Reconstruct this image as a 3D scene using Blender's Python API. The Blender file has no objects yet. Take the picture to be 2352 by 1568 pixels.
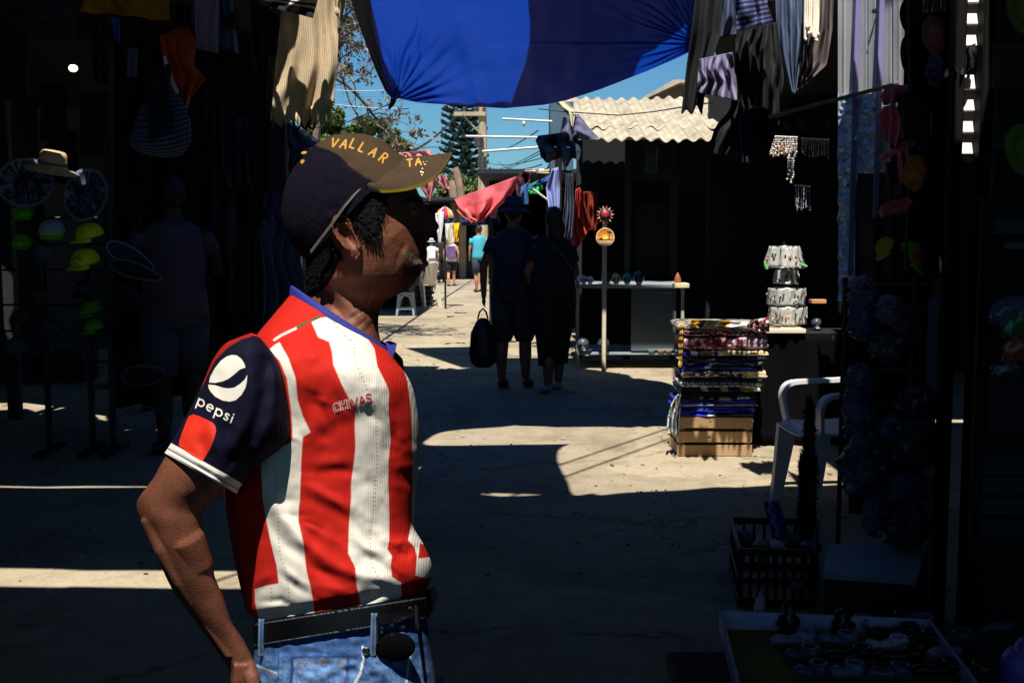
import bpy, math, random
import numpy as np
from mathutils import Vector, Matrix, geometry
from mathutils.bvhtree import BVHTree
random.seed(7); rng = np.random.default_rng(7)
sc = bpy.context.scene
COL = sc.collection
PI = math.pi
# ---------------------------------------------------------------- camera model
F = 2613.0; CX = 1176.0; CY = 784.0; HY = 530.0
TH = math.atan((CY-HY)/F)
CAMZ = 1.5
fw = np.array([0, math.cos(TH), -math.sin(TH)]); up = np.array([0, math.sin(TH), math.cos(TH)]); rt = np.array([1.0, 0, 0])
O3 = np.array([0, 0, CAMZ])
def ray(x, y):
    return fw + rt*(x-CX)/F + up*(CY-y)/F
def A(x, y, D):
    d = ray(x, y); return O3 + d*(D/d[1])
def G(x, y, z=0.0):
    d = ray(x, y); return O3 + d*((z-CAMZ)/d[2])
def Z(y, D): return A(CX, y, D)[2]
def X(x, D): return A(x, HY, D)[0]
def proj(P):
    P = np.asarray(P, float) - O3
    d = P@fw
    return CX + F*(P@rt)/d, CY - F*(P@up)/d
# ---------------------------------------------------------------- sun
SUN_EL = math.radians(60); SUN_AZ = math.radians(7)      # a little to the left of straight behind the camera
SUNV = np.array([-math.sin(SUN_AZ)*math.cos(SUN_EL), -math.cos(SUN_AZ)*math.cos(SUN_EL), math.sin(SUN_EL)])
def to_canopy(P, z):
    P = np.asarray(P, float); return P + SUNV*((z-P[2])/SUNV[2])
# ---------------------------------------------------------------- colour / materials
def lin(c):
    c = c/255.0
    return c/12.92 if c <= 0.04045 else ((c+0.055)/1.055)**2.4
def rgb(r, g, b): return (lin(r), lin(g), lin(b), 1.0)
MATS = {}
def mat(name, col=(.5,.5,.5,1), rough=.7, var=.25, scale=8, bump=.0, bscale=60, metal=0, attr=None, trans=0, spec=.5,
        stripes=None, alpha=None, emit=None, coat=0, bdist=.004, sheen=0):
    if name in MATS: return MATS[name]
    m = bpy.data.materials.new(name); m.use_nodes = True; nt = m.node_tree; nd = nt.nodes; ln = nt.links
    b = nd['Principled BSDF']; out = nd['Material Output']
    b.inputs['Roughness'].default_value = rough; b.inputs['Metallic'].default_value = metal
    b.inputs['Specular IOR Level'].default_value = spec
    if coat: b.inputs['Coat Weight'].default_value = coat
    if sheen: b.inputs['Sheen Weight'].default_value = sheen
    tc = nd.new('ShaderNodeTexCoord')
    n = nd.new('ShaderNodeTexNoise'); n.inputs['Scale'].default_value = scale; n.inputs['Detail'].default_value = 6
    ln.new(tc.outputs['Object'], n.inputs['Vector'])
    mr = nd.new('ShaderNodeMapRange'); mr.inputs[1].default_value = .3; mr.inputs[2].default_value = .7
    mr.inputs[3].default_value = 1-var; mr.inputs[4].default_value = 1+var*.6
    ln.new(n.outputs['Fac'], mr.inputs[0])
    mx = nd.new('ShaderNodeMix'); mx.data_type = 'RGBA'; mx.blend_type = 'MULTIPLY'; mx.inputs[0].default_value = 1
    cmb = nd.new('ShaderNodeCombineColor')
    for i in range(3): ln.new(mr.outputs[0], cmb.inputs[i])
    if attr:
        at = nd.new('ShaderNodeAttribute'); at.attribute_name = attr; ln.new(at.outputs['Color'], mx.inputs[6])
    else: mx.inputs[6].default_value = col
    ln.new(cmb.outputs[0], mx.inputs[7])
    ln.new(mx.outputs[2], b.inputs['Base Color'])
    if bump:
        n2 = nd.new('ShaderNodeTexNoise'); n2.inputs['Scale'].default_value = bscale; n2.inputs['Detail'].default_value = 5
        ln.new(tc.outputs['Object'], n2.inputs['Vector'])
        bp = nd.new('ShaderNodeBump'); bp.inputs['Strength'].default_value = bump; bp.inputs['Distance'].default_value = bdist
        ln.new(n2.outputs['Fac'], bp.inputs['Height']); ln.new(bp.outputs[0], b.inputs['Normal'])
    if trans:
        t = nd.new('ShaderNodeBsdfTranslucent'); ln.new(mx.outputs[2], t.inputs['Color'])
        ms = nd.new('ShaderNodeMixShader'); ms.inputs[0].default_value = trans
        ln.new(b.outputs[0], ms.inputs[1]); ln.new(t.outputs[0], ms.inputs[2]); ln.new(ms.outputs[0], out.inputs['Surface'])
    if alpha is not None: b.inputs['Alpha'].default_value = alpha
    if emit:
        b.inputs['Emission Color'].default_value = emit[0]; b.inputs['Emission Strength'].default_value = emit[1]
    MATS[name] = m
    return m
VC = lambda **k: mat('painted_cloth', attr='Col', rough=.85, var=.18, bump=.25, bscale=300, bdist=.001, **k)
# ---------------------------------------------------------------- mesh builder
class MB:
    def __init__(s): s.v = []; s.f = []; s.c = []; s.n = 0
    def add(s, V, Fc, C=None):
        V = np.asarray(V, float).reshape(-1, 3)
        s.v.append(V); s.f += [tuple(int(i)+s.n for i in f) for f in Fc]
        s.c.append(np.tile(np.array(C if C is not None else (1, 1, 1), float)[:3], (len(V), 1)) if C is None or np.ndim(C) == 1 else np.asarray(C, float)[:, :3])
        s.n += len(V); return s
    def box(s, c, size, rz=0, rx=0, ry=0, C=None, bev=0):
        c = np.asarray(c, float); hx, hy, hz = [q/2 for q in size]
        M = np.array(Matrix.Rotation(rz, 3, 'Z') @ Matrix.Rotation(ry, 3, 'Y') @ Matrix.Rotation(rx, 3, 'X'))
        b = min(hx, hy, hz)*.25 if bev == 0 else bev
        b = min(b, .006)
        V = []; idx = {}
        for sx in (-1, 1):
            for sy in (-1, 1):
                for sz in (-1, 1):
                    for ax in range(3):
                        p = [sx*(hx-b), sy*(hy-b), sz*(hz-b)]
                        p[ax] += (sx, sy, sz)[ax]*b
                        idx[(sx, sy, sz, ax)] = len(V); V.append(p)
        Fc = []
        for ax in range(3):
            o = [i for i in range(3) if i != ax]
            for sg in (-1, 1):
                q = []
                for a_, b_ in ((-1, -1), (1, -1), (1, 1), (-1, 1)):
                    k = [0, 0, 0]; k[ax] = sg; k[o[0]] = a_; k[o[1]] = b_; q.append(idx[(*k, ax)])
                Fc.append(q if (sg > 0) == (ax != 1) else q[::-1])
        for ax in range(3):            # edge chamfers along axis ax
            o = [i for i in range(3) if i != ax]
            for a_ in (-1, 1):
                for b_ in (-1, 1):
                    q = []
                    for e, axx in ((-1, o[0]), (1, o[0]), (1, o[1]), (-1, o[1])):
                        k = [0, 0, 0]; k[ax] = e; k[o[0]] = a_; k[o[1]] = b_; q.append(idx[(*k, axx)])
                    Fc.append(q)
        for sx in (-1, 1):
            for sy in (-1, 1):
                for sz in (-1, 1): Fc.append([idx[(sx, sy, sz, a)] for a in range(3)])
        V = np.array(V)@M.T + c
        return s.add(V, Fc, C)
    def tube(s, P, R, seg=8, C=None, flat=1.0, caps=True):
        P = [np.asarray(p, float) for p in P]
        if np.isscalar(R): R = [R]*len(P)
        rings = []
        prev = None
        for i, p in enumerate(P):
            t = P[min(i+1, len(P)-1)] - P[max(i-1, 0)]
            t = t/(np.linalg.norm(t)+1e-9)
            a = np.array([0, 0, 1.0]) if abs(t[2]) < .9 else np.array([0, 1.0, 0])
            if prev is not None: a = prev
            u = np.cross(t, a); u /= np.linalg.norm(u)+1e-9; w = np.cross(u, t); prev = w
            ang = np.arange(seg)*2*PI/seg
            rings.append(p + R[i]*(np.cos(ang)[:, None]*u + flat*np.sin(ang)[:, None]*w))
        return s.rings(rings, C, caps)
    def rings(s, rings, C=None, caps=True, closed=True):
        n = len(rings[0]); V = np.concatenate(rings); Fc = []
        m = n if closed else n-1
        for i in range(len(rings)-1):
            for j in range(m):
                k = (j+1) % n
                Fc.append((i*n+j, i*n+k, (i+1)*n+k, (i+1)*n+j))
        if caps and closed:
            Fc.append(tuple(range(n))[::-1]); Fc.append(tuple(range((len(rings)-1)*n, len(rings)*n)))
        return s.add(V, Fc, C)
    def lathe(s, prof, c, seg=20, axis=(0, 0, 1), C=None, caps=True, sx=1, sy=1):
        c = np.asarray(c, float); ax = Vector(axis).normalized()
        M = np.array(ax.to_track_quat('Z', 'Y').to_matrix())
        rings = []
        for r, z in prof:
            a = np.arange(seg)*2*PI/seg
            P = np.stack([r*np.cos(a)*sx, r*np.sin(a)*sy, np.full(seg, z)], 1)@M.T + c
            rings.append(P)
        return s.rings(rings, C, caps)
    def ell(s, c, r, seg=16, rings=10, C=None, M=None, jit=0):
        c = np.asarray(c, float); R = []
        for i in range(rings+1):
            th = PI*i/rings if 0 < i < rings else (1e-3 if i == 0 else PI-1e-3)
            a = np.arange(seg)*2*PI/seg
            P = np.stack([r[0]*np.sin(th)*np.cos(a), r[1]*np.sin(th)*np.sin(a), np.full(seg, r[2]*np.cos(th))], 1)
            if jit: P *= 1+rng.normal(0, jit, (seg, 1))
            if M is not None: P = P@np.asarray(M).T
            R.append(P+c)
        return s.rings(R, C)
    def grid(s, P, C=None, wrap=False):
        nv, nu = P.shape[:2]; Fc = []
        for i in range(nv-1):
            for j in range(nu if wrap else nu-1):
                k = (j+1) % nu
                Fc.append((i*nu+j, i*nu+k, (i+1)*nu+k, (i+1)*nu+j))
        return s.add(P.reshape(-1, 3), Fc, None if C is None else (np.asarray(C).reshape(-1, 3) if np.ndim(C) > 1 else C))
    def slab(s, pts, n, C=None):
        """closed polygon pts (world) thickened by vector n"""
        P = np.asarray(pts, float); m = len(P); V = np.concatenate([P, P+np.asarray(n)])
        tri = geometry.tessellate_polygon([[Vector(p) for p in P]])
        Fc = [tuple(t) for t in tri] + [tuple(i+m for i in t[::-1]) for t in tri]
        Fc += [(i, (i+1) % m, (i+1) % m+m, i+m) for i in range(m)]
        return s.add(V, Fc, C)
    def build(s, name, m, parent=None, smooth=True, loc=None, solid=0, **tags):
        V = np.concatenate(s.v); C = np.concatenate(s.c)
        if parent is not None: base = np.array(WL[parent.name])
        elif loc is not None: base = np.array(loc, float)
        else: base = np.array([(V[:, 0].min()+V[:, 0].max())/2, (V[:, 1].min()+V[:, 1].max())/2, V[:, 2].min()])
        me = bpy.data.meshes.new(name); me.from_pydata((V-base).tolist(), [], s.f)
        ca = me.color_attributes.new('Col', 'FLOAT_COLOR', 'POINT')
        ca.data.foreach_set('color', np.concatenate([C, np.ones((len(C), 1))], 1).astype(np.float32).ravel())
        if smooth:
            me.polygons.foreach_set('use_smooth', np.ones(len(me.polygons), bool))
            if smooth != 'all':
                try: me.set_sharp_from_angle(angle=math.radians(40))
                except Exception: pass
        me.materials.append(m); me.update()
        o = bpy.data.objects.new(name, me); COL.objects.link(o)
        if parent is not None: o.parent = parent
        else: o.location = base
        WL[o.name] = tuple(base)
        if solid:
            sm = o.modifiers.new('thick', 'SOLIDIFY'); sm.thickness = solid; sm.offset = 0
        tag(o, **tags); return o
WL = {}
def tag(o, label=None, cat=None, group=None, kind=None):
    if label: o['label'] = label
    if cat: o['category'] = cat
    if group: o['group'] = group
    if kind: o['kind'] = kind
    return o
def thing(name, label, cat, loc, group=None):
    o = bpy.data.objects.new(name, None); COL.objects.link(o); o.location = tuple(loc); WL[o.name] = tuple(float(q) for q in loc)
    o.empty_display_size = .1
    return tag(o, label, cat, group)
def copy_tree(o, parent=None):
    c = o.copy(); COL.objects.link(c); WL[c.name] = WL[o.name]
    if parent is not None: c.parent = parent
    for ch in list(o.children): copy_tree(ch, c)
    return c
def place(proto, loc, rz=0, label=None, s=1, rx=0, ry=0, first=False):
    r = proto if first else copy_tree(proto)
    r.location = tuple(loc); r.rotation_euler = (rx, ry, rz); r.scale = (s, s, s)
    if label: r['label'] = label
    return r
def remesh(mb, vox, it=4):
    V = np.concatenate(mb.v); me = bpy.data.meshes.new('tmp'); me.from_pydata(V.tolist(), [], mb.f); me.update()
    o = bpy.data.objects.new('tmp', me); COL.objects.link(o)
    md = o.modifiers.new('r', 'REMESH'); md.mode = 'VOXEL'; md.voxel_size = vox
    sm = o.modifiers.new('s', 'SMOOTH'); sm.factor = .5; sm.iterations = it
    dg = bpy.context.evaluated_depsgraph_get(); ev = o.evaluated_get(dg); m2 = ev.to_mesh()
    n = len(m2.vertices); a = np.empty(n*3, np.float32); m2.vertices.foreach_get('co', a)
    Fc = [tuple(p.vertices) for p in m2.polygons]
    ev.to_mesh_clear(); bpy.data.objects.remove(o)
    r = MB(); r.add(a.reshape(-1, 3), Fc); return r
# ---------------------------------------------------------------- 2-D helpers
def interp_poly(P, t):
    """points at parameters t (0..1 by arc length) on polyline P (any dims)"""
    P = np.asarray(P, float)
    L = np.r_[0, np.cumsum(np.linalg.norm(np.diff(P[:, :2], axis=0), axis=1))]; L /= L[-1]
    return np.stack([np.interp(t, L, P[:, k]) for k in range(P.shape[1])], -1)
def smooth_interp(P, t):
    """Catmull-Rom through P, uniform parameter"""
    P = np.asarray(P, float); n = len(P)-1; t = np.clip(np.asarray(t, float), 0, 1)*n
    i = np.minimum(t.astype(int), n-1); f = (t-i)[..., None]
    g = lambda k: P[np.clip(k, 0, n)]
    p0, p1, p2, p3 = g(i-1), g(i), g(i+1), g(i+2)
    return .5*((2*p1)+(-p0+p2)*f+(2*p0-5*p1+4*p2-p3)*f**2+(-p0+3*p1-3*p2+p3)*f**3)
def inpoly(x, y, P):
    P = np.asarray(P, float); r = np.zeros(np.shape(x), bool); n = len(P)
    for i in range(n):
        x1, y1 = P[i]; x2, y2 = P[(i+1) % n]
        if y1 == y2: continue
        c = ((y1 > y) != (y2 > y)) & (x < (x2-x1)*(y-y1)/(y2-y1)+x1)
        r ^= c
    return r
def dpoly(x, y, P):
    """distance to an open polyline, and signed side"""
    P = np.asarray(P, float); d = np.full(np.shape(x), 1e9); sd = np.zeros(np.shape(x))
    for i in range(len(P)-1):
        a, b = P[i], P[i+1]; v = b-a; L = v@v
        t = np.clip(((x-a[0])*v[0]+(y-a[1])*v[1])/L, 0, 1)
        dx = x-(a[0]+t*v[0]); dy = y-(a[1]+t*v[1]); q = np.hypot(dx, dy)
        s_ = np.sign(v[0]*(y-a[1])-v[1]*(x-a[0]))
        m = q < d; d = np.where(m, q, d); sd = np.where(m, s_, sd)
    return d, sd
_ng = {}
def vnoise(x, y, seed=0):
    if seed not in _ng: _ng[seed] = np.random.default_rng(seed).normal(0, 1, (64, 64))
    g = _ng[seed]; xi = np.floor(x).astype(int); yi = np.floor(y).astype(int); fx = x-xi; fy = y-yi
    fx = fx*fx*(3-2*fx); fy = fy*fy*(3-2*fy)
    q = lambda a, b: g[b % 64, a % 64]
    return (q(xi, yi)*(1-fx)+q(xi+1, yi)*fx)*(1-fy)+(q(xi, yi+1)*(1-fx)+q(xi+1, yi+1)*fx)*fy
# ---------------------------------------------------------------- hanging cloth
_seed = [100]
def cloth(name, label, cat, L, R, D, col, amp=.02, nf=4, group=None, parent=None, nu=60, nv=50, D2=None, thick=.004, fn=None,
          fringe=None, m=None, ragged=.0, trans=False, gather=0):
    """cloth hanging between a left and a right edge (pixel polylines, top to bottom) at distance D (D2 = distance of the right edge)"""
    _seed[0] += 1; sd = _seed[0]
    D2 = D if D2 is None else D2
    u = np.linspace(0, 1, nu); v = np.linspace(0, 1, nv); U, Vv = np.meshgrid(u, v)
    Lp = interp_poly(L, v)[:, None, :]; Rp = interp_poly(R, v)[:, None, :]
    px = Lp*(1-U[..., None]) + Rp*U[..., None]
    if ragged: px[..., 1] += ragged*vnoise(U*nf*2, Vv*0, sd)*Vv
    dd = D*(1-U)+D2*U + amp*(np.sin(2*PI*nf*(U+.06*vnoise(Vv*3, U*2, sd))+sd)*(.5+.5*Vv) + .6*vnoise(U*nf*1.6, Vv*3, sd+1))
    P = np.empty(U.shape+(3,))
    d = fw[None, None]+rt*((px[..., 0]-CX)/F)[..., None]+up*((CY-px[..., 1])/F)[..., None]
    P = O3 + d*(dd/d[..., 1])[..., None]
    if fn is None: C = np.tile(np.array(col[:3]), U.shape+(1,))
    else: C = fn(U, Vv)
    mb = MB().grid(P, C)
    if fringe:
        n, ln_, fc = fringe
        for i in range(n):
            k = (i+.5)/n*(nu-1); j = int(k); p = P[-1, j]*(1-(k-j))+P[-1, min(j+1, nu-1)]*(k-j)
            q = p+np.array([rng.normal(0, ln_*.1), rng.normal(0, ln_*.05), -ln_*(.8+.3*rng.random())])
            mb.tube([p+[0, 0, .01], (p+q)/2+[rng.normal(0, .003), 0, 0], q], [.0022*D/4, .003*D/4, .0012*D/4], 5, C=fc)
    mt = m or (VC() if not trans else mat('thin_cloth', attr='Col', rough=.85, var=.18, trans=.4))
    return mb.build(name, mt, parent, solid=thick, label=label, cat=cat, group=group, smooth='all')
def stripe_fn(cols, axis='v', wob=.0, widths=None):
    w = np.array(widths if widths else [1]*len(cols), float); e = np.cumsum(w)/w.sum(); cols = np.array([c[:3] for c in cols])
    def fn(U, V):
        t = (V if axis == 'v' else U) + wob*vnoise(U*5, V*5, 3)
        return cols[np.clip(np.searchsorted(e, np.clip(t, 0, 1)), 0, len(cols)-1)]
    return fn
def rep(cols, n): return list(cols)*n
def two(colA, colB, n, duty=.5, axis='u'):
    a = np.array(colA[:3]); b = np.array(colB[:3])
    def fn(U, V):
        t = (V if axis == 'v' else U)*n; k = ((t-np.floor(t)) < duty)[..., None]
        return np.where(k, a, b)
    return fn
# ================================================================ light
w = bpy.data.worlds.new('World'); sc.world = w; w.use_nodes = True
nt = w.node_tree; bg = nt.nodes['Background']; sky = nt.nodes.new('ShaderNodeTexSky'); sky.sky_type = 'NISHITA'
sky.sun_disc = False; sky.sun_elevation = SUN_EL; sky.sun_rotation = PI + SUN_AZ
sky.air_density = 1.0; sky.dust_density = .2; sky.ozone_density = 3.0
tn = nt.nodes.new('ShaderNodeMix'); tn.data_type = 'RGBA'; tn.blend_type = 'MULTIPLY'; tn.inputs[0].default_value = 1; tn.inputs[7].default_value = (.55, 1.0, 1.25, 1)
nt.links.new(sky.outputs[0], tn.inputs[6]); nt.links.new(tn.outputs[2], bg.inputs[0]); bg.inputs[1].default_value = .05
sl = bpy.data.lights.new('sun', 'SUN'); sl.energy = 5.0; sl.angle = math.radians(.5); sl.color = (1, .95, .86)
so = bpy.data.objects.new('sun', sl); COL.objects.link(so); so.rotation_euler = Vector(SUNV).to_track_quat('Z', 'Y').to_euler()
sc.view_settings.view_transform = 'Standard'; sc.view_settings.look = 'None'; sc.view_settings.exposure = .5; sc.view_settings.gamma = 1
cam = bpy.data.cameras.new('camera'); co = bpy.data.objects.new('camera', cam); COL.objects.link(co); sc.camera = co
cam.sensor_width = 36; cam.lens = 36*F/2352; cam.clip_end = 1000; cam.clip_start = .05
co.location = (0, 0, CAMZ); co.rotation_euler = (PI/2-TH, 0, 0)
cam.dof.use_dof = False
# ================================================================ ground
def ground_mat():
    m = bpy.data.materials.new('worn_concrete'); m.use_nodes = True; nt = m.node_tree; nd = nt.nodes; ln = nt.links
    b = nd['Principled BSDF']; b.inputs['Roughness'].default_value = .9; b.inputs['Specular IOR Level'].default_value = .25
    tc = nd.new('ShaderNodeTexCoord')
    def noise(s, det=6, rough=.6):
        n = nd.new('ShaderNodeTexNoise'); n.inputs['Scale'].default_value = s; n.inputs['Detail'].default_value = det
        n.inputs['Roughness'].default_value = rough; ln.new(tc.outputs['Object'], n.inputs['Vector']); return n
    def ramp(src, p0, p1, c0, c1):
        r = nd.new('ShaderNodeValToRGB'); r.color_ramp.elements[0].position = p0; r.color_ramp.elements[1].position = p1
        r.color_ramp.elements[0].color = c0; r.color_ramp.elements[1].color = c1; ln.new(src, r.inputs[0]); return r
    def mul(a, b_):
        x = nd.new('ShaderNodeMix'); x.data_type = 'RGBA'; x.blend_type = 'MULTIPLY'; x.inputs[0].default_value = 1
        ln.new(a, x.inputs[6]); ln.new(b_, x.inputs[7]); return x.outputs[2]
    base = ramp(noise(.7).outputs['Fac'], .35, .7, (.41, .345, .245, 1), (.51, .435, .32, 1))
    fine = ramp(noise(45, 8, .75).outputs['Fac'], .34, .5, (.72, .70, .66, 1), (1, 1, 1, 1))
    mid = ramp(noise(6, 6, .7).outputs['Fac'], .30, .55, (.80, .79, .76, 1), (1, 1, 1, 1))
    c = mul(mul(base.outputs[0], fine.outputs[0]), mid.outputs[0])
    # cracks
    v = nd.new('ShaderNodeTexVoronoi'); v.feature = 'DISTANCE_TO_EDGE'; v.inputs['Scale'].default_value = .42
    nn = noise(2.2, 5); ad = nd.new('ShaderNodeMix'); ad.data_type = 'RGBA'; ad.blend_type = 'LINEAR_LIGHT'; ad.inputs[0].default_value = .28
    ln.new(tc.outputs['Object'], ad.inputs[6]); ln.new(nn.outputs['Color'], ad.inputs[7]); ln.new(ad.outputs[2], v.inputs['Vector'])
    cr = ramp(v.outputs['Distance'], .0, .006, (.50, .47, .43, 1), (1, 1, 1, 1))
    c = mul(c, cr.outputs[0])
    # large stains and repaired patches
    st = ramp(noise(.9, 8, .75).outputs['Fac'], .40, .52, (.74, .72, .70, 1), (1, 1, 1, 1)); c = mul(c, st.outputs[0])
    v3 = nd.new('ShaderNodeTexVoronoi'); v3.inputs['Scale'].default_value = .33; ln.new(ad.outputs[2], v3.inputs['Vector'])
    pc = ramp(v3.outputs['Color'], .2, .8, (.84, .83, .82, 1), (1.04, 1.03, 1.0, 1)); c = mul(c, pc.outputs[0])
    # pits and dark spots
    v2 = nd.new('ShaderNodeTexVoronoi'); v2.inputs['Scale'].default_value = 7; v2.inputs['Randomness'].default_value = 1
    ln.new(tc.outputs['Object'], v2.inputs['Vector'])
    pt = ramp(v2.outputs['Distance'], .05, .11, (.45, .43, .4, 1), (1, 1, 1, 1))
    mk = ramp(noise(2.6).outputs['Fac'], .52, .58, (1, 1, 1, 1), (0, 0, 0, 1))
    mx = nd.new('ShaderNodeMix'); mx.data_type = 'RGBA'; ln.new(mk.outputs[0], mx.inputs[0]); ln.new(pt.outputs[0], mx.inputs[6]); mx.inputs[7].default_value = (1, 1, 1, 1)
    # (mask 1 = no spots)
    c = mul(c, mx.outputs[2])
    ln.new(c, b.inputs['Base Color'])
    bp = nd.new('ShaderNodeBump'); bp.inputs['Strength'].default_value = .5; bp.inputs['Distance'].default_value = .012
    ln.new(noise(30, 8, .75).outputs['Fac'], bp.inputs['Height'])
    bp2 = nd.new('ShaderNodeBump'); bp2.inputs['Strength'].default_value = .4; bp2.inputs['Distance'].default_value = .02
    ln.new(v2.outputs['Distance'], bp2.inputs['Height']); ln.new(bp.outputs[0], bp2.inputs['Normal'])
    ln.new(bp.outputs[0], b.inputs['Normal'])
    return m
g = MB().add([(-300, -60, 0), (300, -60, 0), (300, 500, 0), (-300, 500, 0)], [(0, 1, 2, 3)])
g.build('ground', ground_mat(), smooth=False, kind='structure')
# ================================================================ overhead canopies (unseen ones added and pierced to shape sun and shade)
tarpm = mat('canopy_tarp', rgb(28, 36, 66), rough=.7, var=.2, scale=3)
roofm = mat('dark_roof', rgb(20, 20, 26), rough=.8, var=.3, scale=2)
def canopy(name, label, outline, z, holes, m, cat='canopy', dx=.35):
    pts = [Vector(p) for p in outline]; edges = []; n = len(pts)
    edges += [(i, (i+1) % n) for i in range(n)]
    for h in holes:
        b = len(pts); k = len(h); pts += [Vector((float(p[0]), float(p[1]))) for p in h]
        edges += [(b+i, b+(i+1) % k) for i in range(k)]
    r = geometry.delaunay_2d_cdt(pts, edges, [], 0, 1e-5)
    V = [(p[0], p[1], z) for p in r[0]]; Fc = []
    for f in r[2]:
        c = np.mean([[r[0][i][0], r[0][i][1]] for i in f], axis=0)
        ins = bool(inpoly(c[0], c[1], [tuple(p) for p in outline]))
        if ins and not any(bool(inpoly(c[0], c[1], [tuple(map(float, p[:2])) for p in h])) for h in holes): Fc.append(tuple(f))
    o = MB().add(V, Fc).build(name, m, smooth=False, solid=.03, label=label, cat=cat)
    return o
def gp(poly, z): return [to_canopy(G(x, y), z)[:2] for x, y in poly]
def hull(P):
    P = sorted(set((round(float(p[0]), 4), round(float(p[1]), 4)) for p in P))
    def half(Q):
        h = []
        for p in Q:
            while len(h) > 1 and (h[-1][0]-h[-2][0])*(p[1]-h[-2][1])-(h[-1][1]-h[-2][1])*(p[0]-h[-2][0]) <= 0: h.pop()
            h.append(p)
        return h
    a = half(P); b = half(P[::-1]); return a[:-1]+b[:-1]
def oh(P3, z): return hull([to_canopy(p, z)[:2] for p in P3])
def curve(P, n=6):
    """closed smooth version of a polygon"""
    P = np.asarray(P, float); m = len(P); out = []
    for i in range(m):
        p0, p1, p2, p3 = P[i-1], P[i], P[(i+1) % m], P[(i+2) % m]
        for k in range(n):
            f = k/n; out.append(.5*((2*p1)+(-p0+p2)*f+(2*p0-5*p1+4*p2-p3)*f**2+(-p0+3*p1-3*p2+p3)*f**3))
    return out
ZN = 3.3
L1 = [(975,1021),(988,1005),(1012,993),(1060,986),(1150,980),(1195,975),(1240,972),(1330,967),(1420,963),(1530,961),(1640,960),(1740,960),(1880,962),(1890,1048),(1903,1066),(1945,1098),
      (1946,1112),(1800,1117),(1790,1113),(1700,1119),(1640,1119),(1560,1126),(1440,1131),(1380,1137),(1360,1133),(1318,1137),(1306,1110),(1291,1082),(1282,1062),(1281,1042),(1289,1028),(1308,1019),(1290,1020),(1200,1021),(1050,1023)]
L2 = [(1100,1134),(1112,1132),(1120,1135),(1132,1131),(1160,1132),(1200,1133),(1258,1135),(1200,1139),(1150,1140),(1116,1137)]
L3 = [(-400,1300),(0,1303),(120,1305),(200,1309),(330,1308),(600,1311),(720,1316),(700,1352),(600,1352),(430,1352),(330,1350),(160,1347),(150,1349),(0,1347),(-400,1346)]
L4 = [(-400,1114),(0,1115),(100,1117),(200,1115),(345,1116),(400,1117),(340,1119),(200,1120),(100,1121),(0,1119),(-400,1118)]
holes = [gp(curve(L1, 3), ZN), gp(L2, ZN), gp(L3, ZN), gp(L4, ZN)]  # canopy openings traced back from the ground areas that should be sunlit
man_pts = [A(x, y, D) for x, y in ((640, 285), (780, 285), (1065, 335), (1020, 800), (1030, 1600), (600, 1600), (300, 1200), (310, 1050), (440, 780), (620, 560)) for D in (1.55, 1.95)]
holes.append(oh(man_pts, ZN))
def shelf_hole(px, D, z, pad=0): return oh([A(x, y, D+q) for x, y in px for q in (-.04, .04)], z)
hat_hole = shelf_hole([(78, 345), (176, 345), (190, 402), (84, 386)], 7.35, ZN)
# openings cut in the added canopy to light the beige blanket and striped hammock
blanket_lit = [(690, -160), (790, -160), (790, 300), (622, 262), (630, 235), (648, 165), (660, 150), (680, 118), (690, 60)]
hb = [to_canopy(A(x, y, 5.5), ZN)[:2] for x, y in blanket_lit]
hole_b = shelf_hole([(588, -60), (725, -60), (725, 40), (588, 8)], 5.2, ZN)
holes.append(hull(list(map(tuple, hb))+[])) if False else holes.append(hb)
holes.append(hole_b)
holes.append(hat_hole)
holes.append(oh([A(x, y, D) for x, y, D in ((1920, -50, 5.52), (2084, -50, 4.93), (2084, 216, 4.93), (1920, 216, 5.52))], ZN))
holes.append(oh([A(x, y, 4.25+q) for x, y in ((2188, -30), (2240, -30), (2240, 366), (2188, 366)) for q in (-.05, .06)], ZN))
canopy('added_shade_canopy', 'unseen blue canopy added over the near lane, pierced to shape sun and shade', [(-5.5, -5.6), (4.6, -5.6), (4.6, 6.95), (-5.5, 6.95)], ZN, holes, tarpm)
ZL = 2.95
L5 = [(-60,926),(0,925),(60,925),(110,931),(150,936),(128,941),(100,944),(92,953),(80,945),(60,938),(0,942),(-60,944)]
L5b = [(216,951),(243,955),(246,967),(228,963)]
# left market roof : right edge recedes so the strip of sky stays open
def lx(px, y): return (px-CX)/F*y
canopy('market_roof', 'dark flat roof above the shadowed hat stall at left', [(-9, 6.9), (lx(585, 6.9), 6.9), (lx(618, 18), 18), (-9, 18)], ZL, [gp(L5, ZL), gp(L5b, ZL)], roofm, 'roof')  # openings cut in the roof so sun reaches two ground patches
canopy('market_roof', 'dark flat roof above the jewellery stall at right', [(lx(1625, 7.3), 7.3), (6, 7.3), (6, 14), (lx(1690, 14), 14), (lx(1640, 11.5), 11.5)], ZL, [], roofm, 'roof')
# dark walls: stall interiors, and ones added round the lane to cut skylight
wallm = mat('dark_stall_wall', rgb(15, 15, 19), rough=.9, var=.3, scale=2, bump=.2, bscale=20)
def wall(label, c, size, rz=0, m=None, name='stall_wall'):
    return MB().box(c, size, rz).build(name, m or wallm, smooth=False, label=label, cat='stall wall')
wall('dark wall added far left of the hat rack to cut skylight', (-5.6, 4.3, 1.7), (.1, 18.4, 3.4))
wall('unseen waist high wall added behind the camera to limit fill light', (-.5, -4.7, .65), (10.2, .1, 1.3))  # added out of view; its height sets how much skylight comes in
wall('dark wall added behind the right hand stalls to cut skylight', (4.7, 3.1, 1.7), (.1, 16, 3.4))
wall('black back wall of the left hand stall behind the hats', (-5.4, 14.5, 1.55), (5.2, .12, 3.1))

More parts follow.
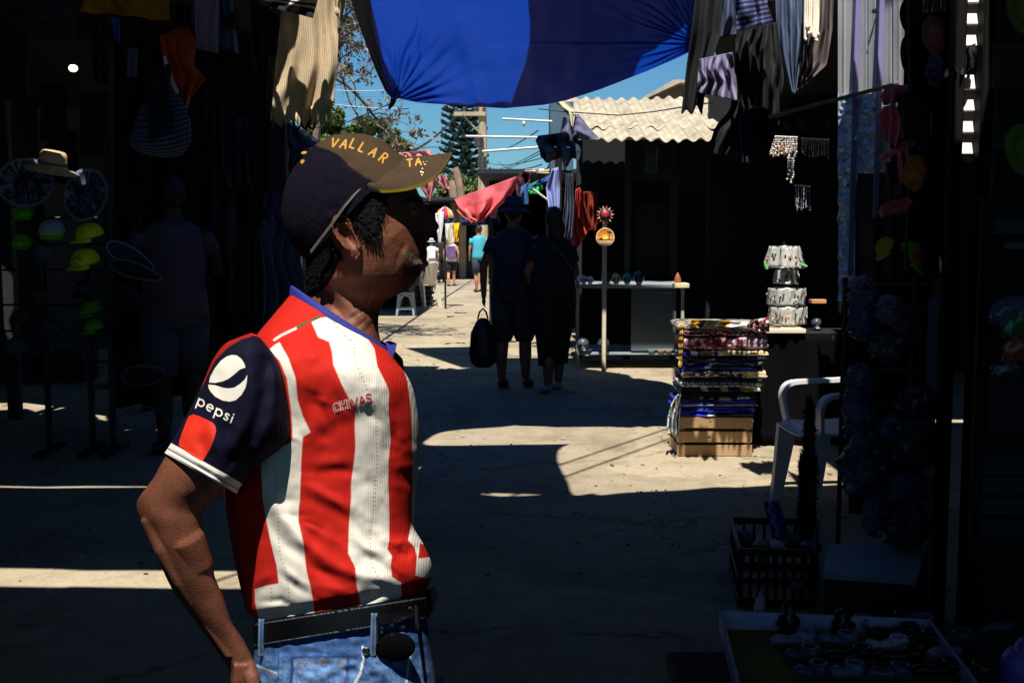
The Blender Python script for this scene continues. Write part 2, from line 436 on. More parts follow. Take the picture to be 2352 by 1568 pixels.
ZH = 4.6  # sheets added above the frame, outlined from the ground areas to be shaded
for lb, pl in (('unseen high sheet added to shade the ground left of the blue tarp', [(760,840),(1010,841),(978,880),(974,960),(760,960)]), ('unseen high sheet added to shade the ground right of the blue tarp', [(1545,842),(1780,842),(1780,958),(1560,958)]),
               ('unseen high sheet added to shade the ground around the couple', [(930,799),(1060,797),(1108,796),(1118,822),(1338,822),(1340,835),(1545,836),(1545,844),(1062,844)])):
    canopy('added_shade_canopy', lb, [tuple(q) for q in gp(pl, ZH)], ZH, [], roofm)

wall('dark back wall of the jewellery stall at right', (4.4, 13.2, 1.7), (4.3, .12, 3.4))
wall('dark side wall far right beyond the stalls', (4.8, 12.2, 1.7), (.1, 2.2, 3.4))
def building(label, x0, x1, D, h, depth, col):
    a, b = X(x0, D), X(x1, D); t = thing('building', label, 'building', ((a+b)/2, D+depth/2, 0))
    m = mat('facade_%d' % D, col, rough=.9, var=.25, scale=1.2)
    mb = MB(); mb.box(((a+b)/2, D+depth/2, h/2), (b-a, depth, h)); mb.build('wall', m, t)
    mb = MB(); mb.box(((a+b)/2, D+depth/2, h+.06), (b-a+.2, depth+.2, .12)); mb.build('roof', roofm, t)
building('low dark building behind the booth on the right side', 1400, 3200, 21, 2.3, 3, rgb(60, 58, 56))
building('low building closing the left side beyond the hat stall', -1800, 700, 20, 2.3, 3, rgb(50, 50, 54))
building('low wall building closing the far end of the lane', 500, 1500, 60, 2.2, 3, rgb(120, 110, 100))

def grit():
    g = np.random.default_rng(17); mb = MB()
    for i in range(900):
        x = g.uniform(-2.4, 3.2); y = g.uniform(4.6, 14); r_ = g.uniform(.003, .009)*(1 if g.random() < .93 else 2); c = rgb(*(g.uniform(60, 190)*np.array([1, .93, .8])))
        mb.ell((x, y, r_*.4), (r_*g.uniform(.7, 1.6), r_, r_*.6), 6, 4, C=c[:3])
    for i in range(46):     # scraps of paper and leaves
        x = g.uniform(-2.4, 3.0); y = g.uniform(4.8, 15); a = g.random()*PI; L = g.uniform(.012, .035); d = np.array([math.cos(a), math.sin(a), 0])*L; e = np.array([-math.sin(a), math.cos(a), 0])*L*.5
        c = np.array([x, y, .004]); mb.add([c-d, c-e+[0, 0, .004], c+d+[0, 0, .006], c+e], [(0, 1, 2, 3)], [rgb(150, 120, 70), rgb(90, 80, 50), rgb(200, 196, 184)][g.integers(3)][:3])
    mb.build('grit', mat('grit_mix', attr='Col', rough=.9), kind='stuff', smooth=False)
grit()

for lb_, a, b in (('upper overhead cable whose shadow crosses the sunlit patch', (1290, 1066), (1560, 975)), ('lower overhead cable whose shadow crosses the sunlit patch', (1310, 1090), (1600, 985))):
    zc = 4.3; p, q = to_canopy(G(*a), zc), to_canopy(G(*b), zc); d = q-p; p = p-d*2.2; q = q+d*1.2
    MB().tube([p, q], .013, 8).build('cable', mat('cable_black', rgb(16, 16, 18), rough=.7), label=lb_, cat='cable')
# ================================================================ the man in the striped football shirt
D0 = 1.77; K = D0/F
C2 = lambda x, y: ((400+x/2.8)*.9408, (680+y/2.8)*.9408)
C3 = lambda x, y: ((300+x/2.8)*.9408, (1107+y/2.8)*.9408)
HH = lambda x, y: ((650+x/3.136)*.9408, (300+y/3.136)*.9408)
c2 = lambda *p: [C2(*q) for q in p]
c3 = lambda *p: [C3(*q) for q in p]
hh = lambda *p: [HH(*q) for q in p]
man = thing('person', 'man in a red and white striped football shirt, brown cap and jeans, seen in profile', 'person', (A(770, HY, D0)[0], D0, 0))
def Av(px, py, dd):
    d = fw+rt*((px-CX)/F)[..., None]+up*((CY-py)/F)[..., None]
    return O3+d*(dd/d[..., 1])[..., None]
def ring_surface(L, R, dep, dc, nphi=200, nrow=160, ex=1.0, phi0=0, phi1=2*PI, inset=0):
    """surface of tilted rings; L,R px end points per ring, dep half depth (m), dc centre distance (m)"""
    t = np.linspace(0, 1, nrow)
    Ls = smooth_interp(L, t); Rs = smooth_interp(R, t); ds = smooth_interp(np.array(dep)[:, None], t)[:, 0]
    dcs = smooth_interp(np.array(dc)[:, None], t)[:, 0] if np.ndim(dc) else np.full(nrow, dc)
    nn = int(nphi*.78)
    ph = np.r_[np.linspace(0, PI, nn, endpoint=False), np.linspace(PI, 2*PI, nphi-nn, endpoint=False)]
    T, PH = np.meshgrid(t, ph, indexing='ij')
    cs = np.cos(PH); sn = np.sin(PH)
    cs = np.sign(cs)*np.abs(cs)**ex; sn = np.sign(sn)*np.abs(sn)**ex
    px = Ls[:, None, :]*(1+cs[..., None])/2+Rs[:, None, :]*(1-cs[..., None])/2
    dd = dcs[:, None]-ds[:, None]*sn
    return T, PH, px, dd
RED = rgb(184, 32, 22); WHT = rgb(217, 211, 199); NAVY = rgb(12, 13, 42); DKRED = rgb(140, 24, 12); CREAM = WHT
SLV = rgb(7, 8, 32)
# ---- stripes of the shirt
red1 = c2((752,424),(800,395),(918,330),(1010,296),(1055,400),(1130,432),(1150,500),(1160,590),(1215,720),(1255,800),(1312,880),(1305,1000),(1310,1150),(1300,1250),(1280,1400),(1280,1560)) + \
       c3((1560,300),(1545,500),(1540,680),(1590,780),(1595,880),(1620,1000),(1625,1050),(1590,1200),(1310,1200),(1310,1115),(1305,1030),(1285,920),(1255,800),(1235,620),(1200,460),(1205,300)) + \
       c2((928,1500),(940,1220),(950,1105),(1000,1050),(950,940),(915,830),(900,680),(850,540),(790,435))
white_side_up = c2((720,485),(760,450),(790,435),(850,540),(900,680),(915,830),(950,940),(1003,1050),(960,1075),(870,1120),(880,1090),(878,1000),(865,860),(840,680),(790,560))
white_side_low = c2((870,1118),(950,1080),(940,1220),(928,1560)) + c3((1205,300),(1200,460),(1235,620),(1255,800),(1285,920),(1305,1030),(1310,1115),(1300,1200),(925,1200),(925,1110),(905,1020),(900,925),(980,900),(1065,885),(1050,760),(1010,600),(980,450),(955,300),(945,80)) + c2((655,1270),(720,1180))
white2 = c2((1010,296),(1055,270),(1120,262),(1250,318),(1370,370),(1440,480),(1460,600),(1520,720),(1540,770),(1535,900),(1550,1100),(1535,1250),(1530,1560)) + \
         c3((1815,200),(1820,400),(1820,590),(1808,650),(1840,700),(1830,760),(1840,840),(1900,880),(1905,960),(1880,1050),(1860,1200),(1590,1200),(1590,1110),(1625,1050),(1620,1000),(1595,880),(1590,780),(1540,680),(1545,500),(1560,300)) + \
         c2((1280,1560),(1280,1400),(1300,1250),(1310,1150),(1305,1000),(1312,880),(1255,800),(1215,720),(1160,590),(1150,500),(1130,432),(1055,400))
white3 = c2((1585,535),(1640,620),(1665,700),(1690,900),(1695,1000),(1700,1250),(1695,1560)) + c3((1970,250),(1978,450),(1950,590),(1995,640),(2010,700),(2000,830),(2070,850),(2300,800),(2300,0)) + c2((1900,800),(1700,500))
belly_red = c3((2032,610),(2110,640),(2110,705),(2018,716))
seamw = c2((755,418),(800,388),(915,333)); seamg = c2((915,333),(985,297)); seamg2 = c2((1010,285),(1062,262))
dots = [c2((1150,290),(1230,380),(1300,440),(1302,560),(1345,650),(1400,780),(1440,850),(1455,1000),(1460,1250),(1440,1560)),
        c3((1722,140),(1712,360),(1690,560),(1698,760),(1765,870),(1775,990)), c3((1042,50),(1050,250),(1062,420),(1065,600),(1075,700),(1115,800),(1130,900),(1135,1000)), c3((1015,900),(1017,1020))]
def shirt_pattern(x, y):
    C = np.tile(np.array(RED[:3]), x.shape+(1,))
    for P, c in ((white_side_up, WHT), (white_side_low, WHT), (white2, WHT), (white3, WHT), (belly_red, RED)):
        C[inpoly(x, y, P)] = c[:3]
    for P, c, wd in ((seamw, WHT, 2.6), (seamg, rgb(70, 84, 48), 3.2), (seamg2, rgb(70, 84, 48), 3.2)):
        d, _ = dpoly(x, y, P); C[d < wd] = c[:3]
    for P in dots:
        P = np.array(P); L = np.r_[0, np.cumsum(np.hypot(*np.diff(P, axis=0).T))]
        d, _ = dpoly(x, y, P); near = d < 1.3
        # arc position along the line (vertical spacing is enough)
        C[near & ((np.mod(y, 9.5)) < 2.6)] = rgb(160, 40, 30)[:3]
    return C
folds = [ # polyline, half width px, height m (towards the viewer)
 (c3((960,250),(1040,380),(1140,500),(1235,590),(1330,680),(1420,745),(1560,820),(1700,850),(1900,870)), 13, .0085),
 (c3((930,330),(1000,480),(1110,620),(1235,700),(1330,790),(1420,850),(1560,905)), 13, -.007),
 (c3((1215,200),(1320,270),(1440,330),(1560,380),(1680,470),(1790,600),(1840,690)), 13, .0045),
 (c3((1210,260),(1320,330),(1440,390),(1560,445),(1670,560),(1760,680)), 13, -.004),
 (c3((1060,735),(1120,800),(1190,860),(1290,915)), 9, .006),
 (c3((1050,790),(1120,860),(1200,920),(1290,975)), 9, -.006),
 (c3((1215,50),(1330,78),(1450,72),(1600,40)), 13, .003),
 (c3((1215,95),(1330,125),(1450,115),(1600,90)), 13, -.003),
 (c2((890,1110),(1000,1045),(1150,970),(1310,890),(1450,860),(1540,780)), 19, .005),
 (c2((960,1130),(1060,1060),(1180,990),(1320,930),(1450,900),(1530,850)), 18, -.004),
 (c2((900,540),(1000,520),(1100,470),(1140,420)), 14, .006),
 (c2((930,620),(1040,590),(1110,540),(1140,500)), 14, -.006),
 (c2((1140,515),(1240,530),(1330,520),(1440,490)), 14, -.004),
 (c2((1150,470),(1240,485),(1330,478),(1440,440)), 10, .005),
 (c2((960,1220),(1060,1260),(1180,1250),(1300,1215)), 15, .0025),
 (c2((950,1280),(1060,1310),(1180,1300),(1300,1290)), 16, -.0015),
 (c2((940,1400),(1040,1440),(1150,1500),(1280,1540)), 10, .004),
 (c3((1820,640),(1880,680),(1940,690),(1990,650)), 9, -.012),
 (c3((1800,590),(1880,610),(1940,600),(1985,600)), 8, .012),
 (c3((1940,590),(1962,520),(1975,440)), 6, -.012),
 (c3((1830,740),(1900,800),(1990,830)), 10, .006),
 (c3((905,1010),(1000,1008),(1080,1000),(1150,1040),(1210,1110)), 8, -.006),
 (c3((905,1050),(1000,1045),(1070,1050),(1120,1090)), 8, .006),
 (c3((1040,1130),(1100,1090),(1110,1060)), 6, -.005),
 (c3((1140,1050),(1190,1080),(1220,1115)), 6, .005),
 (c3((1370,1110),(1440,1045),(1500,1010),(1570,985)), 8, .006),
 (c3((1400,1120),(1490,1060),(1570,1030)), 8, -.006),
 (c3((1600,1075),(1720,1030),(1800,990),(1900,945)), 10, .009),
 (c3((1560,560),(1660,640),(1760,680),(1820,700)), 10, .006),
 (c3((1560,620),(1660,690),(1760,740),(1830,770)), 10, -.006),
 (c3((1560,700),(1700,730),(1840,830)), 9, -.005),
 (c3((1560,240),(1680,200),(1800,250)), 12, -.0035),
 (c3((920,420),(960,540),(990,650)), 8, -.005), (c3((880,300),(930,480),(960,600)), 9, .004),
 (c3((870,900),(960,850),(1040,800)), 9, .004), (c3((880,990),(940,930),(1040,870)), 8, -.004),
 (c3((1380,560),(1470,600),(1540,670)), 9, .004), (c3((1350,900),(1480,930),(1600,950)), 9, .003),
 (c2((1560,1000),(1620,1080),(1690,1100)), 9, .004), (c2((1540,1180),(1600,1180),(1690,1120)), 9, -.004),
]
_fr = np.random.default_rng(33)
for _ in range(44):
    x0_, y0_ = _fr.uniform(600, 960), _fr.uniform(800, 1400); an_ = _fr.normal(.55, .45); L_ = _fr.uniform(40, 110)
    folds.append(([(x0_, y0_), (x0_+L_*.5*math.cos(an_), y0_+L_*.5*math.sin(an_)+_fr.normal(0, 4)), (x0_+L_*math.cos(an_), y0_+L_*math.sin(an_))], _fr.uniform(5, 10), _fr.choice([-1, 1])*_fr.uniform(.0018, .0040)))
def fold_disp(x, y):
    d = np.zeros(x.shape)
    for P, wd, h in folds:
        q, _ = dpoly(x, y, P); P = np.array(P)
        # taper at the ends
        e = np.minimum(np.hypot(x-P[0][0], y-P[0][1]), np.hypot(x-P[-1][0], y-P[-1][1]))
        d += .55*h*np.exp(-(q/(wd*1.15))**2)*np.clip(.15+e/50, 0, 1)
    d += .0012*vnoise(x/30, y/46, 11)+.00018*vnoise(x/12, y/20, 12)
    return d
Lr = [(585,1440),(585,1418),(568,1404),(558,1370),(546,1322),(528,1230),(514,1120),(516,1020),(530,920),(548,840),(580,782),(622,730),(668,676)]
Rr = [(975,1372),(983,1348),(991,1326),(990,1290),(973,1250),(952,1205),(957,1120),(965,1030),(961,960),(949,895),(932,858),(915,836),(901,812)]
dp = [.115,.118,.130,.135,.136,.135,.138,.145,.155,.165,.150,.105,.066]
T, PH, px, dd = ring_surface(Lr, Rr, dp, D0, nphi=560, nrow=460, ex=.86)
# more columns where the viewer looks: remap done by exponent; fold displacement on the near side
near = np.clip(np.sin(PH)*2.2, 0, 1)
disp = fold_disp(px[..., 0], px[..., 1])
P = Av(px[..., 0], px[..., 1], dd-disp*near)
# the hem blouses over the belt
C = sum(shirt_pattern(px[..., 0]+a, px[..., 1]+b) for a, b in ((0, 0), (.9, .3), (-.9, -.3), (.3, -.9), (-.3, .9)))/5
far = np.sin(PH) < -.02
u = (1-np.cos(PH))/2; strp = (np.mod(u*4.2, 1) < .45)[..., None]
C = np.where(far[..., None], np.where(strp, np.array(WHT[:3]), np.array(RED[:3])), C)
C[(T > .86) & far] = RED[:3]
# back of the ring near the left edge stays red
jersey = mat('jersey_fabric', attr='Col', rough=.78, var=.06, scale=30, bump=.35, bscale=900, bdist=.0006, spec=.15)
def knit(m):
    nt = m.node_tree; nd = nt.nodes; ln = nt.links; b = nd['Principled BSDF']
    wv = nd.new('ShaderNodeTexWave'); wv.wave_type = 'BANDS'; wv.bands_direction = 'X'; wv.inputs['Scale'].default_value = 95; wv.inputs['Distortion'].default_value = .6
    tc = nd.new('ShaderNodeTexCoord'); ln.new(tc.outputs['Object'], wv.inputs['Vector'])
    bp = nd.new('ShaderNodeBump'); bp.inputs['Strength'].default_value = .25; bp.inputs['Distance'].default_value = .001
    ln.new(wv.outputs['Color'], bp.inputs['Height'])
    old = b.inputs['Normal'].links[0].from_socket; ln.new(old, bp.inputs['Normal']); ln.new(bp.outputs[0], b.inputs['Normal'])
knit(jersey)
mb = MB(); mb.grid(P, C, wrap=True); shirt_mb = mb
shirt = mb.build('shirt', jersey, man, smooth='all', label='red shirt with white vertical stripes and navy sleeves')
shirt_bvh = BVHTree.FromPolygons([tuple(v) for v in np.concatenate(mb.v)], mb.f)
def on_surface(bvh, pts, off=.0012, fallback=None):
    out = []
    for x, y in pts:
        d = ray(x, y); d = d/np.linalg.norm(d)
        h = bvh.ray_cast(Vector(O3), Vector(d))
        out.append((np.array(h[0])-d*off) if h[0] is not None else (fallback if fallback is not None else None))
    if any(o is None for o in out):
        good = [o for o in out if o is not None]
        if not good: return None
        for i, o in enumerate(out):
            if o is None:
                x, y = pts[i]; dist = good[0][1]; out[i] = A(x, y, dist)
    return out
def decal_poly(mb, bvh, poly, C=None, step=5, off=.0006):
    """fills a pixel polygon with a fine triangle mesh laid on a surface"""
    P = np.array(poly); pts = []
    for i in range(len(P)):
        a, b = P[i], P[(i+1) % len(P)]; n = max(1, int(np.hypot(*(b-a))/step))
        for k in range(n): pts.append(a+(b-a)*k/n)
    nb = len(pts); lo = P.min(0); hi = P.max(0)
    gx, gy = np.meshgrid(np.arange(lo[0], hi[0], step), np.arange(lo[1], hi[1], step))
    ins = inpoly(gx, gy, P); dpt, _ = dpoly(gx, gy, np.vstack([P, P[:1]])); k = ins & (dpt > step*.5)
    allp = [Vector(p) for p in pts]+[Vector((a, b)) for a, b in zip(gx[k], gy[k])]
    r = geometry.delaunay_2d_cdt(allp, [(i, (i+1) % nb) for i in range(nb)], [], 1, 1e-4)
    V = []; ok = []
    for x, y in r[0]:
        d = ray(x, y); d = d/np.linalg.norm(d); h = bvh.ray_cast(Vector(O3), Vector(d))
        ok.append(h[0] is not None); V.append(np.array(h[0])-d*off if h[0] is not None else np.zeros(3))
    Fc = [tuple(f) for f in r[2] if all(ok[i] for i in f)]; use = sorted({i for f in Fc for i in f}); ix = {i: k for k, i in enumerate(use)}
    if not use: return
    mb.add([V[i] for i in use], [tuple(ix[i] for i in f) for f in Fc], C)
def ribbon(mb, bvh, line, wpx, C=None, off=.0007, closed=False, step=2.0):
    P = np.array(line, float)
    if closed: P = np.vstack([P, P[:1]])
    L = np.hypot(*np.diff(P, axis=0).T).sum(); n = max(2, int(L/step)+1)
    Q = interp_poly(P, np.linspace(0, 1, n)); tn = np.gradient(Q, axis=0); tn /= np.linalg.norm(tn, axis=1)[:, None]+1e-9
    nr = np.stack([-tn[:, 1], tn[:, 0]], 1)*wpx/2
    Q[0] -= tn[0]*wpx*.3*(not closed); Q[-1] += tn[-1]*wpx*.3*(not closed)
    a = on_surface(bvh, [tuple(q) for q in Q+nr], off); b = on_surface(bvh, [tuple(q) for q in Q-nr], off)
    if a is None or b is None: return
    V = a+b; mb.add(V, [(i, i+1, n+i+1, n+i) for i in range(n-1)], C)
def arc(cx, cy, r, a0, a1, n=14, ry=None):
    return [(cx+r*math.cos(math.radians(a0+(a1-a0)*i/n)), cy+(ry or r)*math.sin(math.radians(a0+(a1-a0)*i/n))) for i in range(n+1)]
GL = { # unit glyphs, x right, y down, height 0..1
 'V': [[(0,0),(.33,1),(.66,0)]], 'A': [[(0,1),(.33,0),(.66,1)],[(.14,.62),(.52,.62)]], 'L': [[(0,0),(0,1),(.5,1)]],
 'R': [[(0,1),(0,0),(.35,0),(.5,.12),(.5,.38),(.35,.5),(0,.5)],[(.25,.5),(.55,1)]], 'T': [[(0,0),(.62,0)],[(.31,0),(.31,1)]],
 'C': [[(.55,.2),(.42,.03),(.18,0),(.03,.2),(0,.5),(.03,.8),(.18,1),(.42,.97),(.55,.8)]], 'H': [[(0,0),(0,1)],[(.5,0),(.5,1)],[(0,.5),(.5,.5)]],
 'I': [[(0,0),(0,1)]], 'S': [[(.5,.12),(.35,0),(.12,.02),(.02,.2),(.08,.4),(.42,.58),(.5,.8),(.38,.98),(.12,1),(0,.86)]],
 'p': [[(0,.35),(0,1.38)],arc(.33,.67,.33,0,360,20)], 'e': [[(.02,.66),(.66,.66)]+arc(.34,.67,.32,0,-300,20)],
 's': [[(.42,.42),(.28,.34),(.1,.38),(.05,.5),(.12,.62),(.34,.7),(.42,.82),(.34,.97),(.15,1),(.02,.92)]], 'i': [[(0,.36),(0,1)],[(0,.08),(0,.12)]],
 'Y': [[(0,0),(.3,.5),(.6,0)],[(.3,.5),(.3,1)]], 'O': [arc(.33,.5,.33,0,360,20,ry=.5)], 'M': [[(0,1),(0,0),(.35,.6),(.7,0),(.7,1)]], 'X': [[(0,0),(.6,1)],[(.6,0),(0,1)]],
 'E': [[(.5,0),(0,0),(0,1),(.5,1)],[(0,.5),(.4,.5)]], 'G': [[(.55,.2),(.42,.03),(.18,0),(.03,.2),(0,.5),(.03,.8),(.18,1),(.42,.97),(.55,.8),(.55,.55),(.35,.55)]],
}
def write(mb, bvh, ch, org, ux, uy, wpx, C=None, off=.0007):
    """org px of the glyph's top left, ux = px vector of 1 unit right, uy = px vector of 1 unit down"""
    for st in GL[ch]:
        ribbon(mb, bvh, [(org[0]+x*ux[0]+y*uy[0], org[1]+x*ux[1]+y*uy[1]) for x, y in st], wpx, C, off)
# ---- CHIVAS on the chest (white outline, red letters)
lt = MB()
wrd = [('C', 1160, 858), ('H', 1208, 838), ('I', 1256, 828), ('V', 1280, 821), ('A', 1330, 806), ('S', 1380, 790)]
for ch, x, y in wrd:
    write(lt, shirt_bvh, ch, C2(x, y+2), (20.5, -5.5), (3.5, 18.5), 6.4, WHT[:3], .0006)
for ch, x, y in wrd:
    write(lt, shirt_bvh, ch, C2(x, y+2), (20.5, -5.5), (3.5, 18.5), 3.0, rgb(190, 30, 30)[:3], .0010)
lt.build('chest_lettering', mat('print_ink', attr='Col', rough=.6, var=.03), shirt, smooth='all')
# ---- crest at the far edge of the chest
cr = MB()
decal_poly(cr, shirt_bvh, c2((1702,700),(1716,700),(1722,740),(1722,790),(1714,800),(1704,760)), rgb(60, 60, 40)[:3])
decal_poly(cr, shirt_bvh, c2((1706,720),(1716,722),(1718,760),(1708,755)), rgb(200, 180, 70)[:3], off=.002)
if cr.n: cr.build('crest', MATS['print_ink'], shirt)
# ---- collar: a blue band round the neck opening
def collar():
    mb = MB(); n = 90; rows = 9
    Lc = np.array([668, 676.]); Rc = np.array([903, 818.])
    ph = np.linspace(0, 2*PI, n, endpoint=False); out = []
    base = []
    for k in range(rows):
        f = k/(rows-1)
        Lk = Lc+(f*(3)-4, -28*f+8); Rk = Rc+(f*2-2, -18*f+6)
        cs = np.cos(ph); sn = np.sin(ph)
        p = Lk[None]*(1+cs[:, None])/2+Rk[None]*(1-cs[:, None])/2
        # near rim dips between the ends as the crew line does
        p[:, 1] += 6*np.clip(sn, 0, 1)*(1-f)
        dep = .067-.004*f+.004*math.sin(f*PI)
        out.append(Av(p[:, 0], p[:, 1], D0-dep*sn))
    inner = []
    for k in range(rows):
        f = 1-k/(rows-1)
        Lk = Lc+(f*(3)+2, -28*f+8); Rk = Rc+(f*2-8, -18*f+6)
        cs = np.cos(ph); sn = np.sin(ph)
        p = Lk[None]*(1+cs[:, None])/2+Rk[None]*(1-cs[:, None])/2; p[:, 1] += 6*np.clip(sn, 0, 1)*(1-f)
        inner.append(Av(p[:, 0], p[:, 1], D0-(.061-.004*f)*sn))
    mb.grid(np.stack(out+inner), None, wrap=True)
    o = mb.build('collar', mat('collar_blue', rgb(30, 38, 128), rough=.8, var=.12, bump=.3, bscale=700, bdist=.001), shirt, smooth='all', label='blue V neck collar')
    # V tip, a folded blue flap hanging at the front
    v = MB(); d = D0-.03
    v.slab([A(*C2(1515, 430), d), A(*C2(1545, 425), d-.004), A(*C2(1592, 445), d+.002), A(*C2(1580, 500), d-.002), A(*C2(1558, 552), d-.006), A(*C2(1535, 505), d-.006)], (0, .004, 0))
    v.build('collar_tip', MATS['collar_blue'], o)
collar()
# ---- near sleeve
def sleeve():
    Ls = c2((596,372),(515,400),(415,448),(335,555),(280,680),(210,830),(148,945),(88,1050),(48,1125),(5,1190))
    Rs = c2((645,388),(725,482),(785,580),(832,720),(856,900),(858,1075),(790,1165),(650,1270),(535,1405),(500,1470))
    dep = [.02,.040,.050,.056,.059,.060,.060,.060,.060,.060]
    dc = [D0-.135,D0-.136,D0-.138,D0-.140,D0-.140,D0-.140,D0-.138,D0-.136,D0-.134,D0-.132]
    T, PH, px, dd = ring_surface(Ls, Rs, dep, dc, nphi=300, nrow=300)
    x, y = px[..., 0], px[..., 1]
    fd = np.zeros(x.shape)
    for P_, wd, h in ((c2((700,560),(690,760),(640,950),(590,1150),(560,1380)), 16, -.006), (c2((760,640),(760,820),(720,980),(650,1150)), 15, .005),
                      (c2((560,520),(600,700),(590,900),(480,1150)), 20, .003), (c2((820,760),(815,900),(800,1050)), 9, -.004),
                      (c2((300,1000),(360,1150),(430,1330)), 14, .003), (c2((560,1100),(500,1200),(440,1290)), 12, -.003)):
        q, _ = dpoly(x, y, P_); fd += h*np.exp(-(q/wd)**2)
    fd += .0012*vnoise(x/22, y/30, 21)
    dd2 = dd-fd*np.clip(np.sin(PH)*2, 0, 1)
    # cuff ribs
    cuff = T > .885; rib = .0022*np.sin((T-.885)/.115*PI*2)**2
    dd2 = dd2-np.where(cuff, rib+.0015, 0)*np.sin(PH)
    P = Av(x, y, dd2)
    C = np.tile(np.array(SLV[:3]), x.shape+(1,))
    band = c2((600,330),(560,345),(440,400),(340,500),(290,610),(255,760),(290,680),(305,650),(350,560),(440,468),(530,415),(600,396))
    C[inpoly(x, y, band)] = DKRED[:3]
    C[(T < .03)] = RED[:3]
    C[cuff] = WHT[:3]
    C[cuff & (T > .935) & (T < .945)] = rgb(60, 60, 90)[:3]
    C[(np.sin(PH) < -.3) & ~cuff] = NAVY[:3]
    mb = MB().grid(P, C, wrap=True)
    # inner lining so that the open end has thickness
    Pi = Av(x[200:], y[200:], dc_in(dd2[200:], dc, 300)[...])
    mb.grid((P[200:]-P[200:].mean(axis=1, keepdims=True))*.965+P[200:].mean(axis=1, keepdims=True), C[200:]*.9, wrap=True)
    return mb
def dc_in(d, dc, n): return d
sl_mb = sleeve()
slv = sl_mb.build('sleeve', jersey, shirt, smooth='all', label='navy short sleeve with white cuff')
sl_bvh = BVHTree.FromPolygons([tuple(v) for v in np.concatenate(sl_mb.v)], sl_mb.f)
# sleeve emblem and lettering
em = MB()
decal_poly(em, sl_bvh, c2((308,709),(318,668),(350,610),(390,560),(430,532),(465,521),(500,525),(530,548),(550,580),(558,607),(520,620),(480,655),(440,685),(400,702),(350,712)), WHT[:3], 4)
decal_poly(em, sl_bvh, c2((304,723),(350,728),(400,744),(440,750),(480,745),(520,720),(552,690),(570,657),(568,700),(558,745),(530,795),(490,830),(450,840),(400,832),(350,805),(318,770),(305,745)), WHT[:3], 4)
em.build('sleeve_emblem', MATS['print_ink'], slv, smooth='all')
lt = MB()
ux = np.array([23.0, 12.5]); uy = np.array([-8.0, 21.0])
org = np.array(C2(250, 796))
for ch, ox in (('p', 0), ('e', .88), ('p', 1.78), ('s', 2.64), ('i', 3.36)):
    o2 = org+ux*ox; write(lt, sl_bvh, ch, (o2[0], o2[1]), tuple(ux*.88), tuple(uy), 3.4, WHT[:3])
lt.build('sleeve_lettering', MATS['print_ink'], slv, smooth='all')
pt = MB()
decal_poly(pt, sl_bvh, curve_px := [C2(*q) for q in ((150,985),(170,940),(200,926),(240,938),(290,960),(335,985),(352,1005),(358,1040),(345,1090),(318,1160),(285,1215),(265,1246),(220,1225),(150,1180),(103,1143),(105,1110),(125,1050))], rgb(205, 40, 18)[:3], 5)
pt.build('sleeve_patch', MATS['print_ink'], slv, smooth='all')
# ---- far sleeve (mostly hidden)
fs = MB(); fs.rings([Av(*(lambda a: (cx+rx*np.cos(a), cy+ry*np.sin(a)))(np.arange(24)*2*PI/24), D0+dz+.05*np.sin(np.arange(24)*2*PI/24+.8))
     for cx, cy, rx, ry, dz in ((865, 800, 30, 18, .13), (880, 830, 46, 24, .17), (885, 900, 50, 26, .20), (870, 990, 50, 26, .21), (845, 1070, 50, 28, .21))])
fs.build('sleeve', jersey if False else mat('navy_fabric', rgb(14, 16, 50), rough=.8, bump=.2, bscale=500, bdist=.001), shirt, smooth='all')
# ================================================================ body: one continuous skin surface
body = MB()
def loft_px(mb, pairs, dep, dc, seg=28, sub=3):
    L = [p[0] for p in pairs]; R = [p[1] for p in pairs]
    T, PH, px, dd = ring_surface(L, R, dep, dc, nphi=seg, nrow=len(pairs)*sub)
    P = Av(px[..., 0], px[..., 1], dd); mb.rings([P[i] for i in range(len(P))])
# near arm
pa = [((500,830),(610,870)), ((440,960),(560,1010)), c3((290,20),(690,240)), c3((205,170),(640,300)), c3((118,285),(585,330)), c3((92,350),(540,400)), c3((112,430),(538,470)), c3((150,500),(548,545)), c3((205,620),(575,665)),
      c3((262,770),(625,830)), c3((345,940),(690,985)), c3((470,1110),(745,1150)), c3((590,1275),(822,1265)), c3((680,1400),(882,1380)), c3((722,1470),(902,1450)), c3((735,1560),(905,1545)), c3((735,1680),(915,1670)), c3((760,1800),(905,1790))]
loft_px(body, pa, [.048,.047,.046,.045,.044,.043,.043,.044,.043,.041,.036,.031,.027,.024,.026,.024,.022,.012], [D0-.13,D0-.135,D0-.13,D0-.125,D0-.12,D0-.118,D0-.118,D0-.115,D0-.11,D0-.10,D0-.09,D0-.08,D0-.07,D0-.065,D0-.06,D0-.055,D0-.05,D0-.045], 32, 4)
# elbow bone, forearm muscle, tendons, knuckles
def lump(x, y, D, r, f=(1, 1, 1)):
    c = A(x, y, D); body.ell(c, (r*f[0], r*f[1], r*f[2]), 18, 12)
q = C3(330, 370); lump(q[0], q[1], D0-.128, .034, (1, .8, 1))
q = C3(420, 560); body.tube([A(*C3(380,430), D0-.135), A(*C3(440,580), D0-.132), A(*C3(520,760), D0-.118), A(*C3(590,940), D0-.10)], [.018, .026, .022, .010], 14)
body.tube([A(*C3(170,430), D0-.135), A(*C3(280,640), D0-.130), A(*C3(400,860), D0-.115), A(*C3(560,1100), D0-.092), A(*C3(740,1370), D0-.08)], [.012, .015, .014, .011, .010], 14)
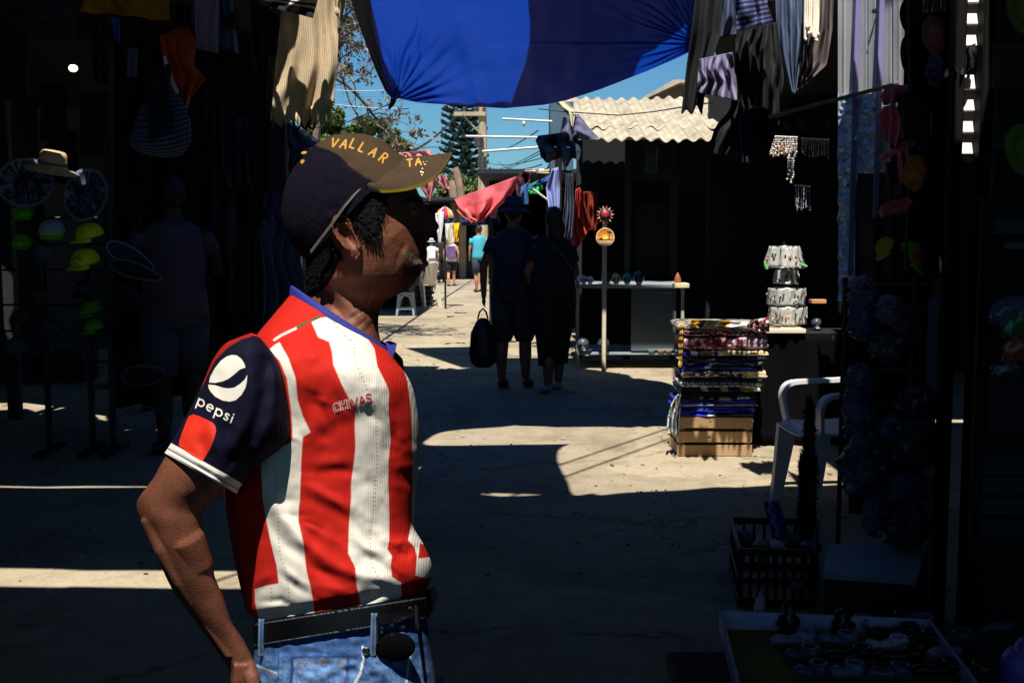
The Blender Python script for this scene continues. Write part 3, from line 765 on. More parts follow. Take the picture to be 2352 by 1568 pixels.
# thumb and fingers, slipped into the back pocket
hx = lambda x, y, d: A(*C3(x, y), d)
body.tube([hx(850, 1440, D0-.075), hx(885, 1530, D0-.085), hx(900, 1620, D0-.088), hx(905, 1700, D0-.085)], [.012, .0115, .0105, .008], 12)
for k, (x0, x1, ln) in enumerate(((750, 770, 1990), (790, 815, 2030), (830, 860, 2020), (865, 900, 1980))):
    body.tube([hx(x0, 1620, D0-.06+.006*k), hx(x0+5, 1800, D0-.058+.006*k), hx((x0+x1)/2, 1900, D0-.05+.006*k), hx(x1, ln, D0-.04+.006*k)], [.0105, .0098, .009, .007], 12)
for k in range(3):
    body.tube([hx(770+36*k, 1440, D0-.088), hx(775+38*k, 1540, D0-.083), hx(780+38*k, 1620, D0-.075)], [.003, .0055, .008], 8)
# far arm, hidden behind the trunk, hand on the far hip
body.tube([A(850, 830, D0+.15), A(845, 960, D0+.19), A(830, 1090, D0+.20), A(850, 1250, D0+.17), A(900, 1360, D0+.10)], [.05, .046, .04, .036, .026], 18)
body.ell(A(925, 1385, D0+.07), (.03, .04, .022), 14, 10)
# trunk inside the clothes
def shrink(P, c, k): return c+(P-c)*k
loft_px(body, [((600,1560),(960,1540)), ((600,1430),(960,1380)), ((570,1320),(955,1290)), ((545,1120),(940,1120)), ((545,960),(940,960)), ((575,850),(920,880)), ((640,770),(890,830)), ((700,730),(860,800))],
        [.11,.105,.115,.12,.13,.14,.10,.06], D0, 32, 3)
for s_, dx in ((-1, 0), (1, 0)):
    dl = D0+s_*.06
    def lp(x, z, d): 
        p = A(x, HY, D0); return np.array([p[0], d, z])
    body.tube([lp(740, .86, dl), lp(760, .5, dl), lp(745, .12, dl), lp(745, .05, dl)], [.058, .05, .042, .045], 18)
    body.ell(lp(800, .045, dl), (.12, .04, .04), 16, 10)
# ---- head and neck
NR, NP = 240, 300
hy = np.array([60, 110, 200, 300, 400, 500, 600, 700, 800, 900, 1000, 1100, 1180, 1240, 1290, 1320, 1360, 1420, 1500, 1580, 1680, 1800.])
hb_ = np.array([640, 620, 480, 350, 260, 205, 158, 180, 235, 290, 325, 335, 335, 330, 325, 318, 305, 290, 262, 232, 215, 215.])
hf = np.array([700, 720, 860, 985, 1085, 1150, 1192, 1205, 1215, 1222, 1212, 1190, 1158, 1118, 1058, 985, 905, 862, 850, 850, 870, 900.])
hw = np.array([.010, .012, .040, .058, .070, .076, .079, .080, .079, .077, .075, .071, .067, .055, .045, .041, .039, .040, .048, .058, .066, .07])
ys = np.linspace(150, 1780, NR); ph = np.arange(NP)*2*PI/NP
B = np.interp(ys, hy, hb_); Fr = np.interp(ys, hy, hf); W = np.interp(ys, hy, hw)
ker = np.exp(-np.linspace(-2, 2, 9)**2); ker /= ker.sum()
sm_ = lambda a: np.convolve(np.pad(a, 4, 'edge'), ker, 'valid')
B, Fr, W = sm_(B), sm_(Fr), sm_(W)
Y_, PHI = np.meshgrid(ys, ph, indexing='ij')   # phi = 0 front (+x), pi/2 towards the viewer
cen = (B+Fr)/2; hl = (Fr-B)/2
cs, sn = np.cos(PHI), np.sin(PHI)
# head plan: egg, widest behind the middle, narrow face
wide = 1-.22*np.clip(cs, 0, 1)**2*np.clip((Y_-450)/200, 0, 1)*np.clip((1330-Y_)/60, 0, 1)
hx_ = cen[:, None]+hl[:, None]*np.sign(cs)*np.abs(cs)**.92
hd_ = W[:, None]*np.sign(sn)*np.abs(sn)**.92*wide
g_ = lambda x, c, s: np.exp(-((x-c)/s)**2)
adep = np.abs(hd_)                       # distance from the mid plane in metres
fz = np.clip(cs, 0, 1)
nose = np.interp(Y_, [600, 640, 690, 740, 775, 800, 822, 838, 856, 875], [0, 14, 52, 86, 108, 112, 96, 62, 26, 8])
nw = np.interp(Y_, [600, 680, 740, 790, 830, 860], [.007, .009, .012, .016, .017, .012])
hx_ += nose*np.exp(-(adep/nw)**2.2)*(cs > 0)
hx_ += 20*g_(Y_, 595, 28)*g_(adep, .018, .022)*(cs > 0)            # brow
hx_ += (cs > 0)*(-22)*g_(Y_, 665, 26)*g_(adep, .031, .014)         # eye socket
hx_ += (cs > 0)*(13)*g_(Y_, 668, 15)*g_(adep, .031, .011)          # eyeball lid
hd_ += np.sign(sn)*(.003*g_(Y_, 820, 70)*g_(hx_, 1040, 90) - .003*g_(Y_, 1010, 80)*g_(hx_, 960, 90) + .002*g_(Y_, 1150, 60)*g_(hx_, 800, 110)-.004*g_(Y_, 560, 70)*g_(hx_, 980, 80))  # cheek bone, hollow cheek, jaw corner, temple
hx_ += (cs > 0)*(40*g_(Y_, 1085, 34)+14*g_(Y_, 1010, 50))*np.exp(-(adep/.030)**2)   # moustache / upper lip pushed out
hx_ += (cs > 0)*(12*g_(Y_, 1160, 16))*np.exp(-(adep/.024)**2)
hx_ -= (cs > 0)*10*g_(Y_, 1134, 9)*np.exp(-(adep/.026)**2)
# nasolabial fold
d_, _ = dpoly(hx_, Y_, [(1060, 940), (1010, 1020), (990, 1110)]); hd_ -= np.sign(sn)*.0014*np.exp(-(d_/16)**2)
d_, _ = dpoly(hx_, Y_, [(1080, 950), (1060, 1010), (1060, 1060)]); hd_ += np.sign(sn)*.0018*np.exp(-(d_/30)**2)
for ln_ in ([(800, 1300), (760, 1420), (640, 1500)], [(835, 1360), (790, 1480), (700, 1560)], [(850, 1440), (830, 1520), (760, 1600)], [(480, 1360), (560, 1450), (620, 1540)]):
    d_, _ = dpoly(hx_, Y_, ln_); hd_ -= np.sign(sn)*.0022*np.exp(-(d_/12)**2)
d_, _ = dpoly(hx_, Y_, [(470, 1180), (520, 1300), (640, 1420), (760, 1500)]); hd_ += np.sign(sn)*.005*np.exp(-(d_/40)**2)   # neck muscle
hd_ += np.sign(sn)*.0003*vnoise(hx_/30, Y_/30, 31)
def Hm(x, y, d):
    q = np.asarray(x, float); px_ = (650+x/3.136)*.9408; py_ = (300+y/3.136)*.9408
    return Av(px_, py_, d)
DH = D0
HP = Hm(hx_, Y_, DH-hd_)
HP_keep = HP
body.rings([HP[i] for i in range(NR)])
body.ell(A(*HH(1135, 668), DH-.033), (.0125, .0125, .0125), 14, 10)   # near eye
# ear
def ear():
    out = np.array([(500,760),(512,722),(545,695),(580,690),(612,706),(640,745),(655,790),(668,840),(690,890),(712,930),(722,975),(714,1020),(690,1042),(655,1030),(612,990),(575,930),(540,890),(508,840),(494,800)], float)
    c = np.array([612., 870.]); n = 90; m = 26
    o = interp_poly(np.vstack([out, out[:1]]), np.linspace(0, 1, n, endpoint=False)); V = []
    for i, r in enumerate(np.linspace(0.02, 1, m)):
        p = c+(o-c)*r; ang = np.arctan2(o[:, 1]-c[1], o[:, 0]-c[0])
        helix = np.exp(-((r-.90)/.09)**2)*.0075; anti = np.exp(-((r-.60)/.12)**2)*.0045*(p[:, 0] < 640); conch = -.010*np.exp(-(r/.42)**2)
        lobe = .006*np.exp(-((p[:, 1]-980)/60)**2)
        valley = -.003*np.exp(-((r-.75)/.07)**2)*(p[:, 1] < 930)
        front = np.clip((p[:, 0]-640)/60, 0, 1)*(p[:, 1] < 900)      # where the helix root meets the cheek
        h = (helix+valley)*(1-.5*front)*(p[:, 1] < 960)+anti+conch*(p[:, 1] < 960)+lobe
        flare = .016-.012*np.clip((p[:, 0]-500)/200, 0, 1)          # ear stands away from the skull at the back
        V.append(Hm(p[:, 0], p[:, 1], DH-.076-flare-h))
    back = [Hm(c[0]+(o[:, 0]-c[0])*k+15, c[1]+(o[:, 1]-c[1])*k, DH-.070-.006*k) for k in (1.0, .8, .5, .1)]
    rings = V+[Hm(o[:, 0], o[:, 1], DH-.080-.010)] + back
    body.rings(rings)
ear()
skin = mat('skin', rgb(112, 70, 54), rough=.55, var=.38, scale=26, bump=.8, bscale=300, bdist=.0012, spec=.3)
bm_ = remesh(body, .0021, 3)
V = np.concatenate(bm_.v); sx, sy = proj(V); SKC = np.tile(np.array(rgb(114, 69, 51)[:3]), (len(V), 1))
hx2 = sx/.9408*3.136-650*3.136; hy2 = sy/.9408*3.136-300*3.136
stub = np.clip(np.minimum((hy2-960)/160, (1330-hy2)/60), 0, 1)*np.clip((hx2-640)/120, 0, 1)
stub *= .55+.45*(np.random.default_rng(2).random(len(V)) > .4)
SKC *= (1-.55*stub)[:, None]
mst, _ = dpoly(hx2, hy2, np.array([(1080, 1010), (1160, 1060), (1235, 1090)])); SKC = np.where(((mst < 26) & (np.random.default_rng(4).random(len(V)) > .45))[:, None], np.array(rgb(150, 136, 124)[:3]), SKC)
lp, _ = dpoly(hx2, hy2, np.array([(1120, 1128), (1190, 1134), (1250, 1134)])); SKC = np.where((lp < 10)[:, None], np.array(rgb(60, 30, 28)[:3]), SKC)
brw, _ = dpoly(hx2, hy2, np.array([(1040, 610), (1110, 585), (1190, 600)])); SKC = np.where((brw < 16)[:, None], np.array(rgb(20, 16, 15)[:3]), SKC)
lid, _ = dpoly(hx2, hy2, np.array([(1090, 672), (1130, 655), (1165, 668)])); SKC = np.where((lid < 7)[:, None], np.array(rgb(16, 12, 12)[:3]), SKC)
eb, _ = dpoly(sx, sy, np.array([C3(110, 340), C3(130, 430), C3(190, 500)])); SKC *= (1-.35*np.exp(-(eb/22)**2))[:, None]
hrn = np.random.default_rng(9).random(len(V)); armm = (sy > 1040) & (hrn > .90); SKC = np.where(armm[:, None], SKC*.72, SKC)
bm_.c = [SKC]; skin = mat('skin_painted', attr='Col', rough=.55, var=.34, scale=26, bump=.7, bscale=300, bdist=.0010, spec=.3)
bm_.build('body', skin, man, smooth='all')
# ---- hair: a close shell over the skull below the cap
xg, yg = hx_, Y_
hairpoly = [(760,470),(930,500),(925,600),(880,680),(872,760),(862,850),(845,880),(800,884),(775,850),(745,800),(700,770),(655,745),(615,690),(560,670),(500,690),(470,780),(490,880),(560,1000),(560,1060),(520,1150),(480,1230),(430,1290),(330,1325),(280,1320),(120,1000),(100,300),(500,300)]
ins = inpoly(xg, yg, hairpoly); dh, _ = dpoly(xg, yg, hairpoly+[hairpoly[0]])
ins = ins | ((sn < .1) & (cs < .25) & (yg < 1310))
off = np.where(ins, np.clip(dh/25, .15, 1)*.0062, -.006)+.0009*vnoise(xg/7, yg/16, 41)*ins
cenx = cen[:, None]
nx = (xg-cenx)/hl[:, None]; nd_ = hd_/W[:, None]; nn_ = np.hypot(nx, nd_)+1e-6
HPh = Hm(xg+nx/nn_*off/(K*.3)*1.0, yg, DH-(hd_+nd_/nn_*off))
hr = MB(); hr.rings([HPh[i] for i in range(20, 190)])
# small tufts that break the edge
for k in range(260):
    q = hairpoly[rng.integers(1, 18)]; q2 = hairpoly[min(17, hairpoly.index(q)+1)]; f = rng.random()
    x = q[0]*(1-f)+q2[0]*f+rng.normal(0, 10); y = q[1]*(1-f)+q2[1]*f+rng.normal(0, 10)
    i = int(np.clip((y-150)/(1780-150)*(NR-1), 0, NR-1)); j = int(np.argmin(np.where(sn[i] > 0, np.abs(hx_[i]-x), 1e9)))
    p = HP[i, j]+[0, -.004, 0]; dv = np.array([rng.normal(0, .004), -.003, -.011*rng.random()-.003])
    hr.tube([p, p+dv*.6, p+dv], [.0010, .0008, .0003], 4)
hr.build('hair', mat('black_hair', rgb(5, 5, 6), rough=.75, var=.4, bump=.8, bscale=420, bdist=.002, spec=.15), man, smooth='all')
# ---- cap
cap_c = np.array([675., 650.]); cdir = np.array([.683, -.73]); cn = np.array([-.73, -.683])
def cap_pt(a, b, k=1.0):
    """a: angle in the picture plane from the front rim over the crown to the back rim, b: depth angle"""
    Rr_ = np.interp(np.degrees(a), [0, 30, 60, 90, 120, 150, 180], [534, 566, 578, 556, 556, 560, 545])*k
    ca, sa = np.cos(a), np.sin(a); r = Rr_*np.cos(b)
    x = cap_c[0]+(ca*cdir[0]+sa*cn[0])*r; y = cap_c[1]+(ca*cdir[1]+sa*cn[1])*r
    return x, y, -np.sin(b)*.094*k
na, nb = 200, 200
a_ = np.linspace(-.03, PI+.03, na); b_ = np.linspace(-PI/2+.001, PI/2-.001, nb)
AA, BB = np.meshgrid(a_, b_, indexing='ij')
cx_, cy_, cz_ = cap_pt(AA, BB)
seamline = [(330,150),(400,183),(470,205),(560,250),(650,350),(720,400),(800,440)]
vis = BB < 0   # towards the viewer is negative depth offset? (handled below)
pxc, pyc = cx_, cy_
brown = rgb(68, 55, 42); purple = rgb(17, 14, 27)
dS, sS = dpoly(cx_, cy_, seamline)
frontside = sS < 0
Cc = np.where(frontside[..., None], np.array(brown[:3]), np.array(purple[:3]))
bulge = np.where(frontside, .0012, 0)
dseam2, _ = dpoly(cx_, cy_, [(250,250),(200,420),(210,560),(300,720),(420,800)])
rel = -.0012*np.exp(-(dseam2/5)**2)-.0016*np.exp(-(dS/5)**2)+.0008*vnoise(cx_/60, cy_/60, 51)
PC = Hm(cx_, cy_, DH+cz_*-1*-1)   # depth: +z away
sgn = np.sign(cz_)
PC = Hm(cx_, cy_, DH+cz_*(1+(rel+bulge)/.09))
cp = MB(); cp.grid(PC, Cc)
PCi = Hm(*(lambda q: (q[0], q[1], DH+q[2]))(cap_pt(AA, BB, .965)))
cp.grid(PCi, np.full(PCi.shape, .02))
capm = mat('cap_cloth', attr='Col', spec=.08, rough=.95, var=.15, scale=40, bump=.3, bscale=500, bdist=.001)
nt_ = capm.node_tree; nd__ = nt_.nodes; ck = nd__.new('ShaderNodeTexChecker'); ck.inputs['Scale'].default_value = 420
tcx = nd__.new('ShaderNodeTexCoord'); mpx = nd__.new('ShaderNodeMapping'); mpx.inputs['Rotation'].default_value = (0, math.radians(35), 0)
nt_.links.new(tcx.outputs['Object'], mpx.inputs[0]); nt_.links.new(mpx.outputs[0], ck.inputs['Vector'])
bpx = nd__.new('ShaderNodeBump'); bpx.inputs['Strength'].default_value = .6; bpx.inputs['Distance'].default_value = .0015
nt_.links.new(ck.outputs['Fac'], bpx.inputs['Height']); b__ = nd__['Principled BSDF']; nt_.links.new(b__.inputs['Normal'].links[0].from_socket, bpx.inputs['Normal']); nt_.links.new(bpx.outputs[0], b__.inputs['Normal'])
cap = cp.build('cap', capm, man, smooth='all', label='brown and navy cap with yellow lettering')
# visor
nt2, ns2 = 90, 50
tt = np.linspace(-1, 1, nt2); at = np.abs(tt)
Jt = smooth_interp([(1040,262),(985,300),(905,365),(790,455)], at*1.0)
Ot = smooth_interp([(1426,222),(1385,300),(1285,415),(1120,488),(930,514),(745,503)], at*1.0)
Jd = np.interp(at, [0, .33, .66, 1], [0, .038, .066, .086]); Od = np.interp(at, [0, .2, .4, .6, .8, 1], [0, .042, .070, .084, .088, .087])
ss = np.linspace(0, 1, ns2)
VX = np.empty((ns2, nt2)); VY = VX.copy(); VD = VX.copy()
for i, s_ in enumerate(ss):
    e = math.sin(s_*PI)
    VX[i] = Jt[:, 0]*(1-s_)+Ot[:, 0]*s_; VY[i] = Jt[:, 1]*(1-s_)+Ot[:, 1]*s_ + 6*e*(1-at)
    VD[i] = (Jd*(1-s_)+Od*s_)*np.sign(tt)*-1 + 0
    VD[i] += -np.sign(tt)*.004*e*at
PV = Hm(VX, VY, DH+VD)
edge = (ss > .985)[:, None] | (np.zeros((ns2, nt2), bool))
Cv = np.where(edge[..., None], np.array(rgb(110, 96, 26)[:3]), np.array(rgb(70, 57, 44)[:3]))
vm = MB(); vm.grid(PV, Cv)
PVu = PV+np.array([0, 0, -.004]); vm.grid(PVu, np.full(PVu.shape, .012))
rim = [np.stack([PV[-1], PVu[-1]])]; vm.grid(rim[0], np.tile(np.array(rgb(120, 104, 26)[:3]), rim[0].shape[:2]+(1,)))
vis_o = vm.build('visor', capm, cap, smooth='all')
vbvh = BVHTree.FromPolygons([tuple(v) for v in np.concatenate(vm.v)], vm.f)
cbvh = BVHTree.FromPolygons([tuple(v) for v in np.concatenate(cp.v)], cp.f)
# rim tape and strap along the near edge
tp = MB(); Q = interp_poly(np.array(hh((805,425),(700,520),(600,640),(500,780),(345,985))), np.linspace(0, 1, 40))
pts = []
for i, (x, y) in enumerate(Q):
    f = i/39; pts.append(A(x, y, DH-.094-.001*math.sin(f*PI)+.02*abs(f-.5)**2*4*.8))
tp.tube(pts, .0042, 8, flat=.5)
tp.build('rim_tape', mat('cap_tape', rgb(70, 70, 66), rough=.6, var=.2, scale=90), cap)
tp = MB(); tp.lathe([(.0018, 0), (.0036, .0008), (.0032, .0014), (.0016, .0014)], on_surface(cbvh, [HH(280, 300)])[0], 14, axis=(-.2, -1, .2)); tp.build('eyelet', mat('yellow_thread', rgb(190, 140, 50), rough=.7), cap)
tp = MB(); tp.ell(A(*HH(296, 238), DH), (.006, .008, .004), 14, 8); tp.build('button', MATS['yellow_thread'], cap)
tp = MB()
for ch, x, y, an in (('V', 512, 118, 10), ('A', 590, 122, 12), ('L', 668, 122, 16), ('L', 742, 150, 22), ('A', 826, 184, 28), ('R', 908, 230, 32)):
    r_ = math.radians(an); q = HH(x, y)
    write(tp, cbvh, ch, q, (20*math.cos(r_), 20*math.sin(r_)), (-20*math.sin(r_)-4, 20*math.cos(r_)), 4.0, None, .0010)
tv = MB()
for ch, x, y in (('T', 1076, 282), ('A', 1140, 272)):
    write(tv, vbvh, ch, HH(x, y), (20, -2.5), (1.0, 16), 3.8, None, .0010)
tp.build('cap_lettering', MATS['yellow_thread'], cap, smooth='all'); tv.build('visor_lettering', MATS['yellow_thread'], vis_o, smooth='all')
tp = MB()
for x, y, r_ in ((1205,300,4),(1215,318,5),(1195,350,5),(1185,375,7),(1200,380,6),(1192,398,5),(1230,296,3)):
    decal_poly(tp, vbvh, [HH(x+r_*math.cos(a), y+r_*1.2*math.sin(a)) for a in np.arange(8)*PI/4], None, 6, .002)
tp.build('visor_beads', mat('pale_spots', rgb(215, 205, 170), rough=.5), cap)
# ================================================================ jeans, belt
def jeans_pat(x, y):
    base = np.array(rgb(96, 132, 176)[:3]); dk = np.array(rgb(36, 62, 112)[:3])
    f = np.clip(.5+.25*vnoise(x/14, y/10, 61)+.2*vnoise(x/5, y/4, 62), 0, 1)[..., None]
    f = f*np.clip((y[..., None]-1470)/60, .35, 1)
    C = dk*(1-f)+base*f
    for P_, wd, c in ((c3((1150,1568),(1160,1390),(1540,1385),(1525,1568)), 3.2, rgb(38, 62, 108)), (c3((1185,1640),(1195,1410),(1520,1405),(1500,1640)), 1.1, rgb(86, 76, 84)),
                      (c3((1165,1432),(1520,1432)), 1.2, rgb(104, 80, 66)), (c3((900,1440),(980,1470),(1060,1500)), 2.2, rgb(150, 176, 205)), (c3((900,1455),(980,1488),(1060,1520)), 1.2, rgb(120, 84, 56)),
                      (c3((1065,1330),(1060,1500),(1050,1640)), 1.6, rgb(48, 74, 120)), (c3((1640,1320),(1645,1410),(1625,1490),(1570,1600)), 2.4, rgb(200, 208, 210)),
                      (c3((1980,1290),(1950,1450),(1930,1640)), 2.2, rgb(190, 200, 205)), (c3((1655,1320),(1662,1410),(1640,1500),(1590,1600)), 1.3, rgb(60, 80, 120))):
        d, _ = dpoly(x, y, P_); C[d < wd] = c[:3]
    pk = inpoly(x, y, c3((1165,1568),(1170,1395),(1530,1390),(1520,1568))); C[pk] = C[pk]*1.25+.02
    return C
def hip(L, R, dep, nrow=80, nphi=320, fold=True, out=0):
    T, PH, px, dd = ring_surface(L, R, dep, D0, nphi=nphi, nrow=nrow, ex=.85)
    x, y = px[..., 0], px[..., 1]; d = np.zeros(x.shape)
    if fold:
        for P_, wd, h in ((c3((1150,1568),(1155,1385),(1540,1380),(1530,1568)), 3, .0012), (c3((1640,1320),(1645,1410),(1625,1490),(1570,1600)), 4, .003),
                          (c3((1700,1420),(1800,1500),(1850,1600)), 12, .006), (c3((1250,1700),(1400,1560),(1560,1480)), 12, -.003), (c3((930,1440),(980,1560),(960,1640)), 9, -.004)):
            q, _ = dpoly(x, y, P_); d += h*np.exp(-(q/wd)**2)
        d += .0015*vnoise(x/22, y/14, 71)
    return x, y, Av(x, y, dd-d*np.clip(np.sin(PH)*2, 0, 1)-out*np.sin(PH))
Lj = c3((905,1170),(902,1240),(898,1340),(893,1450),(890,1568),(880,1800),(880,2200)); Rj = c3((2070,1010),(2076,1090),(2088,1200),(2105,1330),(2140,1568),(2150,1800),(2140,2200))
x, y, P = hip(Lj, Rj, [.118,.122,.128,.134,.142,.15,.15])
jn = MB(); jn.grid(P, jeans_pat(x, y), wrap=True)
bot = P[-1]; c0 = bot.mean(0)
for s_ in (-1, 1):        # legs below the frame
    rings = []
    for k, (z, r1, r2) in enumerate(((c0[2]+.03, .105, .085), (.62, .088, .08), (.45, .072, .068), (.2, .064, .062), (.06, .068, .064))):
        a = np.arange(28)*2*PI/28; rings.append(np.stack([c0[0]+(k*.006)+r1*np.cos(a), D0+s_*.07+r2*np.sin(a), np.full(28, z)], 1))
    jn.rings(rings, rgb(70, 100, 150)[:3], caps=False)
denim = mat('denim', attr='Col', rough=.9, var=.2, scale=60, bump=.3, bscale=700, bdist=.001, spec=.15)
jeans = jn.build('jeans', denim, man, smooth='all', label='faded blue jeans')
for s_ in (-1, 1):
    sh = MB(); cx0 = c0[0]+.03; rr = []
    for k, (z, lx_, wy_) in enumerate(((0.0, .135, .046), (.03, .138, .048), (.06, .12, .045), (.09, .07, .04))):
        a = np.arange(24)*2*PI/24; rr.append(np.stack([cx0+.05-(k*.012)+lx_*np.cos(a), D0+s_*.085+wy_*np.sin(a), np.full(24, z)], 1))
    sh.rings(rr); sh.build('shoe', mat('shoe_leather', rgb(40, 34, 30), rough=.5), man)
# waistband edge + belt
Lb = c3((888,1150),(885,1240),(890,1318)); Rb = c3((2092,962),(2100,1050),(2100,1120))
x, y, P = hip(Lb, Rb, [.128,.132,.135], nrow=24, nphi=300, fold=False)
T_ = np.linspace(0, 1, 24)[:, None]
Cb = np.tile(np.array(rgb(4, 5, 8)[:3]), x.shape+(1,))
st = ((np.abs(T_-.12) < .022) | (np.abs(T_-.9) < .022)) & (np.mod(x, 5) < 3.2); Cb[st] = rgb(96, 108, 120)[:3]
bl = MB(); bl.grid(P, Cb, wrap=True); bl.grid(P*1.0+(P.mean(axis=1, keepdims=True)-P)*.03, Cb, wrap=True)
belt = bl.build('belt', mat('belt_leather', attr='Col', rough=.4, var=.2, scale=60, bump=.2, bscale=160, bdist=.0012, spec=.25), man, smooth='all')
bbvh = BVHTree.FromPolygons([tuple(v) for v in np.concatenate(bl.v)], bl.f)
def on(px_, py_, off):
    q = on_surface(bbvh, [(px_, py_)], off)
    return q[0] if q else A(px_, py_, D0-.13-off)
# second layer of the belt with the punched holes, buckle, loose end
ov = MB(); decal_poly(ov, bbvh, c3((1742,1105),(1900,1070),(2010,1040),(2016,1200),(1900,1250),(1745,1290)), rgb(10, 11, 15)[:3], 6, .0055)
if ov.n: ov.build('belt_tip', MATS['belt_leather'], belt, smooth='all', label='doubled belt end')
bk = MB(); fr = [on(*C3(*q), .008) for q in ((1738,1108),(1742,1296))]
bk.tube(fr, .0022, 8); bk.tube([on(*C3(2004, 1040), .008), on(*C3(2012, 1205), .008)], .0025, 8); bk.tube([on(*C3(1960, 1050), .008), on(*C3(2000, 1100), .009), on(*C3(2008, 1190), .009)], .0018, 8)
for q in ((1770,1190),(1770,1220),(1840,1170),(1840,1235),(1916,1120),(1916,1185)):
    p = on(*C3(*q), .0065); bk.lathe([(.0012, 0), (.0028, .0006), (.0026, .0014), (.001, .0015)], p, 10, axis=(0, -1, .1))
bk.build('buckle', mat('buckle_metal', rgb(150, 145, 135), rough=.25, metal=1, var=.2), belt)
le = MB(); le.slab([A(*C3(2062, 945), D0-.02), A(*C3(2135, 905), D0-.03), A(*C3(2146, 985), D0-.03), A(*C3(2128, 1065), D0-.02), A(*C3(2080, 1110), D0-.01)], (0, .006, 0), rgb(10, 11, 15)[:3]); le.build('loose_belt_end', MATS['belt_leather'], belt)
for q1, q2 in (((948,1128),(944,1385)), ((1718,1088),(1708,1385))):
    lp_ = MB(); n = 14; L_ = [(q1[0]+(q2[0]-q1[0])*i/n, q1[1]+(q2[1]-q1[1])*i/n) for i in range(n+1)]
    a_1 = []; b_1 = []
    for i, (x_, y_) in enumerate(L_):
        o_ = .010 if 1 < i < n-3 else .004
        a_1.append(A(*C3(x_-19, y_), 1)-O3); b_1.append(A(*C3(x_+19, y_), 1)-O3)
    base_d = [on(*C3(x_, min(max(y_, 1150), 1300)), 0)[1] for x_, y_ in L_]
    rows = []
    for i, (x_, y_) in enumerate(L_):
        d_ = base_d[i]-(.0035 if 0 < i < n-2 else .002)
        rows.append([A(*C3(x_-19, y_), d_+.001), A(*C3(x_-15, y_), d_-.0015), A(*C3(x_, y_), d_-.002), A(*C3(x_+15, y_), d_-.0015), A(*C3(x_+19, y_), d_+.001)])
    rows = np.array(rows); cc = np.tile(np.array(rgb(46, 70, 112)[:3]), rows.shape[:2]+(1,)); cc[:, 1] = rgb(110, 132, 160)[:3]; cc[:, 3] = rgb(110, 132, 160)[:3]; cc[-1] = rgb(205, 190, 160)[:3]
    lp_.grid(rows, cc*.8); lp_.build('belt_loop', denim, jeans, solid=.002, smooth='all')
# black pouch under the buckle
po = MB(); po.ell(A(*C3(1862, 1318), D0-.132), (.030, .010, .022), 24, 14); po.build('pouch', mat('black_leather', rgb(3, 3, 4), rough=.9, spec=.05), belt, label='small black pouch under the buckle')
rv = MB(); rv.lathe([(.0045, 0), (.006, .001), (.004, .003), (.0005, .003)], A(*C3(1662, 1345), D0-.137), 14, axis=(0, -1, .1)); rv.build('rivet', MATS['buckle_metal'], jeans)
# ================================================================ blue tarp over the street
def blue_tarp():
    Lp = [(795,-90),(806,0),(822,50),(838,95),(862,160),(884,208),(905,233)]
    Rp = [(1606,-90),(1600,0),(1597,60),(1594,114)]
    nu, nv = 300, 160
    u = np.linspace(0, 1, nu); v = np.linspace(0, 1, nv); U, V = np.meshgrid(u, v)
    l = interp_poly(Lp, v)[:, None, :]; r = interp_poly(Rp, v)[:, None, :]
    px = l*(1-U[..., None])+r*U[..., None]
    bx = np.array([905, 915, 960, 1030, 1100, 1160, 1250, 1300, 1380, 1480, 1560, 1594]); by = np.array([233, 226, 236, 241, 246, 249, 241, 231, 205, 166, 132, 114])
    lin_ = 233+(114-233)*U; want = np.interp(px[..., 0], bx, by)
    px[..., 1] += V**1.6*(want-lin_)
    x, y = px[..., 0], px[..., 1]
    dd = 10.9-3.9*(248-y)/330
    a1 = np.arctan2(y-236, x-908); r1 = np.hypot(x-908, y-236)
    a2 = np.arctan2(y-100, x-1610); r2 = np.hypot(x-1610, y-100)
    dd += 0.085*np.sin(a1*26+2*vnoise(a1*6, r1/90, 5))*np.exp(-r1/120)*np.clip(r1/25, 0, 1)
    dd += .045*np.sin(a2*34+2.5*vnoise(a2*9, r2/120, 6))*np.exp(-r2/260)*np.clip(r2/20, 0, 1)
    dd += .08*vnoise(x/95, y/75, 7)+.025*vnoise(x/34, y/60, 8)+.05*np.exp(-((x-1040-.25*y)/16)**2)-.04*np.exp(-((x-960-.1*y)/12)**2)
    dd += .05*np.exp(-((x-(1020+.3*(y-0)))/9)**2)*0
    P = Av(x, y, dd)
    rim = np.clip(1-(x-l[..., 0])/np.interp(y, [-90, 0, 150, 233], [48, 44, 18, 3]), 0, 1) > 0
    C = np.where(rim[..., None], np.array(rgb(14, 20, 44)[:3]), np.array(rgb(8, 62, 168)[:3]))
    t = thing('tarp', 'bright blue translucent tarp slung over the street', 'tarp', (float(P[0, 0, 0]), 9.0, 2.6))
    m = mat('blue_tarp_cloth', attr='Col', rough=.6, var=.10, scale=2.5, trans=.5, bump=.25, bscale=300, bdist=.002)
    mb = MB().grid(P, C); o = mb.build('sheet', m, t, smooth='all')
    mb = MB(); mb.tube([A(904, 228, 10.85), A(900, 240, 10.85), A(893, 250, 10.85)], [.03, .022, .012], 8); 
    mb.build('knot', mat('black_cord', rgb(14, 14, 18), rough=.8), t)
    # guy ropes
    mb = MB(); mb.tube([A(1594, 112, 9.0), A(1640, 60, 8.4)], .006, 6); mb.build('rope', MATS['black_cord'], t)
    mb = MB(); mb.tube([A(905, 235, 10.85), A(800, 280, 12), A(690, 300, 13)], .005, 6); mb.build('rope', MATS['black_cord'], t)
    # crease line of the seam
    return P, x, y
TP, tx, ty = blue_tarp()
Z2 = 3.8  # height of an added sheet, outlined from the tarp's shaded area
def tarp_at(x, y): 
    i = np.argmin((tx-x)**2+(ty-y)**2); return TP.reshape(-1, 3)[i]
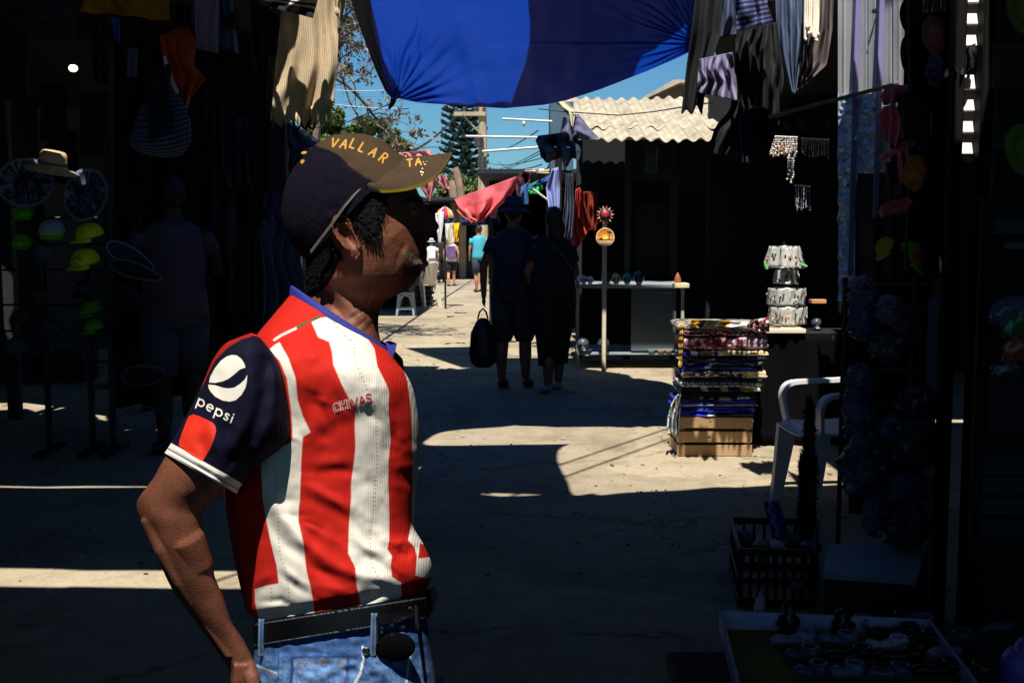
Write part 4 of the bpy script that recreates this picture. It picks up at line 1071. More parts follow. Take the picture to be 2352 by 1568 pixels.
shade2 = [(1213,-90),(1213,0),(1218,60),(1216,100),(1206,150),(1186,205),(1162,249),(1250,242),(1300,232),(1380,206),(1448,178),(1471,134),(1530,95),(1600,40),(1606,-90)]
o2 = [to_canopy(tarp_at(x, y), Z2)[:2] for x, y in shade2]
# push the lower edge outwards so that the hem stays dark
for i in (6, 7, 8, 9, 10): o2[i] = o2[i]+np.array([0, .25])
canopy('added_shade_canopy', 'unseen upper sheet added to shade the right half of the blue tarp', [tuple(p) for p in o2], Z2, [], roofm)
# ================================================================ trees
def leaves(mb, cs, n, size, cols, seed=0, flat=.0):
    g = np.random.default_rng(seed); cs = np.asarray(cs, float); w_ = np.prod(cs[:, 3:], axis=1)**(2/3); w_ /= w_.sum()
    k = g.choice(len(cs), n, p=w_); d = g.normal(0, 1, (n, 3)); d /= np.linalg.norm(d, axis=1)[:, None]
    rr = g.random(n)**.4; c = cs[k, :3]+d*cs[k, 3:]*rr[:, None]
    c += g.normal(0, .12, (n, 3))*cs[k, 3:]
    a = g.normal(0, 1, (n, 3)); a /= np.linalg.norm(a, axis=1)[:, None]; b = np.cross(a, g.normal(0, 1, (n, 3))); b /= np.linalg.norm(b, axis=1)[:, None]
    s = size*(.6+.8*g.random(n))[:, None]
    V = np.stack([c-a*s, c+b*s*.45, c+a*s, c-b*s*.45], 1).reshape(-1, 3)
    ci = np.array([q[:3] for q in cols])[g.integers(0, len(cols), n)]
    mb.add(V, [(4*i, 4*i+1, 4*i+2, 4*i+3) for i in range(n)], np.repeat(ci, 4, axis=0))
leafm = mat('leaf', attr='Col', rough=.5, var=.3, trans=.3)
barkm = mat('bark', rgb(96, 84, 70), rough=.9, var=.4, bump=.6, bscale=30, bdist=.02)
def limb(mb, p, d, L, r, depth, tips, g, bend=.35):
    n = 5; P = [p]; dd_ = d/np.linalg.norm(d)
    for i in range(n):
        dd_ = dd_+g.normal(0, bend*.3, 3); dd_ /= np.linalg.norm(dd_); P.append(P[-1]+dd_*L/n)
    mb.tube(P, [r*(1-.5*i/n) for i in range(n+1)], 6)
    tips.append(P[-1])
    if depth > 0:
        for k in range(3 if depth > 1 else 3):
            q = P[g.integers(2, n+1)]; nd_ = dd_+g.normal(0, .65, 3); nd_[2] += .1
            limb(mb, q, nd_, L*.68, r*.5, depth-1, tips, g, bend)
def px_tree(label, tx_, D, crowns, n, size, cols, trunk_r=.12, seed=1, name='tree', D_spread=1.0, group=None):
    base = G(tx_, 530+1.5*F/D*1.0); base = np.array([X(tx_, D), D, 0])
    t = thing(name, label, 'tree', base, group)
    cs = []
    for cx, cy, rx, ry in crowns:
        c = A(cx, cy, D); k = D/F; cs.append((*c, rx*k, rx*k*D_spread, ry*k))
    cs = np.array(cs); g = np.random.default_rng(seed)
    mb = MB(); top = cs[:, :3].mean(0)
    mb.tube([base, base*.5+top*.5+[0.1, 0, 0], top], [trunk_r, trunk_r*.7, trunk_r*.4], 10)
    for c in cs:
        mid = base*.3+top*.7
        mb.tube([mid, (mid+c[:3])/2+g.normal(0, .1, 3), c[:3]], [trunk_r*.5, trunk_r*.3, trunk_r*.12], 7)
    mb.build('trunk', barkm, t)
    # clumps: break each crown into sub-clumps
    sub = []
    for c in cs:
        for i in range(9):
            d = g.normal(0, 1, 3); d /= np.linalg.norm(d); sub.append((*(c[:3]+d*c[3:]*.75), *(c[3:]*(.25+.25*g.random()))))
    mb = MB(); leaves(mb, sub, n, size, cols, seed); mb.build('crown', leafm, t, smooth=False)
    return t
GR = [rgb(70, 96, 40), rgb(96, 118, 52), rgb(50, 74, 34), rgb(120, 130, 70)]
px_tree('bushy green tree rising behind the cap, left of the sky gap', 800, 26, [(745,262,45,32),(800,290,60,36),(850,300,40,34),(720,300,40,30),(890,330,35,30),(780,340,80,30),(930,352,24,18),(700,255,40,30)], 17000, .08, GR, .16, 3)
px_tree('low green tree at the far end of the street under the pole', 1085, 38, [(1075,440,45,40),(1120,405,26,22),(1140,425,22,18),(1050,470,30,40),(1030,440,30,30)], 7000, .10, [rgb(96, 112, 60), rgb(70, 92, 44), rgb(130, 138, 84)], .2, 5)
px_tree('far green tree peeping out behind the white shirts', 985, 40, [(985,560,25,25),(1010,470,20,25)], 1500, .10, GR, .15, 6)
# bare branching tree
def bare_tree():
    D = 15; base = np.array([X(700, D), D, 0]); t = thing('tree', 'bare branching tree with a few dry seed clusters against the sky', 'tree', base)
    mb = MB(); g = np.random.default_rng(11); tips = []
    mb.tube([base, A(715, 400, D), A(735, 250, D), A(770, 120, D), A(790, -20, D)], [.06, .055, .05, .04, .03], 9)
    for a, b in (((770,120),(800,60)), ((772,140),(820,200)), ((780,60),(812,20)), ((765,100),(850,235)), ((790,0),(830,60)), ((770,180),(905,240)), ((760,200),(800,150)), ((780,30),(840,110)), ((785,-10),(815,-40))):
        p = A(*a, D+g.normal(0, .2)); q = A(*b, D+g.normal(0, .4)); d = q-p
        limb(mb, p, d, np.linalg.norm(d), .022, 3, tips, g, .5)
    mb.build('trunk', mat('grey_bark', rgb(120, 104, 92), rough=.9, var=.3), t)
    mb = MB(); tips = [p for p in tips]
    cs = [(*tips[g.integers(len(tips))], .12, .12, .08) for _ in range(150)]
    leaves(mb, cs, 2600, .035, [rgb(150, 130, 110), rgb(110, 100, 80), rgb(86, 100, 56), rgb(170, 150, 150)], 12); mb.build('crown', leafm, t, smooth=False)
bare_tree()
def norfolk():
    D = 46.; k = D/F; base = np.array([X(1066, D), D, 0]); t = thing('pine_tree', 'tall blue green Norfolk pine with tiered upcurved branches', 'tree', base)
    top = Z(120, D); mb = MB(); mb.tube([base, [base[0], D, top]], [.25, .05], 8); mb.build('trunk', barkm, t)
    g = np.random.default_rng(4); mb = MB(); cols = [rgb(36, 66, 62), rgb(28, 52, 56), rgb(52, 84, 74)]
    z = Z(560, D); i = 0
    while z < top-.3:
        f = (z-0)/(top); yy = 530-(z-1.5)/k
        R_ = np.interp(yy, [120, 200, 250, 330, 420, 560], [12, 30, 42, 50, 58, 60])*k
        nb_ = 11
        for j in range(nb_):
            an = 2*PI*(j+.5*(i % 2))/nb_+g.normal(0, .1); L = R_*(.85+.3*g.random())
            dv = np.array([math.cos(an), math.sin(an), 0])
            P = [np.array([base[0], D, z])+dv*L*s_+np.array([0, 0, -.05*s_+.32*s_**2*L]) for s_ in (0.05, .3, .55, .8, 1.0)]
            c = cols[g.integers(3)][:3]
            for a in range(len(P)-1):
                for rr in range(3):
                    q = P[a]+(P[a+1]-P[a])*(rr/3); n_ = 5
                    for s2 in range(n_):
                        an2 = g.random()*2*PI; off_ = np.array([-dv[1]*math.cos(an2), dv[0]*math.cos(an2), abs(math.sin(an2))])*.13*(.7+.6*g.random())
                        mb.tube([q, q+off_*.6+dv*.05, q+off_+dv*.08], [.028, .03, .008], 4, C=c, caps=False)
        z += .27; i += 1
    mb.build('crown', leafm, t, smooth=False)
norfolk()
# trunks in front of the pine
def dead_trunk(label, pts, D, r):
    mb = MB(); P = [A(x, y, D) for x, y in pts]; mb.tube([np.array([P[0][0], D, 0])]+P, [r]+[r]*(len(P)-1)+[r*.7], 8); mb.build('dead_tree', mat('pale_trunk', rgb(150, 126, 100), rough=.9, var=.3, scale=4), label=label, cat='dead tree')
dead_trunk('pale bare trunk bending in front of the Norfolk pine', [(1062,470),(1056,430),(1050,400),(1046,385)], 36, .12)
dead_trunk('shorter pale stump left of the bending trunk', [(1046,470),(1040,430),(1036,415)], 37, .15)
# utility pole
def pole():
    D = 32; b = np.array([X(1109, D), D, 0]); t = thing('utility_pole', 'pale concrete power pole with a crossarm right of the pine', 'utility pole', b)
    conc = mat('pole_concrete', rgb(176, 160, 132), rough=.85, var=.2, scale=3)
    mb = MB(); mb.tube([b, [b[0], D, Z(236, D)]], [.16, .11], 12); mb.build('post', conc, t)
    mb = MB(); k = D/F; mb.box(A(1079, 262, D-.15), (72*k, .1, .11), 0); mb.build('crossarm', conc, t)
    for x in (1048, 1066, 1092, 1112):
        mb = MB(); mb.lathe([(.03, 0), (.06, .03), (.03, .06), (.06, .1), (.02, .14)], A(x, 258, D-.15), 10); mb.build('insulator', mat('porcelain', rgb(90, 80, 70), rough=.3), t)
    mb = MB(); mb.tube([A(1065, 266, D-.1), A(1106, 310, D)], .025, 6); mb.build('brace', conc, t)
    mb = MB(); mb.lathe([(.02, 0), (.13, .02), (.13, .3), (.05, .36)], A(1100, 338, D-.2), 12); mb.build('transformer', mat('dark_steel', rgb(60, 60, 64), rough=.5), t)
    mb = MB(); mb.box(A(1108, 372, D-.2), (.22, .16, .3)); mb.build('junction_box', MATS['dark_steel'], t)
pole()
wirem = mat('wire', rgb(20, 22, 26), rough=.6)
def wire(label, p, q, sag, r=.008, m=wirem, name='cable'):
    p = np.array(p); q = np.array(q); P = [p+(q-p)*s+np.array([0, 0, -sag*4*s*(1-s)]) for s in np.linspace(0, 1, 14)]
    MB().tube(P, r, 6).build(name, m, label=label, cat='cable', group='overhead wires')
wire('thick twisted cable running down left from the crossarm', A(1046, 268, 31.8), A(740, 420, 12), .25, .022)
wire('thin wire falling beside the pine from the crossarm', A(1064, 262, 31.8), A(985, 460, 24), .1)
wire('wire crossing in front of the pine just above mid height', A(1108, 318, 31.8), A(780, 322, 22), .2)
wire('uppermost of two parallel wires at the left sky gap', A(600, 185, 12), A(905, 206, 12), .05, .004, mat('pale_wire', rgb(190, 190, 190), rough=.5))
wire('lower of two parallel wires at the left sky gap', A(600, 208, 12), A(940, 250, 12), .05, .004, MATS['pale_wire'])
for i, (a, b, L) in enumerate((((1112,345),(1236,300),'wire rising from the pole towards the stall, topmost on the right'), ((1112,372),(1300,345),'sagging wire between the pole and the booth roof'), ((1112,392),(1300,310),'steep wire fanning right from the pole'),
                     ((1112,398),(1330,300),'wire fanning right just below the steep one'), ((1112,408),(1300,390),'lowest wire reaching right from the pole'), ((1145,372),(1245,378),'short level wire with a drop above the red cloth'))):
    wire(L, A(*a, 31.8), A(*b, 13), .12, .007)
# ================================================================ concrete street: stalls and goods of the far end
darkm = mat('dark_stall', rgb(26, 26, 30), rough=.85, var=.4, scale=3, bump=.3, bscale=12)
def far_stall(label, x0, x1, D, ztop, depth=2.5, m=darkm, counter=True, group='stalls down the street'):
    a = X(x0, D); b = X(x1, D); t = thing('market_stall', label, 'market stall', ((a+b)/2, D+depth/2, 0), group)
    w_ = b-a
    mb = MB(); mb.box(((a+b)/2, D+depth, ztop/2), (w_, .08, ztop)); mb.build('back_wall', m, t)
    for x in (a, b):
        mb = MB(); mb.box((x, D+depth/2, ztop/2), (.06, depth, ztop)); mb.build('side_wall', m, t)
    mb = MB(); mb.box(((a+b)/2, D+depth/2-1.0, ztop+.04), (w_+.3, depth+2.2, .07)); mb.build('roof', mat('stall_roof_tarp', rgb(28, 34, 52), rough=.8, var=.3), t)
    if counter:
        mb = MB(); mb.box(((a+b)/2, D+.45, .42), (w_-.2, .7, .84)); mb.build('counter', mat('counter_wood', rgb(48, 42, 38), rough=.8, var=.4), t)
        for i in range(int(w_/.28)):       # goods on the counter
            pass
    return t
far_stall('dark stall at the far end of the street behind the backpackers', 955, 1122, 36, 2.4)
far_stall('dark stall on the left of the far street behind the white chair', 840, 935, 21, 2.1, counter=False)
far_stall('dark stall directly behind the couple', 1128, 1330, 17.5, 2.25, 3)
# goods hanging along those stalls : small bright shirts
def quadcloth(name, label, cat, L, R, D, col, **k): return cloth(name, label, cat, L, R, D, col, nu=k.pop('nu', 24), nv=k.pop('nv', 20), **k)
g_far = 'clothes hung along the far stalls'
quadcloth('banner', 'pale pink cloth strung just above the cap visor', 'cloth', [(905,352),(925,366)], [(990,344),(992,362)], 15, rgb(232, 165, 165), amp=.05, nf=3, trans=True)
quadcloth('banner', 'pink triangular cloth hanging right of the visor tip, left one', 'cloth', [(965,430),(972,440),(985,462)], [(1002,400),(1000,425),(988,464)], 14, rgb(225, 150, 155), amp=.05, nf=2, trans=True)
quadcloth('banner', 'pink cloth with a pointed corner right of the triangular one', 'cloth', [(1000,400),(1006,420),(1018,432)], [(1024,402),(1030,415),(1032,436)], 14, rgb(222, 160, 165), amp=.05, nf=2, trans=True)
# red cloth
quadcloth('banner', 'coral red cloth strung across the street', 'cloth', [(1043,458),(1054,478),(1066,492),(1082,513)], [(1186,405),(1184,430),(1170,455),(1108,508)], 14.3, rgb(244, 124, 132), amp=.10, nf=2.5, trans=True, nu=80, nv=40)
quadcloth('banner', 'pale salmon scarf under the coral red cloth', 'cloth', [(1049,483),(1062,497),(1075,505)], [(1072,478),(1085,500),(1098,506)], 14.2, rgb(232, 160, 140), amp=.03, nf=1.5, trans=True)
quadcloth('banner', 'orange corner of cloth behind the coral red one', 'cloth', [(1120,455),(1115,480)], [(1165,440),(1130,485)], 17.3, rgb(190, 70, 30), amp=.03, nf=1.5, trans=True)
def umbrella():
    c = A(1022, 500, 22); t = thing('umbrella', 'small pink, yellow and white parasol over the far street', 'umbrella', (c[0], c[1], 0))
    mb = MB(); n = 16; k = 22/F; cols = [rgb(230, 60, 100), rgb(240, 200, 60), rgb(240, 235, 235), rgb(190, 80, 180)]
    for j in range(n):
        a0, a1 = 2*PI*j/n, 2*PI*(j+1)/n; V = [c+[0, 0, 26*k]]
        rows = [(24*k, -.00), (15*k, 17*k)]
        q = [c+[r_*math.cos(a), r_*math.sin(a), z] for r_, z in rows for a in (a0, a1)]
        mb.add([V[0], q[2], q[3]], [(0, 1, 2)], cols[j % 4][:3]); mb.add([q[2], q[3], q[1], q[0]], [(0, 1, 2, 3)], cols[j % 4][:3])
    mb.build('canopy', mat('thin_cloth', attr='Col', rough=.85, var=.18, trans=.4), t, solid=.01)
    MB().tube([(c[0], c[1], 0), c+[0, 0, 26*k]], .02, 8).build('pole', wirem, t)
umbrella()
for L, R, D, c, lb in (([(1000,490),(1004,528),(1006,555)], [(1020,486),(1018,520),(1012,560)], 19, rgb(220, 218, 222), 'long white shirt hanging nearest the man\'s nose'),
                       ([(1022,514),(1024,545),(1026,566)], [(1042,512),(1043,540),(1044,558)], 20, rgb(214, 205, 190), 'cream tee shirt hanging beside the yellow one'),
                       ([(1042,513),(1043,540),(1043,556)], [(1056,512),(1054,538),(1052,556)], 20, rgb(240, 196, 20), 'yellow tee shirt hanging over the far stall'),
                       ([(1128,478),(1127,500)], [(1142,476),(1142,502)], 16.8, rgb(150, 120, 160), 'small mauve cloth below the coral red one'),
                       ([(1014,500),(1012,510)], [(1050,502),(1040,514)], 20.5, rgb(30, 40, 70), 'navy swag above the cream tee shirt')):
    quadcloth('hanging_shirt', lb, 'clothing', L, R, D, c, amp=.03, nf=2, group=g_far)
cloth('awning', 'navy awning edge of the far stall under the coral cloth', 'awning', [(1058,498),(1060,518)], [(1145,470),(1150,516)], 17.6, rgb(24, 34, 74), amp=.05, nf=3)
# right of the red cloth
quadcloth('hanging_shirt', 'maroon cloth draped on the stall corner above the red one', 'clothing', [(1182,412),(1186,440),(1190,455)], [(1205,390),(1222,395),(1215,430)], 14, rgb(84, 34, 44), amp=.05, nf=2, group=g_far)
quadcloth('hanging_shirt', 'neon green shirt on the stall right of the red cloth', 'clothing', [(1214,424),(1212,436),(1216,446)], [(1243,412),(1247,432),(1240,447)], 13.6, rgb(30, 190, 70), amp=.03, nf=2, group=g_far)
quadcloth('hanging_shirt', 'sky blue towel hanging left of the neon green shirt', 'clothing', [(1196,430),(1192,470)], [(1212,420),(1214,470)], 13.7, rgb(60, 110, 170), amp=.03, nf=2, group=g_far)
quadcloth('hanging_shirt', 'blue scarf slung over the stall roof edge', 'clothing', [(1205,432),(1212,437)], [(1262,402),(1258,420)], 13.5, rgb(46, 84, 150), amp=.04, nf=2, group=g_far)
quadcloth('hanging_dress', 'pale lavender blue dress hanging at the booth corner', 'clothing', [(1268,388),(1254,430),(1262,500),(1274,524)], [(1282,384),(1286,430),(1284,490),(1279,526)], 12.9, rgb(150, 160, 210), amp=.05, nf=2, group=g_far)
quadcloth('awning', 'small white awning flap above the maroon cloth', 'awning', [(1208,388),(1206,392)], [(1250,388),(1252,396)], 13.8, rgb(220, 214, 205), amp=.02, nf=1)
quadcloth('awning', 'cream flap beside the stall corner', 'awning', [(1237,395),(1232,398)], [(1262,388),(1262,398)], 12.6, rgb(200, 180, 140), amp=.02, nf=1)
rodm = mat('white_rod', rgb(210, 205, 195), rough=.4, var=.1)
def rod(label, a, b, D, r, m=rodm, name='rod', D2=None):
    MB().tube([A(*a, D), A(*b, D2 or D)], r, 8).build(name, m, label=label, cat='rod')
rod('uppermost white rod sticking out left of the booth', (1154,273), (1268,279), 12.6, .012)
rod('long white rod across the power pole', (1058,313), (1240,316), 12.2, .013)
rod('lower white rod rising slightly to the right', (1108,348), (1242,338), 12.2, .013)
rod('thin white strut below the neon green shirt', (1224,434), (1262,462), 13.2, .012)
MB().ell(A(1203, 284, 12.5), (.02, .02, .03), 8, 6).build('light_bulb', rodm, label='small bulb hanging under the uppermost white rod', cat='bulb')
# ================================================================ booth with the corrugated roof
def booth():
    t = thing('market_booth', 'booth with a wavy cream corrugated roof and dark interior', 'booth', (X(1450, 13.5), 13.5, 0))
    cream = mat('roof_cream', rgb(182, 170, 148), rough=.85, var=.35, scale=5, bump=.3, bscale=40, bdist=.004)
    per = 31.0
    def sheet(x0f, x1, ya, Da, yb, Db, nm, ragged=0, dz=0):
        nu, nv = 420, 26; mb = MB(); P = np.empty((nv, nu, 3))
        za, zb = Z(ya, Da), Z(yb, Db)
        for i in range(nv):
            f = i/(nv-1); D = Da+(Db-Da)*f; z = za+(zb-za)*f
            xs = np.linspace(x0f(f), x1, nu); wx = (xs-CX)/F*12.6      # world x taken at one distance so ribs run straight
            ph_ = wx/(per*12.6/F)*2*PI
            P[i, :, 0] = wx; P[i, :, 1] = D+(.04*vnoise(wx*9, wx*0, 77) if i == 0 and ragged else 0); P[i, :, 2] = z+dz+.020*np.sin(ph_)+.009*vnoise(wx*3, wx*0+f*4, 70)
        mb.grid(P); return mb.build(nm, cream, t, solid=.008)
    sheet(lambda f: 1362-40*f, 1720, 322, 12.1, 290, 12.9, 'roof_sheet', 1)
    sheet(lambda f: 1336-34*f, 1720, 296, 12.75, 229, 14.6, 'roof_sheet', 1, .012)
    # marks on the roof
    bluec = mat('booth_corner', rgb(70, 96, 112), rough=.8, var=.2, scale=3)
    mb = MB(); a, b = A(1264, 232, 13.3), A(1318, 232, 13.3); zb_ = Z(392, 13.3); mb.box(((a[0]+b[0])/2, 13.6, (a[2]+zb_)/2), (b[0]-a[0], .5, a[2]-zb_)); mb.build('corner_wall', bluec, t)
    green = mat('green_wall', rgb(26, 38, 38), rough=.9, var=.3, scale=3, bump=.3, bscale=15)
    xa, xb = X(1335, 15), X(1960, 15); mb = MB()
    zt = Z(300, 15)
    mb.box(((xa+xb)/2, 15.1, zt/2), (xb-xa, .12, zt)); mb.build('back_wall', mat('booth_back', rgb(9, 11, 12), rough=.9, var=.3), t)
    # upper panel with a small window
    D = 13.4; x0, x1_, x2, x3 = X(1441, D), X(1479, D), X(1508, D), X(1648, D); z0, z1, z2, z3 = Z(415, D), Z(400, D), Z(338, D), Z(322, D)
    mb = MB()
    for (p, q, r_, s) in ((x0, x3, z0, z1), (x0, x3, z2, z3), (x0, x1_, z1, z2), (x2, x3, z1, z2)): mb.box(((p+q)/2, D, (r_+s)/2), (q-p, .06, s-r_))
    mb.build('front_panel', green, t)
    mb = MB(); mb.box(((x1_+x2)/2, D+.05, (z1+z2)/2), (x2-x1_, .02, z2-z1)); mb.build('window', mat('dark_glass', rgb(10, 12, 14), rough=.2), t)
    for x in (1330, 1441, 1548, 1648, 1765):
        mb = MB(); p = X(x, 13.3); mb.box((p, 13.3, Z(322, 13.3)/2), (.07, .07, Z(322, 13.3))); mb.build('post', mat('old_post', rgb(26, 32, 32), rough=.85, var=.3), t)
    mb = MB(); mb.box((X(1505, 13.5), 13.5, Z(560, 13.5)-.05), (X(1550, 13.5)-X(1460, 13.5), .05, 1.0)); mb.build('board', mat('green_board', rgb(12, 26, 20), rough=.9, var=.4), t)
    mb = MB(); mb.box((X(1270, 15)-.0, 15, 1.2), (.08, 3.4, 2.4)); mb.build('side_wall', MATS['booth_back'], t)
    return t
booth()
MB().tube([A(1236, 250, 12), A(1300, 257, 12), A(1420, 265, 12), A(1500, 257, 12), A(1640, 235, 11)], .007, 6).build('rope', wirem, label='dark rope stretched in front of the corrugated roof', cat='rope')
def gable():
    t = thing('house', 'grey brown gabled house end showing above the corrugated roof', 'house', (X(1560, 19), 19, 0))
    D = 19; mb = MB(); mb.slab([A(1440, 262, D), A(1450, 240, D), A(1482, 222, D), A(1562, 188, D), A(1640, 188, D), A(1640, 262, D)], (0, 3, 0)); mb.build('wall', mat('gable_wall', rgb(128, 112, 92), rough=.9, var=.2, scale=3), t)
    mb = MB(); mb.slab([A(1478, 223, D-.3), A(1548, 183, D-.3), A(1640, 183, D-.3), A(1640, 191, D-.3), A(1562, 190, D-.3), A(1484, 226, D-.3)], (0, 3.4, 0)); mb.build('roof', mat('gable_roof', rgb(180, 168, 150), rough=.8, var=.2), t)
gable()
# dark folded tarp at the booth corner
cloth('tarp_bundle', 'dark blue grey tarp bundled on the booth corner', 'tarp', [(1236,312),(1230,325),(1240,350),(1242,366)], [(1322,300),(1330,330),(1335,350),(1330,372)], 11.9, rgb(60, 74, 92), amp=.12, nf=3, ragged=8, nu=80, nv=50, D2=12.0)
cloth('tarp_bundle', 'lavender grey cloth under the left edge of the corrugated roof', 'tarp', [(1294,268),(1288,300),(1285,318)], [(1330,262),(1350,290),(1380,322)], 12.05, rgb(110, 108, 136), amp=.05, nf=2, nu=50, nv=40)
cloth('cloth', 'cream scrap of cloth at the tip of the blue tarp', 'cloth', [(1272,232),(1300,256),(1312,290)], [(1300,230),(1322,256),(1316,292)], 12.0, rgb(212, 206, 170), amp=.03, nf=1)
cloth('hanging_dress', 'coral red dress hanging in the shade of the booth', 'clothing', [(1322,436),(1318,500),(1314,590)], [(1332,430),(1348,500),(1358,520)], 12.6, rgb(200, 60, 44), amp=.05, nf=3, group='clothes hung at the booth')
cloth('hanging_dress', 'dark orange shirt beside the coral red dress', 'clothing', [(1340,440),(1342,500),(1346,528)], [(1372,440),(1374,500),(1370,530)], 12.7, rgb(150, 50, 30), amp=.05, nf=3, group='clothes hung at the booth')
cloth('hanging_dress', 'grey blue dress right of the coral red one', 'clothing', [(1300,400),(1296,470),(1290,540)], [(1316,400),(1318,480),(1314,560)], 12.9, rgb(60, 70, 90), amp=.05, nf=3, group='clothes hung at the booth')
# ================================================================ counter with skulls
def counter():
    D = 12.3; t = thing('display_counter', 'long grey counter carrying painted skulls', 'counter', (X(1450, D), D+.4, 0))
    z = Z(657, D); xa, xb = X(1322, D), X(1580, D)
    mb = MB(); mb.box(((xa+xb)/2, D+.4, z), (xb-xa, .85, .045)); mb.build('counter_top', mat('counter_white', rgb(150, 160, 166), rough=.6, var=.2), t)
    mb = MB(); mb.box((X(1563, D), D-.02, z+.01), (X(1580, D)-X(1544, D), .25, .05)); mb.build('sunlit_end', mat('sunlit_cream', rgb(224, 208, 170), rough=.7), t)  # lighter block stands in for sunlight on the counter's right end
    mb = MB(); x0, x1 = X(1452, D), X(1556, D); mb.box(((x0+x1)/2, D+.02, (Z(662, D)+Z(806, D))/2), (x1-x0, .03, Z(662, D)-Z(806, D))); mb.build('front_panel', mat('grey_panel', rgb(84, 96, 104), rough=.7, var=.25, scale=2), t)
    for x, z0 in ((1571, 0), (1328, 0), (1388, 0)):
        mb = MB(); mb.box((X(x, D), D+.02, (z-.02)/2), (.035, .035, z-.03)); mb.build('leg', mat('pale_leg', rgb(176, 172, 160), rough=.6, var=.15), t)
    zz = Z(812, D); mb = MB(); mb.box(((xa+xb)/2-.02, D+.42, zz), (xb-xa-.1, .8, .03)); mb.build('shelf', MATS['counter_white'], t)
    return z, zz, D
cz, cz2, cD = counter()
def skull(px_, D, z, r, col, label, yaw=0):
    x = X(px_, D); t = thing('skull', label, 'painted skull', (x, D, z), 'painted skulls on the counter')
    mb = MB(); mb.ell((x, D, z+r*1.15), (r*.85, r, r*.9), 16, 12); mb.ell((x, D-r*.55, z+r*.45), (r*.5, r*.5, r*.45), 12, 8); mb = remesh(mb, r*.09)
    mb.build('cranium', mat('skull_'+label.split()[0], col, rough=.35, var=.3, scale=40), t)
    for s in (-1, 1): MB().ell((x+s*r*.34, D-r*.88, z+r*1.02), (r*.22, r*.16, r*.22), 10, 8).build('eye_socket', wirem, t)
    MB().box((x, D-r*1.02, z+r*.36), (r*.6, .006, r*.16)).build('teeth', mat('teeth', rgb(235, 230, 215), rough=.4), t)
skull(1341, 12.2, cz+.02, .05, rgb(196, 190, 200), 'lilac skull at the left end of the counter')
skull(1356, 12.2, cz+.02, .045, rgb(226, 226, 226), 'white skull second from the left on the counter')
skull(1416, 12.15, cz+.02, .062, rgb(220, 180, 140), 'peach skull in the middle of the counter')
skull(1441, 12.15, cz+.02, .062, rgb(70, 160, 140), 'turquoise skull right of the peach one')
skull(1468, 12.15, cz+.02, .075, rgb(50, 70, 84), 'slate large skull right of the turquoise one')
skull(1394, 12.2, cz+.02, .07, rgb(44, 50, 66), 'navy spiky skull at the foot of the white post')
skull(1388, 12.3, cz2+.02, .08, rgb(70, 80, 86), 'grey skull on the lower shelf')
skull(1340, 12.3, cz2+.02, .08, rgb(84, 96, 100), 'ash skull on the lower shelf at its left end')
MB().lathe([(.005, 0), (.032, .002), (.04, .03), (.028, .07), (.012, .1), (.002, .115)], (X(1558, cD), cD, cz+.035), 14).build('figurine', mat('brown_clay', rgb(150, 90, 60), rough=.6), label='small brown figurine on the sunlit end of the counter', cat='figurine')
for i, (x, lb, c) in enumerate(((1500, 'flat pale green dish on the lower shelf', rgb(150, 200, 180)), (1522, 'cream dish on the lower shelf by the lit end', rgb(230, 210, 180)), (1540, 'white dish at the lit end of the lower shelf', rgb(235, 230, 215)), (1350, 'grey dish left on the lower shelf', rgb(90, 110, 120)))):
    MB().lathe([(.002, 0), (.04, .002), (.07, .03), (.066, .032), (.03, .01)], (X(x, cD), cD+.05, cz2+.016), 16).build('dish', mat('dish%d' % i, c, rough=.4), label=lb, cat='dish')
